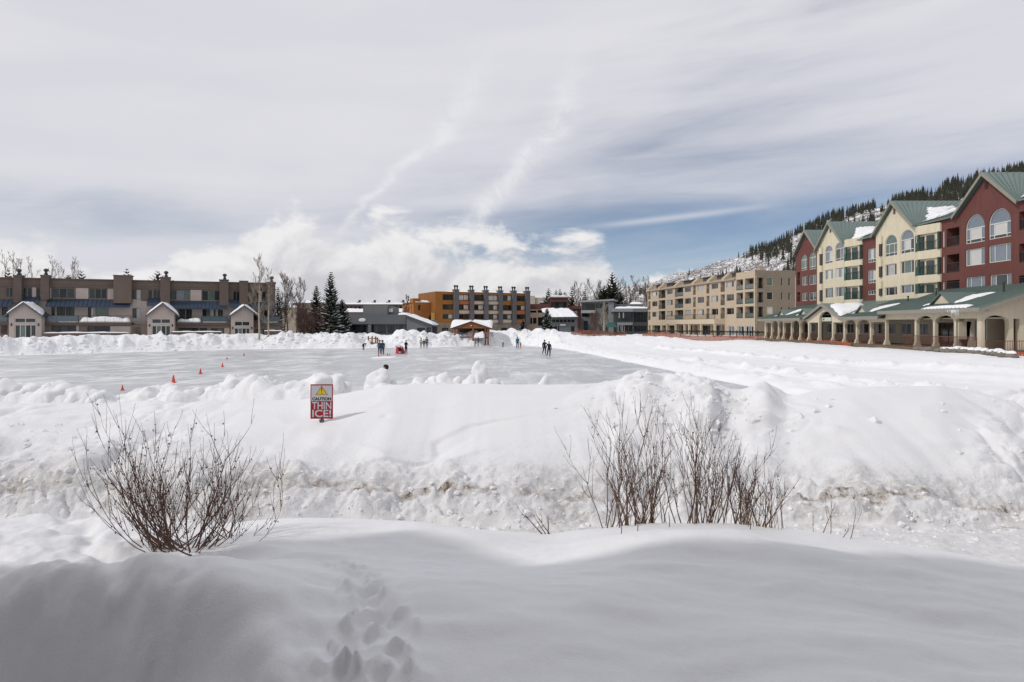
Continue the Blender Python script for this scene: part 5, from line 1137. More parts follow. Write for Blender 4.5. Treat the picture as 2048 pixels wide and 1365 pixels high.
XA = 38.0
def arcade():
    zd = 1.67
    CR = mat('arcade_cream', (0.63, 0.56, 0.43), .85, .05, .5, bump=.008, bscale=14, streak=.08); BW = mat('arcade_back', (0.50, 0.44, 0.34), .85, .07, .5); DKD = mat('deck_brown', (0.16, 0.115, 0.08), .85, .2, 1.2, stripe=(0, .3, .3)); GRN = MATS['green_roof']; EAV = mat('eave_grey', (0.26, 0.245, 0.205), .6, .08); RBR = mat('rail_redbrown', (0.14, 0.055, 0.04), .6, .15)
    F = Fac('arcade', 'single-storey cream arcade with arches and green metal roof along the shore', 'building', (XA, 104.5), (XA, 55.2), zd); r = F.root; L = F.L
    SY = lambda Y: 104.5 - Y
    us = [1530.8, 1542.7, 1556.3, 1566.3, 1582.3, 1599.4, 1616.9, 1637.1, 1664.8, 1688, 1712.6, 1740.6, 1771.4, 1832, 1869, 1911, 1957.5]
    kinds = 'faafaafPfaaffaaf'
    S = [F.s(u) for u in us]; z1, z2 = 4.45 - zd, 4.95 - zd
    hw = .145; hs_mid = []; hs_near = []; zf = 2.30; 
    iN = 13                                                  # the taller near section starts here
    for i, k in enumerate(kinds):
        a, b = S[i] + hw, S[i + 1] - hw; near = i >= iN - 1
        top = zf + (.25 if near else 0)
        if k == 'f': h = rect_poly(a, b, -.6, top)
        elif k == 'a': h = arch_poly(a, b, -.6, top + .30, .62 if not near else .6)
        else: h = arch_poly(a, b, -.6, 3.65, .95)
        (hs_near if near else hs_mid).append((h, .30))
    sP0, sP1 = F.s(1615), F.s(1688.5); sPm = (sP0 + sP1) / 2; zpk = F.z(1647, 610)
    sm = S[iN - 1] + .0
    wall(r, 'arcade_front', CR, [(S[0] - .35, -.55), (sm, -.55), (sm, z1), (sP1, z1), (sPm, zpk - .15), (sP0, z1), (S[0] - .35, z1)], [(h if min(p[1] for p in h[0]) > -.55 else ([(x, max(z, -.545)) for x, z in h[0]], h[1])) for h in hs_mid], 0, thick=.30)
    wall(r, 'arcade_front', CR, [(sm + .003, -.55), (L, -.55), (L, z2), (sm + .003, z2)], [([(x, max(z, -.545)) for x, z in h[0]], h[1]) for h in hs_near], .06, thick=.30)
    for i, s in enumerate(S):                                # flared column feet
        q = MB(); w = hw + .06; q.prism_x([(-.15, .14), (-.075, .45), (.315, .45), (.36, .14)], s - hw - .003, s + hw + .003); q.box(s - w, s + w, -.18, .4, -.5, .138); q.build('column_foot', CR, r)
    # floor, inner wall with windows and doors, ceiling
    mb = MB(); mb.box(S[0] - .5, L + .5, -1.3, 5.3, -.25, 0.0); mb.build('deck', DKD, r)
    mb = MB(); mb.box(S[0] - .5, F.s(1835), -1.32, -1.25, -1.3, -.252); mb.build('deck_fascia', DKD, r)
    hi = []; nI = -4.6; rnd = random.Random(9)
    for i, k in enumerate(kinds):
        c = (S[i] + S[i + 1]) / 2; w = (S[i + 1] - S[i]) * .32
        off = 2.2 * (1.0)                                    # parallax: what is seen through the opening lies further along
        kind = rnd.choice(['win', 'win', 'door', 'win'])
        a, b = c - w - off * 0, c + w - off * 0
        if kind == 'win': hi.append(window(r, a, b, .95, 2.2, nI, .12, F_WHITE, rnd.choice(['bb', 'cd', 'bmb', 'dm']), fw=.08))
        else: hi.append(window(r, a + .2, b - .2, .03, 2.25, nI, .12, RBR, rnd.choice(['dm', 'dd']), fw=.12, name='door'))
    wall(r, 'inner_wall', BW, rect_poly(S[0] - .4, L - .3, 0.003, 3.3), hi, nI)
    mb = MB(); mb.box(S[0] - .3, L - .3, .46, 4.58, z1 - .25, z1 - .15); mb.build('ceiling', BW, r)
    mb = MB(); mb.box(S[0] - .35, S[0] - .05, .46, 5.5, -.5, z1); mb.build('end_wall', CR, r)
    # roof: mid and near section
    zw1, zw2 = 6.6 - zd, 7.2 - zd
    def roof(s0, s1, ze, zw, nm='roof'):
        q = MB(); q.slab([(s0, -.8, ze), (s1, -.8, ze), (s1, 6.1, zw), (s0, 6.1, zw)], (0, 0, .10))
        k = int((s1 - s0) / .5)
        for i in range(k + 1): x = s0 + .03 + (s1 - s0 - .06) * i / k; q.slab([(x - .025, -.8, ze + .102), (x + .025, -.8, ze + .102), (x + .025, 6.1, zw + .102), (x - .025, 6.1, zw + .102)], (0, 0, .055))
        o = q.build(nm, GRN, r); q = MB(); q.box(s0 - .02, s1 + .02, -.88, -.805, ze - .22, ze + .1); q.box(s0, s1, -.80, -.02, ze - .16, ze - .06); q.build('eave', EAV, o); return o
    roM = roof(S[0] - .9, sP0 - .42, z1 + .02, zw1); roof(sP1 + .42, sm, z1 + .02, zw1)
    q = MB(); q.slab([(sP0 - .41, .6, z1 + .02 + (zw1 - z1) * 1.4 / 6.9), (sP1 + .41, .6, z1 + .02 + (zw1 - z1) * 1.4 / 6.9), (sP1 + .41, 6.1, zw1), (sP0 - .41, 6.1, zw1)], (0, 0, .1)); q.build('roof', GRN, r)
    roN = roof(sm + .01, L + .9, z2 + .02, zw2)
    pitch = lambda ze, zw, y: ze + (zw - ze) * (y + .8) / 6.9 + .11
    q = MB(); q.prism_x([(-.8, z1 + .0), (6.1, zw1), (6.1, zw2), (-.8, z2 + .02)], sm - .04, sm + .008); q.build('roof_step', EAV, r)
    # portico gable roof and its sign board
    q = MB()
    for e in (sP0 - .4, sP1 + .4): q.slab([(e, -.45, z1 - .02), (sPm, -.45, zpk + .05), (sPm, 5.6, zpk + .05), (e, -.3, z1 + .06)], (0, 0, .12))
    po = q.build('portico_roof', GRN, r)
    q = MB()
    for e in (sP0 - .4, sP1 + .4): q.slab([(e, -.454, z1 + .1), (sPm, -.454, zpk + .17), (sPm, -.454, zpk - .18), (e, -.454, z1 - .2)], (0, -.07, 0))
    q.build('barge_board', EAV, po)
    snow_slab('snow', [(sP1 + .2, -.6, z1 + .22), (sPm + .5, .2, zpk - .05), (sPm + .3, 4.3, zpk + .18), (sPm + 3.2, 3.2, zpk - .35)], .22, po, 81, 20, 14, .03, (0, -.3, 1))
    s0, s1 = F.s(1641.5), F.s(1661.5); zs0, zs1 = F.z(1651, 643), F.z(1651, 635.5); q = MB(); q.box(s0 + .1, s1 - .1, .10, .18, zs0, zs1); sb = q.build('sign_board', mat('sign_green_pale', (.52, .56, .44), .6, .1, 2), r)
    q = MB(); q.box(s0 + .35, s0 + .75, .085, .098, zs0 + .12, zs1 - .1); q.build('sign_emblem', mat('emblem', (.25, .10, .08), .6), sb)
    # little triangular dormers and snow beside them
    for i, (u, vt, vb, near) in enumerate([(1564, 624, 631, 0), (1608, 626, 633.5, 0), (1724.5, 617, 627.5, 0), (1884.5, 598, 611, 1)]):
        ze, zw = (z2, zw2) if near else (z1, zw1)
        yd = .7; s = F.s(u, -yd); hh = 1.05 if near else .8; wd = 1.55 if near else 1.2
        zb = pitch(ze, zw, yd) - .05
        q = MB(); q.prism_y([(s - wd * .8, zb + .1), (s + wd * .8, zb + .1), (s, zb + hh - .08)], yd, yd + .1); o = q.build('dormer_face', CR, r)
        q = MB()
        yb = yd + hh * 6.9 / (zw - ze)
        for sg in (-1, 1): q.slab([(s + sg * wd, yd - .25, zb), (s, yd - .25, zb + hh), (s, yb, zb + hh), (s + sg * wd, yd + .2, zb)], (0, 0, .09))
        q.build('dormer_roof', GRN, o)
        pr = lambda ss, y: (ss, y, pitch(ze, zw, y) + .03)
        snow_slab('snow', [pr(s + wd * .95, yd + .1), pr(s + wd * 1.4, yd + .3), pr(s + wd * 1.9, yd + 2.9), pr(s + wd * .5, yd + 2.2)], .20, r, 90 + i, 14, 12, .05)
        snow_slab('snow', [pr(s - wd * 1.5, yd - .5), pr(s - wd * .95, yd + .2), pr(s - wd * .85, yd + .7), pr(s - wd * 1.4, yd + .1)], .10, r, 95 + i, 8, 8, .03)
    pr = lambda ss, y: (ss, y, pitch(z2, zw2, y) + .02)
    snow_slab('snow', [pr(F.s(1858), -.75), pr(F.s(1950), -.75), pr(F.s(1950), -.1), pr(F.s(1858), -.45)], .16, r, 99, 30, 8, .02)
    ic = MB(); rn = random.Random(2)
    for i in range(16):
        s = F.s(1915 + rn.uniform(0, 24)); l = rn.uniform(.15, .6); ic.tube([(s, -.9, z2 + .0), (s, -.9, z2 - l)], [.03, .004], 5)
    o = ic.build('icicles', mat('icicle', (.8, .84, .88), .15, 0), r); o['kind'] = 'stuff'
    # flue pipes on the roof
    for (u, v) in [(1816, 604), (1872, 596), (2007, 585)]:
        ze, zw = (z1, zw1) if u < 1850 else (z2, zw2); y = 3.6; s = F.s(u, -y); p = MB(); p.lathe([(.07, 0), (.07, .8), (.1, .8), (.1, .9)], (s, y, pitch(ze, zw, y) - .1), 8); p.build('vent_pipe', PIPE, r)
    # end wall facing the camera
    Efac = Fac('end', None, None, (XA, 55.2), (XA + 11, 55.2), zd, root=link('end_wing', None, r)); er = Efac.root; er.location = (L, 0, 0); er.rotation_euler = (0, 0, R(90)); er.name = 'end_wing'
    EW = CR
    s0, s1 = Efac.s(1967), Efac.s(2017); s2, s3 = Efac.s(2026.5), Efac.s(2038.5); s4 = Efac.s(2047)
    hs = [(arch_poly(s0, s1, -.54, Efac.z(1990, 631), .55), .45), (rect_poly(s2, s3, -.54, Efac.z(2030, 638)), .45)]
    wall(er, 'end_wall', EW, [(.003, -.55), (11, -.55), (11, z2 + 3.6), (6.1, z2 + 2.05), (.003, z2)], hs, .02, thick=.45)
    q = MB(); q.slab([(-.85, -.95, z2 + .02), (6.1, -.95, zw2 + .1), (6.1, -.95, zw2 - .2), (-.85, -.95, z2 - .25)], (0, .12, 0)); q.build('rake_board', EAV, er)
    hb = [window(er, s0 - .3, s0 + .75, .8, 2.3, -2.6, .12, F_WHITE, 'bm', fw=.09), window(er, s0 + 1.0, s1 + .1, .6, 2.5, -2.6, .12, F_WHITE, 'bd', fw=.09)]
    wall(er, 'inner_wall', BW, rect_poly(-.0 + .5, 11, 0.0, 3.6), hb, -2.6)
    # main porch rail with balusters along the near end
    p0 = Vector(F.world(F.s(1835), 1.5, 0)); 
    railing(r, F.s(1835), L + 1.2, -.02, 1.08, 1.25, .16, RBR, name='porch_railing')
    railing(er, -1.3, 6.0, -.3, 1.1, 2.4, .18, RBR, name='porch_railing')
    for i, k in enumerate(kinds[:iN - 1]):
        if k != 'P': railing(r, S[i] + hw, S[i + 1] - hw, .0, .95, -.2, .2, RBR)
arcade()
# ================================================================== hill, trees
RIDGE = [(900, 652), (1050, 630), (1150, 602), (1240, 576), (1300, 566), (1354, 550), (1437, 526), (1492, 510), (1540, 494), (1575, 478), (1654, 442), (1792, 404), (1970, 360), (2048, 342), (2300, 290), (2700, 240)]
RY = [(1000, 1400), (1250, 1300), (1400, 1100), (1600, 850), (1800, 760), (2048, 700), (2600, 650)]
def hill_z(u, t):
    u = np.asarray(u, float); t = np.asarray(t, float)
    yr = ip(u, RY, 60); zr = np.maximum(HC - (ip(u, RIDGE, 30) - 650) * yr / FPX, -1.0)
    Y = 235 + (yr - 235) * t
    p = np.where(t <= 1, np.clip(t, 0, 1) ** 1.25, 1 - (t - 1) ** 2 * 1.5)
    z = zr * p + (fbm(u * .02, Y * .012, 1.0, 3, 90) * 2.5 * np.clip(t * 3, 0, 1)) * np.clip(zr / 40, 0, 1)
    return (u - U0) / FPX * Y, Y, z
def build_hill():
    us = np.linspace(900, 2690, 260); ts = np.linspace(0, 1.6, 110)
    Ug, Tg = np.meshgrid(us, ts); X, Y, Z = hill_z(Ug.ravel(), Tg.ravel())
    co = np.stack([X, Y, Z], 1); nc = len(us)
    f = [(j * nc + i, j * nc + i + 1, (j + 1) * nc + i + 1, (j + 1) * nc + i) for j in range(len(ts) - 1) for i in range(nc - 1)]
    me = bpy.data.meshes.new('hill'); me.from_pydata(co.tolist(), [], f); me.polygons.foreach_set('use_smooth', [True] * len(f)); me.update()
    m = bpy.data.materials.new('hill_snow_brush'); m.use_nodes = True; t = m.node_tree; t.nodes.clear(); g = NG(t)
    p = g.new('ShaderNodeBsdfPrincipled'); o = g.new('ShaderNodeOutputMaterial'); g.l.new(p.outputs[0], o.inputs[0]); p.inputs['Roughness'].default_value = .9
    tc = g.new('ShaderNodeTexCoord'); oc = tc.outputs['Object']
    a = g.noise(oc, 0.16, 5, .65); b = g.noise(oc, .02, 4, .6)
    k = g.smooth(g.m('ADD', a, g.m('MULTIPLY', g.m('SUBTRACT', b, .5), .5)), .40, .56)
    c = g.mix(k, (0.80, 0.81, 0.83), (0.17, 0.145, 0.13)); g.l.new(c, p.inputs['Base Color'])
    me.materials.append(m); tag(link('hill', me), kind='structure')
build_hill()

NEED = mat('needles_dark', (0.058, 0.060, 0.044), .9, .35, .4); NEED2 = mat('needles_green', (0.036, 0.052, 0.034), .9, .35, 1.2); TRUNKM = mat('bark_brown', (0.10, 0.075, 0.055), .9, .2, 3)
def conifer_mesh(name, seed, h=12.0, w=1.9, layers=7, m=None, bare=.12):
    rn = random.Random(seed); mb = MB()
    mb.tube([(0, 0, -1.0), (0, 0, h * .9)], [h * .014 + .05, .03], 4, cap=False)
    for k in range(layers):
        f = k / (layers - 1); zt = h * (bare + .22 + (1 - bare - .22) * f) ; zl = h * (bare + (.84 - bare) * f)
        r = w * (1 - f) ** .8 * rn.uniform(.8, 1.15) + .16; n = 9; pts = []
        for j in range(n * 2):
            a = math.pi * j / n + rn.uniform(-.15, .15); rr = r * (rn.uniform(.75, 1.2) if j % 2 == 0 else rn.uniform(.3, .5)); zz = zl + (0 if j % 2 == 0 else (zt - zl) * .3) + rn.uniform(-.03, .03) * h
            pts.append((rr * math.cos(a), rr * math.sin(a), zz))
        mb.add([(0, 0, min(zt + rn.uniform(0, .03) * h, h))] + pts, [(0, 1 + j, 1 + (j + 1) % (2 * n)) for j in range(2 * n)])
    return mb.mesh(name, m or NEED)
HILLM = [conifer_mesh('hill_conifer_mesh', 10 + i, 12, [1.25, 1.6, 1.05, 1.9, 1.4, 1.5][i], [6, 7, 6, 7, 5, 7][i]) for i in range(6)]
SKYL = [(1200, 610), (1295, 576), (1510, 541), (1590, 540), (1612, 470), (1640, 498), (1666, 443), (1700, 475), (1755, 470), (1797, 408), (1840, 442), (1915, 434), (1972, 352), (2048, 352), (2300, 350)]
def hill_forest():
    rn = random.Random(77); cand = []
    def ok(u, t, hgt):
        X, Y, Z = (float(q[0]) for q in hill_z([u], [t])); vt = V0 - (Z + hgt - HC) * FPX / Y
        return (X, Y, Z, hgt * FPX / Y) if vt < np.interp(u, [s[0] for s in SKYL], [s[1] for s in SKYL]) - 2 else None
    for _ in range(5600):
        u = rn.uniform(1225, 2130); t = 1.03 - abs(rn.gauss(0, .16)) if rn.random() < .55 else rn.uniform(.25, 1.02)
        if t < .2: continue
        dens = float(vnoise(np.array([u * .03]), np.array([t * 9.0]), 5)[0])
        lim = .0 if u > 1560 else (-.05 if t > .93 else .40)
        if t < .8 and u > 1560: lim = -.2
        if t > .96: lim = -.05 if u > 1500 else -.4
        if dens < lim + rn.uniform(-.2, .2): continue
        hgt = rn.uniform(7.5, 14.5) * (1.0 if u > 1500 else .8)
        c = ok(u, t, hgt)
        if c: cand.append((c[3], c[0], c[1], c[2], hgt))
    for u, t, hgt in [(1537, .62, 17), (1566, .64, 18), (1553, .7, 13), (1436, .6, 9)]:
        c = ok(u, t, hgt)
        if c: cand.append((99, c[0], c[1], c[2], hgt))
    cand.sort(reverse=True); cand = cand[:1500]
    for i, (px, X, Y, Z, hgt) in enumerate(cand[:300]):
        o = link('hill_conifer', HILLM[i % 6]); o.location = (X, Y, Z - .3); s = hgt / 12; o.scale = (s * rn.uniform(.8, 1.2), s * rn.uniform(.8, 1.2), s); o.rotation_euler = (0, 0, rn.uniform(0, 6.28))
        tag(o, 'dark conifer on the snowy hillside above the gabled and beige buildings', 'conifer', 'conifers on the snowy hillside')
    mb = MB()
    for (px, X, Y, Z, hgt) in cand[300:]:
        src = HILLM[rn.randrange(6)]; s = hgt / 12; a = rn.uniform(0, 6.28); c_, s_ = math.cos(a) * s, math.sin(a) * s
        mb.add([(X + v.co.x * c_ - v.co.y * s_, Y + v.co.x * s_ + v.co.y * c_, Z - .3 + v.co.z * s) for v in src.vertices], [tuple(p.vertices) for p in src.polygons])
    # bare brush
    b = MB()
    for _ in range(6000):
        u = rn.uniform(1240, 2100); t = rn.uniform(.25, 1.0); c = ok(u, t, 4)
        if not c: continue
        X, Y, Z = c[:3]; hh = rn.uniform(1.5, 3.5)
        for k in range(5):
            a = rn.uniform(0, 6.28); r = hh * rn.uniform(.2, .5); b.add([(X + .12, Y, Z - .2), (X - .12, Y, Z - .2), (X + r * math.cos(a), Y + r * math.sin(a), Z + hh * rn.uniform(.6, 1))], [(0, 1, 2)])
    o = mb.build('hill_forest', NEED); tag(o, 'mass of small dark conifers far up the snowy hill', 'forest', kind='stuff')
    o = b.build('hill_brush', mat('brush_brown', (.13, .10, .085), .9, .3, .3)); tag(o, 'bare brown brush scattered over the snowy hill', 'brush', kind='stuff')
hill_forest()

def spruce(name, label, x, y, z, h, w, seed, snow=.4, group=None, density=1.0, m=None):
    rn = random.Random(seed); root = empty(name, (x, y, z)); tag(root, label, 'conifer', group)
    mb = MB(); mb.tube([(0, 0, -.5), (0, 0, h * .5), (0, 0, h * .98)], [h * .018, h * .011, .015], 7); mb.build('trunk', TRUNKM, root)
    cr = MB(); sn = MB(); nw = int(26 * density); up = Vector((0, 0, 1))
    for k in range(nw):
        f = .04 + .94 * (k / (nw - 1)); zz = h * f; L0 = w * (1 - f) ** .82 + .12
        nb = 8 if f < .7 else 6
        for j in range(nb):
            a = 2 * math.pi * (j + rn.random() * .8) / nb + k; L = L0 * rn.uniform(.72, 1.12); d = Vector((math.cos(a), math.sin(a), 0)); s = Vector((-d.y, d.x, 0))
            el = -.25 + .75 * f + rn.uniform(-.1, .1); pts = []
            for q in range(5):
                t = q / 4; pts.append(Vector((0, 0, zz)) + d * (L * t) + up * (L * (el * t + .28 * t * t)))
            wd = L * .22 + .05
            ring = []
            for q, p in enumerate(pts):
                ww = wd * (.35, 1, .95, .6, .06)[q]; ring += [p - s * ww + up * (-.10 * ww - rn.uniform(0, .05)), p + up * (.10 * wd), p + s * ww + up * (-.10 * ww - rn.uniform(0, .05))]
            cr.add(ring, [(q * 3 + e, q * 3 + e + 1, q * 3 + e + 4, q * 3 + e + 3) for q in range(4) for e in (0, 1)])
            for q in range(7):                                  # ragged side sprays
                t = rn.uniform(.25, .98); p = pts[0].lerp(pts[4], t) + up * (L * .05 * math.sin(t * 3)); sg = rn.choice((-1, 1)); l2 = wd * rn.uniform(.9, 1.8)
                e = p + s * sg * l2 + d * l2 * .7 + up * rn.uniform(-.12, .08); cr.add([p + d * .07, p - d * .07, e], [(0, 1, 2)])
            if rn.random() < snow * (1.15 - f):
                a0, a1 = rn.uniform(.3, .5), rn.uniform(.8, 1.0); c0 = pts[0].lerp(pts[4], a0); c1 = pts[0].lerp(pts[4], a1); m_ = (c0 + c1) / 2 + up * (L * -.02)
                c0 = c0 - up * .02; ww = wd * .8
                sn.add([c0 + up * .08, m_ - s * ww + up * .06, m_ + up * (.14 + .05 * L), m_ + s * ww + up * .06, c1 + up * .05], [(0, 1, 2), (0, 2, 3), (1, 4, 2), (2, 4, 3)])
    o = cr.build('crown', m or NEED2, root)
    if sn.v: s_ = sn.build('branch_snow', SNOWC, root, smooth=True); s_['kind'] = 'stuff'
    return root
def bare_tree(name, label, x, y, z, h, spread, seed, col='aspen', group=None, trunks=1, dens=1.0, r0=None):
    rn = random.Random(seed); root = empty(name, (x, y, z)); tag(root, label, 'tree', group)
    TM = {'aspen': mat('aspen_bark', (0.40, 0.345, 0.26), .9, .2, 2), 'grey': mat('twig_grey', (0.20, 0.165, 0.14), .9, .2, 2), 'red': mat('twig_red', (0.135, 0.085, 0.07), .9, .2, 2)}[col]
    TW = {'aspen': mat('twig_tan', (0.27, 0.225, 0.175), .9, .2, 2), 'grey': TM, 'red': TM}[col]
    r0 = r0 or h * .011 + .02; rmin = y * .00021
    for tnk in range(trunks):
        tr = MB(); tw = MB(); lean = Vector((rn.uniform(-.08, .08) * (1 + trunks * .6), rn.uniform(-.08, .08), 0)); off = Vector((rn.uniform(-.3, .3) * (trunks > 1), rn.uniform(-.3, .3) * (trunks > 1), 0))
        hh = h * (rn.uniform(.8, 1) if tnk else 1.0); P = []
        for q in range(7): t = q / 6; P.append(off + Vector((lean.x * hh * t + rn.uniform(-.02, .02) * hh * t, lean.y * hh * t, -.3 + (hh + .3) * t)))
        tr.tube(P, [r0 * (1 - .9 * q / 6) for q in range(7)], 6)
        def branch(p, d, L, r, lev):
            pts = [p]; dd = d.copy(); n = 4
            for q in range(n): dd = (dd + Vector((rn.uniform(-.18, .18), rn.uniform(-.18, .18), .16))).normalized(); pts.append(pts[-1] + dd * (L / n))
            tw.tube(pts, [max(r * (1 - .75 * q / n), rmin * (1 - .5 * q / n)) for q in range(n + 1)], 3, cap=False)
            if lev > 0:
                for c in range(int((4 if lev > 1 else 5) * dens)):
                    t = rn.uniform(.25, 1.0); i = min(int(t * n), n - 1); q = pts[i].lerp(pts[i + 1], t * n - i)
                    ax = Vector((rn.uniform(-1, 1), rn.uniform(-1, 1), rn.uniform(.1, 1))).normalized(); branch(q, (dd * .55 + ax * .75).normalized(), L * rn.uniform(.35, .6), r * .5, lev - 1)
        nb = int(26 * dens)
        for b in range(nb):
            t = .22 + .76 * (b / nb); i = min(int(t * 6), 5); p = P[i].lerp(P[i + 1], t * 6 - i); a = rn.uniform(0, 6.28); e = rn.uniform(.7, 1.3)
            d = Vector((math.cos(a), math.sin(a), e)).normalized(); L = spread * (1.25 - t * .7) * rn.uniform(.6, 1.1); branch(p, d, L, max(r0 * .28 * (1.1 - t), .014), 2)
        t_ = tr.build('trunk', TM, root); w_ = tw.build('crown', TW, root)
    return root

def pt(u, v, Y): p = W(u, v, Y); return p.x, p.y, p.z
def all_trees():
    def at(u, Y, z=None): x = (u - U0) / FPX * Y; return x, Y, (z if z is not None else 1.2)
    H = lambda vtop, Y, z=1.2: HC + (V0 - vtop) * Y / FPX - z
    spruce('spruce_tree', 'tallest spruce, snow on its lower boughs, left of the grey building', *at(662, 117), H(544, 117), 2.75, 3, .95, density=1.15)
    spruce('spruce_tree', 'shorter full spruce beside the tallest one, among reddish thickets', *at(633, 119), H(572, 119), 2.3, 4, .5)
    spruce('spruce_tree', 'low broad spruce half hidden behind the tallest spruce', *at(684, 124), H(600, 124), 2.6, 5, .7)
    spruce('spruce_tree', 'small snowy spruce in front of the snow-roofed building', *at(1094, 134), H(618, 134), 1.9, 6, .9)
    spruce('spruce_tree', 'tiny snow-laden spruce at the right corner of the orange block', *at(1046, 131), H(641, 131), 1.4, 7, 1.0)
    spruce('spruce_tree', 'narrow dark spruce beside the right end of the brown condominium', *at(556, 124), H(575, 124), 1.5, 8, .3)
    bare_tree('aspen_tree', 'tall leafless aspen in front of the right end of the brown condominium', *at(519, 106), H(517, 106), 2.4, 11, 'aspen')
    bare_tree('aspen_tree', 'thin pale aspen just right of the tall leafless aspen', *at(537, 106.5), H(541, 106.5), 1.7, 12, 'aspen')
    for i, (u, vt, lab) in enumerate([(566, 562, 'leafless grey tree closest to the condominium end wall'), (577, 553, 'tallest leafless grey tree between condominium and spruces'), (592, 566, 'leafless grey tree just left of the reddish thickets')]):
        bare_tree('leafless_tree', lab, *at(u, 121 + i), H(vt, 121 + i), 2.8, 20 + i, 'grey', 'leafless trees beside the condominium', 1, 1.1)
    for i, (u, vt, sp) in enumerate([(602, 618, 1.6), (612, 605, 1.8), (622, 612, 1.7), (645, 612, 1.7), (606, 634, 1.4)]):
        bare_tree('thicket_shrub', ['reddish thicket left of the shorter spruce, second from the left', 'tallest reddish thicket, just left of the shorter spruce', 'reddish thicket growing against the shorter spruce', 'reddish thicket between the shorter and the tallest spruce', 'lowest reddish thicket, leftmost of those by the spruces'][i], *at(u, 115 + i * .4), H(vt, 115), sp, 30 + i, 'red', 'reddish thickets around the spruces', 3, .75, .05)
    for i, (u, vt) in enumerate([(6, 508), (34, 512), (46, 516), (76, 524), (106, 517), (124, 524), (139, 522), (158, 528), (-25, 512)]):
        bare_tree('leafless_tree', ['tallest leafless tree at the left edge above the condominium roof', 'second leafless tree from the left edge above the condominium roof', 'third leafless tree from the left above the condominium roof', 'lone leafless tree left of the second roof flue', 'fifth leafless tree from the left, right of the second roof flue', 'sixth leafless tree from the left above the condominium roof', 'seventh leafless tree from the left above the condominium roof', 'rightmost leafless tree above the condominium roof', 'leafless tree cut off by the left edge above the condominium'][i], *at(u, 150 + 3 * (i % 3)), H(vt, 150), 3.0, 40 + i, 'grey', 'leafless trees behind the condominium', 1, .85)
    for i, (u, vt, w, lab) in enumerate([(17, 541, 5.0, 'dark conifer at the far left above the condominium roof'), (137, 551, 6.5, 'rounded conifer above the condominium roof, left of its neighbour'), (163, 543, 5.0, 'pointed conifer above the condominium roof near the second flue'), (254, 538, 5.0, 'conifer rising behind the brown roof tower'), (316, 543, 6.0, 'conifer top beside the chimney above the middle porch'), (346, 560, 2.0, 'low conifer top just right of the middle porch chimney')]):
        spruce('conifer_tree', lab, *at(u, 140), H(vt, 140), w, 50 + i, .0, density=.8, m=NEED)
    bare_tree('leafless_tree', 'small leafless tree in front of the orange wing', *at(814, 137), H(592, 137), 1.6, 61, 'red')
    # hillside foot, right of centre
    for i, (u, vt, w, lab) in enumerate([(1097, 577, 4.2, 'dark pine above the red-brown block'), (1112, 580, 3.6, 'left of two close dark pines over the red-brown block'), (1120, 578, 3.6, 'right of two close dark pines over the red-brown block'), (1130, 584, 4.6, 'broad low dark pine above the snow-roofed building'), (1144, 575, 3.6, 'slim dark pine left of the leafless trees'), (1225, 545, 7.0, 'tall dense conifer standing above the modern grey building'), (1208, 572, 7.0, 'olive conifer left of the tall dense conifer'), (1240, 584, 6.0, 'dark conifer low over the dark glass building'), (1170, 574, 2.0, 'narrow conifer among the leafless trees')]):
        spruce('conifer_tree', lab, *at(u, 196 + i), H(vt, 196 + i), w, 70 + i, .12, density=.85, m=NEED)
    for i, (u, vt) in enumerate([(1156, 574), (1164, 568), (1177, 560), (1186, 566), (1196, 570), (1216, 568), (1234, 572), (1248, 562), (1258, 566), (1268, 560), (1278, 565), (1288, 558), (1300, 562), (1312, 566)]):
        bare_tree('leafless_tree', 'leafless tree on the slope behind the grey buildings, %s' % ['leftmost', 'second from left', 'third from left, taller', 'fourth from left', 'fifth from left', 'just left of the tall dense conifer', 'just right of the tall dense conifer', 'second right of the tall dense conifer', 'third right of the tall dense conifer', 'fourth right of the tall conifer', 'fifth right of the tall conifer', 'third from the right', 'second from the right', 'rightmost, above the beige condominium corner'][i], *at(u, 215 + (i * 7) % 12), H(vt, 215), 4.0, 90 + i, 'grey' if i % 3 else 'red', 'leafless trees on the slope', 1, .8)
    bare_tree('leafless_tree', 'leafless tree with yellowish trunk before the modern grey building', *at(1206, 138), H(612, 138), 2.0, 111, 'aspen')
    bare_tree('thicket_shrub', 'dense leafless shrub before the modern grey building', *at(1188, 140), H(628, 140), 1.9, 112, 'red', None, 3, .8, .05)
all_trees()
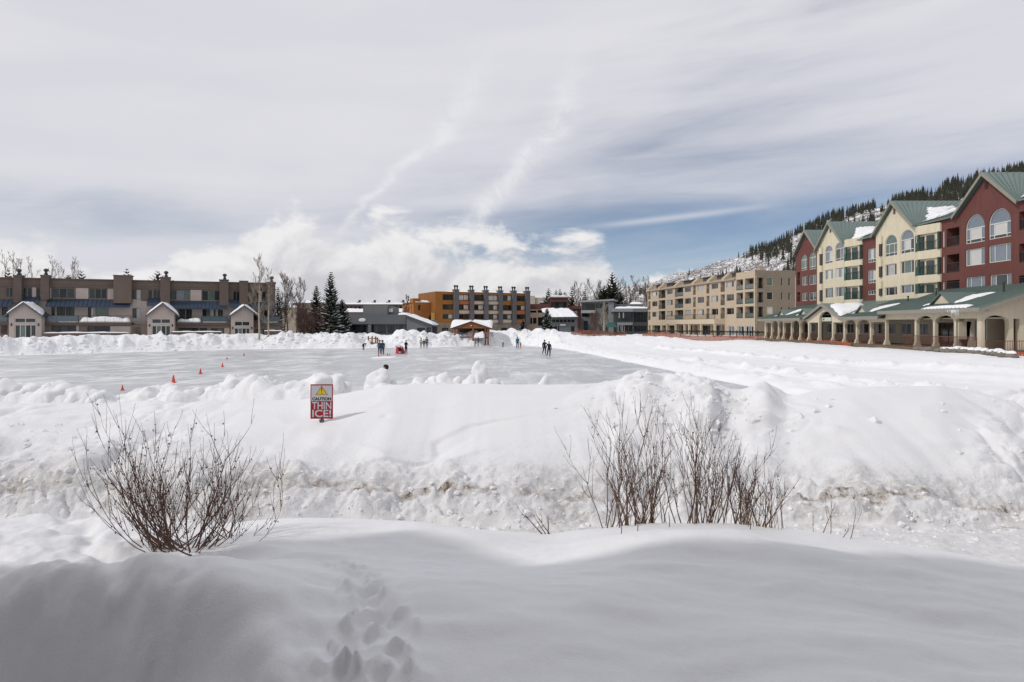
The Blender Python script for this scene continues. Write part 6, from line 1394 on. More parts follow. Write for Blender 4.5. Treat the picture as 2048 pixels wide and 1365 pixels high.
# ================================================================== shrubs in the foreground
STEM = mat('shrub_stem', (0.135, 0.078, 0.055), .85, .25, 9); BERRY = mat('dried_berry', (0.055, 0.028, 0.026), .7, .2, 9); STRAW = mat('straw', (0.36, 0.25, 0.13), .85, .2, 5)
def shrub(label, u, Y, h, spread, stems, seed, fan=1.0, berries=60, group=None, sub=1.0, straw=0, zoff=0.0):
    rn = random.Random(seed); x = (u - U0) / FPX * Y; z = ground_z(x, Y) + zoff
    root = empty('bare_shrub', (x, Y, z)); tag(root, label, 'shrub', group)
    st = MB(); tips = []
    def grow(p, d, L, r, lev, curve):
        n = max(4, int(L / .07)); pts = [p]; dd = d.copy()
        for q in range(n):
            dd = (dd + Vector((rn.uniform(-.11, .11), rn.uniform(-.11, .11), curve * (.09 + .06 * rn.random()) * (.35 + 1.3 * q / n)))).normalized(); pts.append(pts[-1] + dd * (L / n))
        st.tube(pts, [max(r * (1 - .8 * (q / n)), 0.0011) for q in range(n + 1)], 5 if lev > 1 else 4, cap=False)
        if lev > 0:
            k = int((rn.randint(4, 6) if lev > 1 else rn.randint(2, 4)) * sub)
            for c in range(k):
                t = rn.uniform(.3, .95); i = min(int(t * n), n - 1); q = pts[i].lerp(pts[i + 1], t * n - i); loc = (pts[i + 1] - pts[i]).normalized()
                ax = Vector((rn.uniform(-1, 1), rn.uniform(-.8, .8), rn.uniform(-.1, .8))).normalized()
                grow(q, (loc * .8 + ax * .5).normalized(), L * rn.uniform(.32, .62), max(r * .48, .0022), lev - 1, curve * 1.1)
        else: tips.append(pts)
        if lev == 1: tips.append(pts)
    for s in range(stems):
        a = rn.uniform(0, 6.28); f = (s + .5) / stems
        tilt = fan * (rn.random() ** (.75 if fan < 1 else .5)) * 1.38; d = Vector((math.sin(tilt) * math.cos(a) * 1.25, math.sin(tilt) * math.sin(a) * .7, math.cos(tilt))).normalized()
        L = h * (rn.uniform(.5, 1.02) if rn.random() < .8 else rn.uniform(1.05, 1.28)) * (1.0 + .10 * tilt); o = Vector((rn.gauss(0, spread), rn.gauss(0, spread * .4), -.06))
        grow(o, d, L, rn.uniform(.0035, .0088), 2, .45 + .75 * tilt)
    st.build('stems', STEM, root)
    b = MB()
    for _ in range(berries):
        p = rn.choice(tips); q = p[rn.randrange(0, max(1, len(p) * 2 // 3))] + Vector((rn.uniform(-.015, .015), rn.uniform(-.015, .015), rn.uniform(-.015, .01))); r = rn.uniform(.004, .0085)
        b.add([q + Vector(v) * r for v in ((1, 0, 0), (-1, 0, 0), (0, 1, 0), (0, -1, 0), (0, 0, 1.3), (0, 0, -1.2))], [(0, 2, 4), (2, 1, 4), (1, 3, 4), (3, 0, 4), (2, 0, 5), (1, 2, 5), (3, 1, 5), (0, 3, 5)])
    if berries: b.build('dried_berries', BERRY, root)['kind'] = 'stuff'
    if straw:
        g = MB()
        for _ in range(straw):
            o = Vector((rn.gauss(0, spread * 1.2), rn.gauss(0, .1), -.05)); hh = rn.uniform(.15, .5); g.tube([o, o + Vector((rn.uniform(-.05, .05), 0, hh * .6)), o + Vector((rn.uniform(-.14, .14), 0, hh))], [.0035, .003, .0015], 3, cap=False)
        g.build('dry_grass', STRAW, root)['kind'] = 'stuff'
shrub('big wide-spreading bare shrub with dried berries on the left', 352, 5.85, .80, .15, 58, 201, 1.05, 640, sub=.95)
shrub('bare upright shrub, leftmost of the clump on the right', 1268, 7.0, .74, .16, 44, 202, .36, 130, sub=.75, straw=14)
shrub('bare upright shrub in the middle of the right clump, with a thick dark stem', 1398, 6.95, .80, .12, 30, 203, .32, 110, sub=.8)
shrub('bare shrub with straw-coloured grass, rightmost of the right clump', 1502, 6.9, .66, .15, 28, 204, .46, 120, sub=.75, straw=36)
shrub('few thin twigs poking from the snow left of the right clump', 1105, 7.0, .32, .05, 4, 205, .6, 4, sub=.4)
shrub('few thin twigs poking from the snow right of the clump', 1655, 6.75, .34, .09, 5, 206, .5, 4, sub=.4)
shrub('small separate sprig on the snow just right of the big left shrub', 470, 6.2, .52, .06, 7, 207, .9, 12, sub=.6)
# short stalks poking out of the drift in front of the right clump
for i, (u, Y, hh) in enumerate([(1275, 6.55, .22), (1338, 6.65, .14), (1500, 6.6, .2), (1242, 6.5, .12)]):
    x = (u - U0) / FPX * Y; z = ground_z(x, Y); m_ = MB(); m_.tube([(0, 0, -.08), (.006, 0, hh * .5), (-.004, 0, hh)], [.005, .004, .0025], 5)
    o = m_.build('plant_stalk', STEM); o.location = (x, Y, z); tag(o, ['short dead stalk below the leftmost right-hand shrub, the longest one', 'short dead stalk below the gap between the first two right-hand shrubs', 'short dead stalk below the rightmost right-hand shrub', 'tiniest dead stalk at the far left before the right-hand shrubs'][i], 'stalk', 'stalks in the drift')

# ================================================================== warning sign
def text_mesh(name, txt, size, m, root, loc, bold=.0, sx=1.0):
    cu = bpy.data.curves.new(name, 'FONT'); cu.body = txt; cu.size = size; cu.align_x = 'CENTER'; cu.align_y = 'CENTER'; cu.offset = bold; cu.extrude = .0006; cu.resolution_u = 4
    o = bpy.data.objects.new(name, cu); COL.objects.link(o); bpy.context.view_layer.update()
    me = bpy.data.meshes.new_from_object(o.evaluated_get(bpy.context.evaluated_depsgraph_get())); bpy.data.objects.remove(o); bpy.data.curves.remove(cu)
    xs = [v.co.x for v in me.vertices]; ys = [v.co.y for v in me.vertices]; w = max(xs) - min(xs); cx = (max(xs) + min(xs)) / 2; cy = (max(ys) + min(ys)) / 2
    for v in me.vertices: v.co.x = (v.co.x - cx) * sx; v.co.y -= cy
    me.materials.clear(); me.materials.append(m); me.name = name
    o = link(name, me, root); o.rotation_euler = (R(90), 0, 0); o.location = loc; return o, w
def sign():
    Y = 11.0
    for q in np.linspace(9.6, 12.2, 200):
        if V0 + FPX * (HC - ground_z((643.5 - U0) / FPX * q, q)) / q < 846: Y = float(q); break
    x = (643.5 - U0) / FPX * Y; k = Y / FPX; w = 45 * k; h = 69 * k; zt = HC - (769 - 650) * k; zb = zt - h
    z0 = ground_z(x, Y); root = empty('warning_sign', (x, Y, z0)); tag(root, 'red and white caution thin ice sign standing in the snow bank', 'sign')
    RED = mat('sign_red', (0.34, 0.014, 0.028), .45, .08, 3, coat=.2); WHT = mat('sign_white', (0.55, 0.54, 0.58), .45, .05, 3, coat=.2); YEL = mat('sign_yellow', (0.72, 0.50, 0.03), .45, .05, 3); BLK = mat('sign_black', (0.015, 0.015, 0.017), .5, 0); GAL = mat('post_steel', (0.13, 0.15, 0.155), .5, .2, 9, metal=.6)
    B, T = zb - z0, zt - z0
    mb = MB(); mb.box(-.022, .022, .012, .04, -.6, T - .04); mb.build('post', GAL, root)
    mb = MB(); mb.prism_y([(-.045, B - .012), (.045, B - .012), (.03, B - .06), (0, B - .075), (-.03, B - .06)], -.004, .012); mb.build('bracket', GAL, root)
    mb = MB(); mb.box(-w / 2, w / 2, 0.0, .004, B, T); bd = mb.build('board', RED, root)
    bw = .016; zm = B + h * .515
    mb = MB(); mb.box(-w / 2 + bw, w / 2 - bw, -.0012, -.0002, zm, T - bw * 1.3); mb.build('white_panel', WHT, bd)
    mb = MB(); zt2 = T - bw * 1.6; th = h * .262; tw = w * .27
    mb.prism_y([(-tw, zt2 - th), (tw, zt2 - th), (0, zt2)], -.0022, -.0013); mb.build('triangle_edge', BLK, bd)
    mb = MB(); mb.prism_y([(-tw + .012, zt2 - th + .006), (tw - .012, zt2 - th + .006), (0, zt2 - .012)], -.0032, -.0023); mb.build('triangle', YEL, bd)
    mb = MB(); mb.prism_y([(-.008, zt2 - .03), (.008, zt2 - .03), (.004, zt2 - .075 - .02), (-.004, zt2 - .095)], -.0042, -.0033); mb.prism_y([(.008 * math.cos(a * .785), zt2 - th + .028 + .008 * math.sin(a * .785)) for a in range(8)], -.0042, -.0033); mb.build('exclamation_mark', BLK, bd)
    def fit(txt, size, m, z, width, bold):
        o, ww = text_mesh('lettering', txt, size, m, bd, (0, -.002, z), bold); s = width / ww; o.scale = (s, 1, 1)
    fit('CAUTION', .066, BLK, zm + .036, w * .84, .0028)
    fit('THIN', .165, WHT, B + h * .385, w * .86, .0030)
    fit('ICE!', .165, WHT, B + h * .155, w * .84, .0030)
sign()

# ================================================================== people on the ice
SKIN = mat('skin', (0.50, 0.31, 0.22), .6, .05)
CLO = {}
def clo(c):
    k = 'cloth_%d_%d_%d' % tuple(int(v * 255) for v in c)
    return mat(k, c, .9, .15, 8, bump=.004, bscale=40)
def person(label, u, Y, ht, face, jacket, pants, hat=None, hair=(.05, .035, .025), pose='stand', group=None, z=0.0, detail=1, hood=False, x=None):
    """face: heading in degrees, 0 = looking at the camera"""
    xx = (u - U0) / FPX * Y if x is None else x
    root = empty('person', (xx, Y, z), R(face)); tag(root, label, 'person', group)
    J = {'pel': (0, 0, .53), 'che': (0, .01, .72), 'nek': (0, .005, .835), 'hd0': (0, -.008, .872), 'hd1': (0, -.014, .925), 'hd2': (0, -.008, .965)}
    J.update({'ls': (-.10, .01, .80), 'rs': (.10, .01, .80), 'lh': (-.055, 0, .51), 'rh': (.055, 0, .51), 'lk': (-.062, -.015, .285), 'rk': (.062, -.015, .285), 'la': (-.065, .01, .055), 'ra': (.065, .01, .055), 'lt': (-.072, -.075, .025), 'rt': (.072, -.075, .025),
              'le': (-.135, .02, .64), 're': (.135, .02, .64), 'lw': (-.14, -.04, .49), 'rw': (.14, -.04, .49), 'lf': (-.138, -.055, .44), 'rf': (.138, -.055, .44)})
    if pose == 'out': J.update({'le': (-.24, .01, .77), 'lw': (-.36, -.01, .72), 'lf': (-.41, -.02, .70), 're': (.24, .01, .77), 'rw': (.36, -.01, .72), 'rf': (.41, -.02, .70)})
    if pose == 'left_out': J.update({'le': (-.21, .0, .69), 'lw': (-.32, -.02, .60), 'lf': (-.36, -.03, .57), 'rk': (.085, -.06, .30), 'ra': (.12, .07, .08), 'rt': (.13, 0, .04)})
    if pose == 'skate': J.update({'lk': (-.06, -.07, .295), 'la': (-.05, -.02, .055), 'lt': (-.055, -.10, .025), 'rk': (.085, .01, .29), 'ra': (.12, .13, .09), 'rt': (.13, .06, .05), 're': (.17, .04, .66), 'rw': (.21, .02, .53), 'rf': (.22, 0, .48)})
    if pose == 'hold': J.update({'le': (-.13, -.02, .66), 'lw': (-.05, -.13, .70), 'lf': (-.02, -.16, .72), 're': (.13, -.02, .66), 'rw': (.05, -.13, .70), 'rf': (.03, -.16, .72)})
    if pose == 'reach': J.update({'le': (-.12, -.09, .70), 'lw': (-.08, -.22, .70), 'lf': (-.07, -.27, .70), 're': (.12, -.09, .70), 'rw': (.08, -.22, .70), 'rf': (.07, -.27, .70)})
    if pose == 'bend':
        J.update({'pel': (0, .10, .50), 'che': (0, -.10, .60), 'nek': (0, -.21, .62), 'hd0': (0, -.245, .61), 'hd1': (0, -.29, .60), 'hd2': (0, -.32, .60), 'ls': (-.10, -.18, .60), 'rs': (.10, -.18, .60), 'le': (-.11, -.19, .44), 're': (.11, -.19, .44), 'lw': (-.08, -.17, .33), 'rw': (.08, -.17, .33), 'lf': (-.08, -.17, .28), 'rf': (.08, -.17, .28), 'lh': (-.055, .10, .48), 'rh': (.055, .10, .48), 'lk': (-.065, -.02, .29), 'rk': (.065, -.02, .29)})
    if pose == 'sit':
        J.update({k: (J[k][0], J[k][1] + .05, J[k][2] - .26) for k in ('pel', 'che', 'nek', 'hd0', 'hd1', 'hd2', 'ls', 'rs', 'lh', 'rh', 'le', 're', 'lw', 'rw', 'lf', 'rf')})
        J.update({'lk': (-.08, -.19, .28), 'rk': (.08, -.19, .28), 'la': (-.08, -.22, .06), 'ra': (.08, -.22, .06), 'lt': (-.08, -.30, .03), 'rt': (.08, -.30, .03), 'lw': (-.10, -.12, .33), 'rw': (.10, -.12, .33), 'lf': (-.09, -.16, .32), 'rf': (.09, -.16, .32)})
    rad = {'pel': (.085, .062), 'che': (.10, .07), 'nek': (.032, .034), 'hd0': (.040, .044), 'hd1': (.049, .056), 'hd2': (.036, .042), 'ls': .046, 'rs': .046, 'le': .036, 're': .036, 'lw': .026, 'rw': .026, 'lf': .018, 'rf': .018, 'lh': .064, 'rh': .064, 'lk': .046, 'rk': .046, 'la': .034, 'ra': .034, 'lt': .026, 'rt': .026}
    E = [('pel', 'che', 'j'), ('che', 'nek', 'j'), ('nek', 'hd0', 's'), ('hd0', 'hd1', 's'), ('hd1', 'hd2', 's'), ('che', 'ls', 'j'), ('che', 'rs', 'j'), ('ls', 'le', 'j'), ('le', 'lw', 'j'), ('lw', 'lf', 'g'), ('rs', 're', 'j'), ('re', 'rw', 'j'), ('rw', 'rf', 'g'), ('pel', 'lh', 'p'), ('lh', 'lk', 'p'), ('lk', 'la', 'p'), ('la', 'lt', 'b'), ('pel', 'rh', 'p'), ('rh', 'rk', 'p'), ('rk', 'ra', 'p'), ('ra', 'rt', 'b')]
    names = list(J); idx = {n: i for i, n in enumerate(names)}
    me = bpy.data.meshes.new('body'); me.from_pydata([tuple(c * ht for c in J[n]) for n in names], [(idx[a], idx[b]) for a, b, _ in E], []); me.update()
    o = bpy.data.objects.new('tmp', me); COL.objects.link(o)
    md = o.modifiers.new('skin', 'SKIN'); md.use_smooth_shade = True
    sv = me.skin_vertices[0].data if me.skin_vertices else None
    if sv is None:
        bm = bmesh.new(); bm.from_mesh(me); bm.verts.layers.skin.verify(); bm.to_mesh(me); bm.free(); sv = me.skin_vertices[0].data
    for n in names:
        r_ = rad[n]; r_ = r_ if isinstance(r_, tuple) else (r_, r_); sv[idx[n]].radius = (r_[0] * ht, r_[1] * ht); sv[idx[n]].use_root = (n == 'pel')
    sb = o.modifiers.new('sub', 'SUBSURF'); sb.levels = 1 + (detail > 1); sb.render_levels = sb.levels
    bpy.context.view_layer.update()
    m2 = bpy.data.meshes.new_from_object(o.evaluated_get(bpy.context.evaluated_depsgraph_get())); bpy.data.objects.remove(o); m2.name = 'body'
    ms = [clo(jacket), clo(pants), SKIN, clo((.03, .03, .035)), clo(tuple(c * .6 for c in jacket))]; code = {'j': 0, 'p': 1, 's': 2, 'b': 3, 'g': 4}
    m2.materials.clear()
    for q in ms: m2.materials.append(q)
    segs = [(Vector(J[a]) * ht, Vector(J[b]) * ht, code[c]) for a, b, c in E]
    for pl in m2.polygons:
        c = pl.center; best = 9; bi = 0
        for a, b, k in segs:
            ab = b - a; t = max(0, min(1, (c - a).dot(ab) / max(ab.length_squared, 1e-9))); dd = (a + ab * t - c).length
            if dd < best: best = dd; bi = k
        pl.material_index = bi; pl.use_smooth = True
    link('body', m2, root)
    # hair or hat: a shell over the skull
    hc = (Vector(J['hd1']) * ht * .6 + Vector(J['hd2']) * ht * .4); ax = (Vector(J['hd2']) - Vector(J['hd0'])).normalized(); q = ax.to_track_quat('Z', 'Y')
    mb = MB(); rr = .062 * ht
    prof = [(rr * 1.0, -.006 * ht), (rr * 1.06, .012 * ht), (rr * .98, .034 * ht), (rr * .7, .054 * ht), (rr * .3, .064 * ht), (.001, .066 * ht)]
    if hat: prof = [(rr * 1.08, -.012 * ht), (rr * 1.14, .01 * ht), (rr * 1.05, .04 * ht), (rr * .75, .066 * ht), (rr * .3, .078 * ht), (.001, .08 * ht)]
    mb.lathe(prof, (0, 0, 0), 12); hh = mb.build('hat' if hat else 'hair', clo(hat or hair), root, smooth=True); hh.location = hc; hh.rotation_euler = q.to_euler(); hh.scale = (.92, 1.05, 1)
    if hood or detail > 1:
        mb = MB(); mb.lathe([(rr * .5, -.075 * ht), (rr * .92, -.05 * ht), (rr * 1.02, .0), (rr * .6, .05 * ht), (.001, .055 * ht)], (0, 0, 0), 12); b = mb.build('hood' if hood else 'hair', clo(jacket if hood else hair), root, smooth=True); b.location = hc + Vector((0, .022 * ht, 0)); b.rotation_euler = q.to_euler()
    # face
    f0 = Vector(J['hd1']) * ht
    if pose != 'bend':
        mb = MB(); mb.add([f0 + Vector(v) * ht for v in ((0, -.066, -.002), (-.009, -.053, -.010), (.009, -.053, -.010), (0, -.052, .016))], [(0, 1, 2), (0, 3, 1), (0, 2, 3)]); mb.build('nose', SKIN, root)
        for sg in (-1, 1): mb = MB(); mb.lathe([(.003 * ht, -.004 * ht), (.006 * ht, 0), (.003 * ht, .004 * ht)], f0 + Vector((sg * .02, -.0545, .012)) * ht, 6); mb.build('eye', clo((.02, .02, .02)), root)
        mb = MB(); mb.box(*(f0.x + v * ht for v in (-.014, .014)), *(f0.y + v * ht for v in (-.056, -.048)), *(f0.z + v * ht for v in (-.029, -.024))); mb.build('mouth', clo((.30, .12, .10)), root)
    # skate blades
    for s in ('l', 'r'):
        a, t = Vector(J[s + 'a']) * ht, Vector(J[s + 't']) * ht; mb = MB(); d = (t - a); d.z = 0
        if d.length > 0: mb.tube([Vector((a.x, a.y, 0)) - d * .3 + Vector((0, 0, min(a.z, t.z) - .022 * ht)), Vector((a.x, a.y, 0)) + d * 1.15 + Vector((0, 0, min(a.z, t.z) - .022 * ht))], .008, 4); mb.build('skate_blade', PIPE, root)
    return root
IY = lambda v: HC * FPX / (v - V0)
person('person bending far over, alone at the left of the skaters', 727, IY(700), 1.5, 60, (.02, .022, .025), (.03, .03, .035), hat=(.02, .02, .025), pose='bend')
person('person in blue jacket, left of the close pair by the small cones', 759, IY(709) + .6, 1.72, 170, (.035, .075, .15), (.03, .04, .06), hat=(.02, .02, .03))
person('person in navy jacket, right of the close pair by the small cones', 765.5, IY(710), 1.76, 185, (.03, .05, .10), (.018, .024, .045), hat=(.02, .02, .03))
person('person in dark coat standing beside the red sled', 812, IY(707.5), 1.72, 40, (.02, .018, .025), (.025, .03, .06), hair=(.02, .015, .012), pose='hold')
person('person in pale yellow top, left of the trio by the far bank', 842, IY(696), 1.6, 20, (.55, .52, .33), (.20, .20, .20), hair=(.25, .17, .08))
person('smaller person in dark green, middle of the trio by the far bank', 848, IY(696), 1.38, -10, (.03, .06, .045), (.04, .045, .06), hat=(.02, .03, .03))
person('tall person in grey-teal jacket, right of the trio by the far bank', 853.5, IY(696), 1.76, 30, (.12, .17, .18), (.03, .035, .05), hat=(.02, .02, .02))
person('person in grey-purple, left of two facing each other before the pavilion', 950, IY(693), 1.5, 90, (.14, .12, .15), (.05, .045, .06), hair=(.05, .035, .03), pose='reach')
person('person in dark brown, right of two facing each other before the pavilion', 956.5, IY(693), 1.62, -90, (.05, .035, .04), (.07, .06, .07), hair=(.04, .03, .025), pose='reach')
person('child in white top with arms stretched wide', 1006, IY(695), 1.42, 0, (.62, .64, .62), (.12, .13, .14), hat=(.5, .5, .5), pose='out')
person('person in bright blue hooded jacket seen from behind', 1035, IY(697), 1.85, 175, (.02, .14, .27), (.02, .025, .04), hood=True)
person('small child in tan coat at the side of the blue-hooded person', 1041, IY(697) - .3, 1.05, 170, (.32, .25, .20), (.30, .05, .07), hat=(.3, .25, .22))
person('skater in black gliding with one arm stretched out', 1089, IY(709), 1.8, 165, (.014, .014, .016), (.014, .016, .022), hat=(.01, .01, .012), pose='left_out')
person('skater in dark navy with fair hair, nearest of the pair on the right', 1098, IY(714), 1.78, 170, (.018, .025, .032), (.02, .03, .05), hair=(.30, .24, .16), pose='skate')
person('dark-haired person behind the snow lump, only the head showing', 772.5, 33.6, 1.74, -75, (.60, .60, .62), (.04, .04, .05), hair=(.035, .022, .015), detail=2)
# red push sled with a seated child
def sled():
    Y = IY(708); x = (801 - U0) / FPX * Y; root = empty('push_sled', (x, Y, 0), R(35)); tag(root, 'red plastic push sled on the ice', 'sled')
    RP = mat('red_plastic', (.42, .02, .03), .35, .08, 3, coat=.3)
    mb = MB(); mb.slab([(-.42, -.5, .02), (.42, -.5, .02), (.38, .55, .02), (-.38, .55, .02)], (0, 0, .07)); mb.build('base', RP, root)
    for s in (-1, 1):
        mb = MB(); mb.prism_x([(-.55, .09), (.6, .09), (.42, .62), (.22, .95), (.1, .93), (-.12, .5), (-.4, .28)], s * .40 - .03, s * .40 + .03); mb.build('side_panel', RP, root)
    mb = MB(); mb.slab([(-.37, .3, .3), (.37, .3, .3), (.37, .45, .86), (-.37, .45, .86)], (0, .05, 0)); mb.build('backrest', RP, root)
    mb = MB(); mb.slab([(-.37, -.3, .30), (.37, -.3, .30), (.37, .3, .28), (-.37, .3, .28)], (0, 0, .05)); mb.build('seat', RP, root)
    mb = MB(); mb.tube([(-.4, .42, .86), (-.4, .62, 1.0), (.4, .62, 1.0), (.4, .42, .86)], .03, 6); mb.build('handle', RP, root)
    mb = MB(); mb.box(.432, .437, -.15, .15, .3, .52); mb.build('emblem', mat('emblem_white', (.8, .8, .8), .5), root)
    person('child in dark jacket seated in the red sled', 0, Y, 1.25, 35, (.05, .03, .035), (.10, .02, .03), hat=(.12, .10, .10), pose='sit', z=.02, x=x)
sled()
# cones
def cones():
    OR = mat('cone_orange', (.62, .075, .035), .55, .1, 6); L = [(245, 781, .30, 'traffic cone nearly hidden by the snow, nearest in the row'), (347, 766, .50, 'tallest-looking traffic cone, second nearest in the row'), (401, 748.5, .42, 'traffic cone third nearest in the row on the left'), (445, 734.5, .38, 'traffic cone fourth nearest in the row on the left'), (454, 719, .26, 'very small cone beyond the fourth of the row'), (488, 712, .36, 'farthest traffic cone of the row on the left'),
         (757, 714.5, .42, 'small orange cone at the feet of the close pair'), (775, 711.5, .34, 'left of two small cones on the snowy patch'), (779.5, 711.5, .26, 'right of two small cones on the snowy patch')]
    for u, v, h, lab in L:
        Y = IY(v); root = empty('traffic_cone', ((u - U0) / FPX * Y, Y, .002), .4); tag(root, 'orange ' + lab if not lab.startswith('small') else lab, 'cone', 'cones on the ice')
        mb = MB(); mb.lathe([(h * .27, .03), (h * .24, .05), (h * .07, h * .96), (h * .05, h)], (0, 0, 0), 12); mb.build('cone_body', OR, root, smooth=True)
        mb = MB(); mb.box(-h * .36, h * .36, -h * .36, h * .36, 0, .029); mb.build('base', OR, root)
    Y = IY(716); a, b = (744 - U0) / FPX * Y, (786 - U0) / FPX * Y
    o = snow_slab('snow_patch', [(a, Y - .8, .0), (b, Y - .8, .0), (b, Y + 2.6, .0), (a, Y + 2.6, .0)], .07, None, 55, 16, 10, .06); tag(o, 'thin scraped-up heap of snow on the ice around the small cones', 'snow heap')
cones()

# ================================================================== shore: steps, fences, stones
def steps():
    Y = 111.6; x = (747 - U0) / FPX * Y; z = 1.0; root = empty('wooden_steps', (x, Y, z), R(-12)); tag(root, 'brown wooden steps with railing down the far snow bank', 'steps')
    WDK = mat('step_wood', (.20, .085, .035), .8, .2, 3)
    for i in range(5): mb = MB(); mb.box(-1.6 + i * .75, -.8 + i * .75, -.5, .5, -.1 - i * .18, -.02 - i * .18); mb.build('tread', WDK, root)
    for (px, h) in [(-1.65, .95), (-.65, 1.1), (0.0, 1.1), (.62, 1.05), (.95, .9), (1.8, .5)]: mb = MB(); mb.box(px - .09, px + .09, -.62, -.48, -1.0, h - .25); mb.build('post', WDK, root)
    for (p, q) in [((-1.7, .0), (1.0, -.25)), ((-.6, .55), (.9, .55)), ((.5, .62), (2.0, -.05)), ((-1.4, -.35), (1.1, -.5))]:
        mb = MB(); mb.slab([(p[0], -.66, p[1]), (q[0], -.66, q[1]), (q[0], -.66, q[1] - .13), (p[0], -.66, p[1] - .13)], (0, .05, 0)); mb.build('rail', WDK, root)
steps()
def net_fence(label, pts, h, name='net_fence', col=(.50, .13, .05), lean=0.0, post=2.4):
    """pts in world xy; stands on the ground"""
    NET = mat('net_%d' % int(col[0] * 100), col, .7, .15, 2); root = empty(name, (pts[0][0], pts[0][1], 0)); tag(root, label, 'fence')
    P = []
    for (a, b) in zip(pts[:-1], pts[1:]):
        n = max(2, int(math.hypot(b[0] - a[0], b[1] - a[1]) / .6))
        for i in range(n): P.append((a[0] + (b[0] - a[0]) * i / n, a[1] + (b[1] - a[1]) * i / n))
    P.append(pts[-1]); zz = height(np.array([p[0] for p in P]), np.array([p[1] for p in P]))[0]; ox, oy = pts[0]
    rn = random.Random(len(P)); mb = MB(); hs = [h * (1 + .12 * math.sin(i * .35) + rn.uniform(-.04, .04)) for i in range(len(P))]
    V = [Vector((p[0] - ox, p[1] - oy, z - .05)) for p, z in zip(P, zz)]
    for r_ in range(6):
        t0 = r_ / 6 + .02; t1 = t0 + .115
        for i in range(len(V) - 1):
            mb.quad(V[i] + Vector((0, 0, hs[i] * t0)), V[i + 1] + Vector((0, 0, hs[i + 1] * t0)), V[i + 1] + Vector((0, 0, hs[i + 1] * t1)), V[i] + Vector((0, 0, hs[i] * t1)))
    for i in range(len(V) - 1):
        for s in (.0, .33, .66):
            a = V[i].lerp(V[i + 1], s); b = V[i].lerp(V[i + 1], s + .12); mb.quad(a, b, b + Vector((0, 0, hs[i])), a + Vector((0, 0, hs[i])))
    o = mb.build('net', NET, root); o['kind'] = 'stuff'
    k = max(1, int(post / .6)); PM = mat('fence_post', (.16, .13, .11), .8, .2)
    for i in range(0, len(V), k): m_ = MB(); m_.tube([V[i] - Vector((0, 0, .4)), V[i] + Vector((0, 0, h * 1.25))], .03, 5); m_.build('post', PM, root)
    return root
def WX(u, Y): return ((u - U0) / FPX * Y, Y)
net_fence('brownish-orange net fence before the grey buildings, farthest along the shore', [WX(1142, 121), WX(1180, 122), WX(1252, 122)], 1.05, col=(.27, .10, .06))
net_fence('orange net fence on the shore below the beige condominium', [WX(1285, 121), WX(1360, 116), WX(1440, 110), WX(1528, 103)], .75, col=(.33, .11, .055))
net_fence('low orange net fence beneath the arcade deck', [WX(1592, 93), WX(1640, 82), WX(1702, 73.5)], .5, col=(.40, .11, .05))
net_fence('half-buried orange net fence at the near end of the arcade', [WX(1852, 60.5), WX(1900, 57), WX(1960, 53.5), WX(2060, 50.5)], .38, col=(.44, .10, .045))
def garland_rail():
    pts = [WX(1292, 131), WX(1380, 124), WX(1460, 116), WX(1530, 108.5)]; root = empty('promenade_railing', (*pts[0], 0)); tag(root, 'dark promenade railing wound with garland before the beige condominium', 'railing')
    P = []
    for a, b in zip(pts[:-1], pts[1:]):
        for i in range(10): P.append((a[0] + (b[0] - a[0]) * i / 10, a[1] + (b[1] - a[1]) * i / 10))
    P.append(pts[-1]); ox, oy = pts[0]; V = [Vector((p[0] - ox, p[1] - oy, 1.35)) for p in P]
    mb = MB()
    for h in (.25, 1.25): mb.tube([v + Vector((0, 0, h)) for v in V], .035, 4)
    mb.build('rails', RAIL, root)
    b = MB()
    for i in range(len(V) - 1):
        for s in range(5): p = V[i].lerp(V[i + 1], s / 5); b.box(p.x - .015, p.x + .015, p.y - .015, p.y + .015, 1.35, 2.58)
    b.build('balusters', RAIL, root)['kind'] = 'stuff'
    for i in range(0, len(V), 2): m_ = MB(); m_.box(V[i].x - .06, V[i].x + .06, V[i].y - .06, V[i].y + .06, .8, 2.75); m_.build('post', RAIL, root)
    g = MB(); rn = random.Random(3); GM = mat('garland', (.022, .035, .022), .9, .3, 3)
    for i in range(len(V) - 1):
        for s in range(26):
            t = (s + rn.random()) / 26; p = V[i].lerp(V[i + 1], t) + Vector((0, 0, 1.27 - .16 * math.sin(math.pi * t)))
            d = Vector((rn.uniform(-1, 1), rn.uniform(-1, 1), rn.uniform(-1, 1))) * .16; e = Vector((rn.uniform(-1, 1), rn.uniform(-1, 1), rn.uniform(-1, 1))) * .16; g.add([p - d, p + d, p + e], [(0, 1, 2)])
    g.build('garland', GM, root)['kind'] = 'stuff'
garland_rail()
def stones():
    rn = random.Random(8); root = empty('stone_wall', (*WX(1838, 61.5), 0)); tag(root, 'low wall of grey boulders capped with snow below the near arcade', 'stone wall'); ox, oy = WX(1838, 61.5)
    SM = mat('boulder', (.19, .17, .145), .9, .3, 2.5, bump=.03, bscale=5)
    for i in range(15):
        t = i / 14; u = 1838 + 185 * t; X = 36.55 - .35 * t; Y = X * FPX / (u - U0); z = ground_z(X, Y); r = rn.uniform(.30, .46)
        bm = bmesh.new(); bmesh.ops.create_icosphere(bm, subdivisions=2, radius=r)
        for v in bm.verts: v.co *= 1 + rn.uniform(-.16, .16); v.co.z *= .75; v.co.y *= 1.4
        me = bpy.data.meshes.new('stone'); bm.to_mesh(me); bm.free(); me.materials.append(SM); o = link('stone', me, root); o.location = (X - ox, Y - oy, z + .12); o.rotation_euler = (0, 0, rn.uniform(0, 3))
        if i > 3: s = snow_slab('snow_cap', [(-r * .7, -r * .9, r * .45), (r * .7, -r * .9, r * .45), (r * .7, r * .9, r * .45), (-r * .7, r * .9, r * .45)], .22, o, i, 8, 8)
stones()

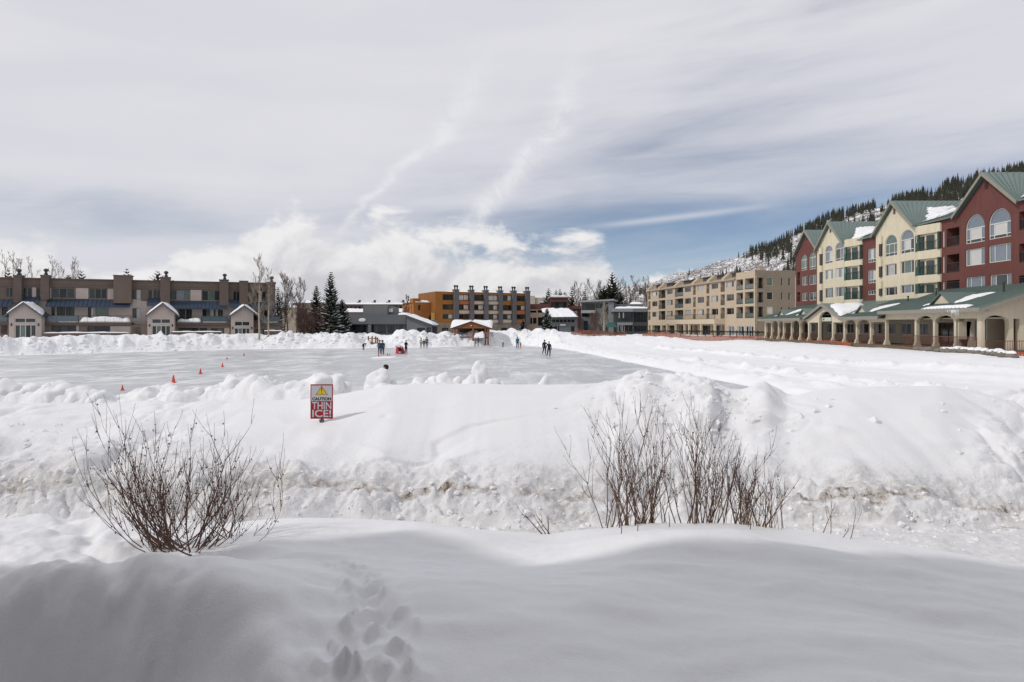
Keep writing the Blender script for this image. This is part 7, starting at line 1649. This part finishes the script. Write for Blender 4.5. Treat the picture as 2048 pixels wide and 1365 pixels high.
# ================================================================== snow piles and broken chunks
from mathutils import noise as mno
def snow_pile(label, parts, Y, seed):
    """one heap made of overlapping rough lumps; parts = (u, v_top, width_px, flat)"""
    u0 = sum(p[0] for p in parts) / len(parts); x0 = (u0 - U0) / FPX * Y; z0 = ground_z(x0, Y) - .1
    bm = bmesh.new(); off = Vector((seed * 3.1, seed * 1.7, 0))
    for i, (u, vt, w, fl) in enumerate(parts):
        b2 = bmesh.new(); bmesh.ops.create_icosphere(b2, subdivisions=4, radius=1.0)
        cx = (u - u0) / FPX * Y; zt = HC - (vt - V0) / FPX * Y - z0; rx = w / FPX * Y * .5; hz = zt + .25; ry = rx * random.Random(seed + i).uniform(.8, 1.3)
        for v in b2.verts:
            n = v.co.copy(); zz = n.z; zz = math.copysign(abs(zz) ** fl, zz); r = Vector((n.x * rx, n.y * ry, zz * hz)) 
            q = r * 1.0 + off + Vector((i * 5.0, 0, 0))
            vd = mno.voronoi(q * 3.2)[0]; d = .30 * rx * mno.noise(q * 2.2) + .10 * mno.noise(q * 5.0) * .8 + .055 * min(vd[1] - vd[0], .5) + .022 * mno.noise(q * 13.0)
            v.co = r + n * d + Vector((cx, 0, -.25 + 0.0))
        me_ = bpy.data.meshes.new('t'); b2.to_mesh(me_); b2.free(); bm.from_mesh(me_); bpy.data.meshes.remove(me_)
    me = bpy.data.meshes.new('snow_pile'); bm.to_mesh(me); bm.free(); me.materials.append(SNOWC); me.polygons.foreach_set('use_smooth', [True] * len(me.polygons))
    o = link('snow_pile', me); o.location = (x0, Y, z0); tag(o, label, 'snow pile', 'snow piles along the near edge of the rink'); return o
snow_pile('flat-topped snow pile hiding the person whose head shows', [(760, 743, 50, .55), (742, 758, 34, .8), (785, 762, 30, .8)], 15.8, 1)
snow_pile('long low snow pile between the person and the snow pillar', [(842, 760, 44, .8), (868, 752, 46, .8), (893, 747, 48, .8), (916, 754, 34, .7), (825, 768, 40, .9)], 16.2, 2)
snow_pile('narrow upright snow pillar at the near edge of the ice', [(960, 724, 34, .45), (945, 752, 44, .8), (984, 755, 46, .8), (1003, 768, 30, .9)], 16.0, 3)
snow_pile('tiny single snow lump right of the snow pillar', [(1090, 757, 24, .7)], 15.6, 4)
snow_pile('broad rounded snow pile behind the warning sign', [(600, 756, 60, .8), (640, 749, 64, .75), (672, 753, 44, .7), (688, 764, 34, .8)], 15.6, 5)
snow_pile('humped snow pile left of the warning sign beyond the tall twigs', [(470, 752, 52, .75), (500, 757, 50, .8), (535, 754, 60, .8), (430, 770, 44, .8)], 15.9, 6)
snow_pile('low snow pile beside the second nearest cone', [(300, 776, 56, .8), (345, 771, 50, .75), (390, 777, 50, .8)], 15.8, 7)
snow_pile('lumpy snow pile at the far left of the near rink edge', [(25, 763, 60, .7), (62, 770, 50, .8), (110, 767, 70, .75), (160, 776, 60, .8), (200, 786, 50, .8)], 15.7, 8)
def chunks():
    rn = random.Random(31); shapes = []
    for i in range(10):
        b = bmesh.new(); bmesh.ops.create_icosphere(b, subdivisions=1, radius=1.0)
        for v in b.verts: v.co *= rn.uniform(.7, 1.15); v.co.z *= .8; v.co.x *= 1.15
        b.verts.ensure_lookup_table(); shapes.append(([v.co.copy() for v in b.verts], [tuple(v.index for v in f.verts) for f in b.faces])); b.free()
    def scatter(name, label, xs, ys, sizes, sink):
        z = height(np.array(xs), np.array(ys))[0]; mb = MB()
        for x, y, zz, s in zip(xs, ys, z, sizes):
            vs, fs = shapes[rn.randrange(10)]; a = rn.uniform(0, 6.28); c, q = math.cos(a), math.sin(a); k = rn.uniform(.7, 1.2)
            mb.add([(x + (v.x * c - v.y * q) * s, y + (v.x * q + v.y * c) * s, zz + v.z * s * k - s * sink) for v in vs], fs)
        o = mb.build(name, SNOWC); tag(o, label, 'snow chunks', kind='stuff')
    xs, ys, ss = [], [], []
    for _ in range(1500):                                   # toe and ledge of the ploughed bank
        u = rn.uniform(-60, 2120); y = rn.choice([rn.gauss(8.75, .14), rn.uniform(8.6, 9.5), rn.uniform(7.9, 8.8)]); xs.append((u - U0) / FPX * y); ys.append(y); ss.append(.012 + .05 * rn.random() ** 3)
    for _ in range(260):                                    # right-hand mound, left gully
        u = rn.gauss(1400, 110); y = rn.uniform(10.6, 12.7); xs.append((u - U0) / FPX * y); ys.append(y); ss.append(.02 + .10 * rn.random() ** 3)
    for _ in range(220):
        u = rn.uniform(-40, 420); y = rn.uniform(9.2, 11.5); xs.append((u - U0) / FPX * y); ys.append(y); ss.append(.015 + .07 * rn.random() ** 3)
    for _ in range(50):
        u = rn.uniform(1880, 2100); y = rn.uniform(9.6, 12.4); xs.append((u - U0) / FPX * y); ys.append(y); ss.append(.015 + .06 * rn.random() ** 3)
    scatter('bank_snow_chunks', 'broken snow chunks strewn over the ploughed bank', xs, ys, ss, .35)
    xs, ys, ss = [], [], []
    n = len(RINK)
    for _ in range(1500):                                   # far ploughed bank
        i = rn.randrange(1, 10); a, b = RINK[i], RINK[i + 1]; t = rn.random(); ex, ey = b[0] - a[0], b[1] - a[1]; L = math.hypot(ex, ey); d = rn.uniform(.4, 4.2)
        xs.append(a[0] + ex * t - ey / L * d); ys.append(a[1] + ey * t + ex / L * d); ss.append(.08 + .34 * rn.random() ** 2)
    for _ in range(700):                                    # windrows on the right
        (p, q) = rn.choice([((21, 99), (34, 34)), ((15.8, 66), (22, 30)), ((9.5, 97), (14.8, 48))]); t = rn.random(); xs.append(p[0] + (q[0] - p[0]) * t + rn.gauss(.3, .7)); ys.append(p[1] + (q[1] - p[1]) * t); ss.append(.04 + .16 * rn.random() ** 2)
    scatter('rink_snow_chunks', 'broken snow chunks along the far bank and the ploughed windrows', xs, ys, ss, .4)
chunks()
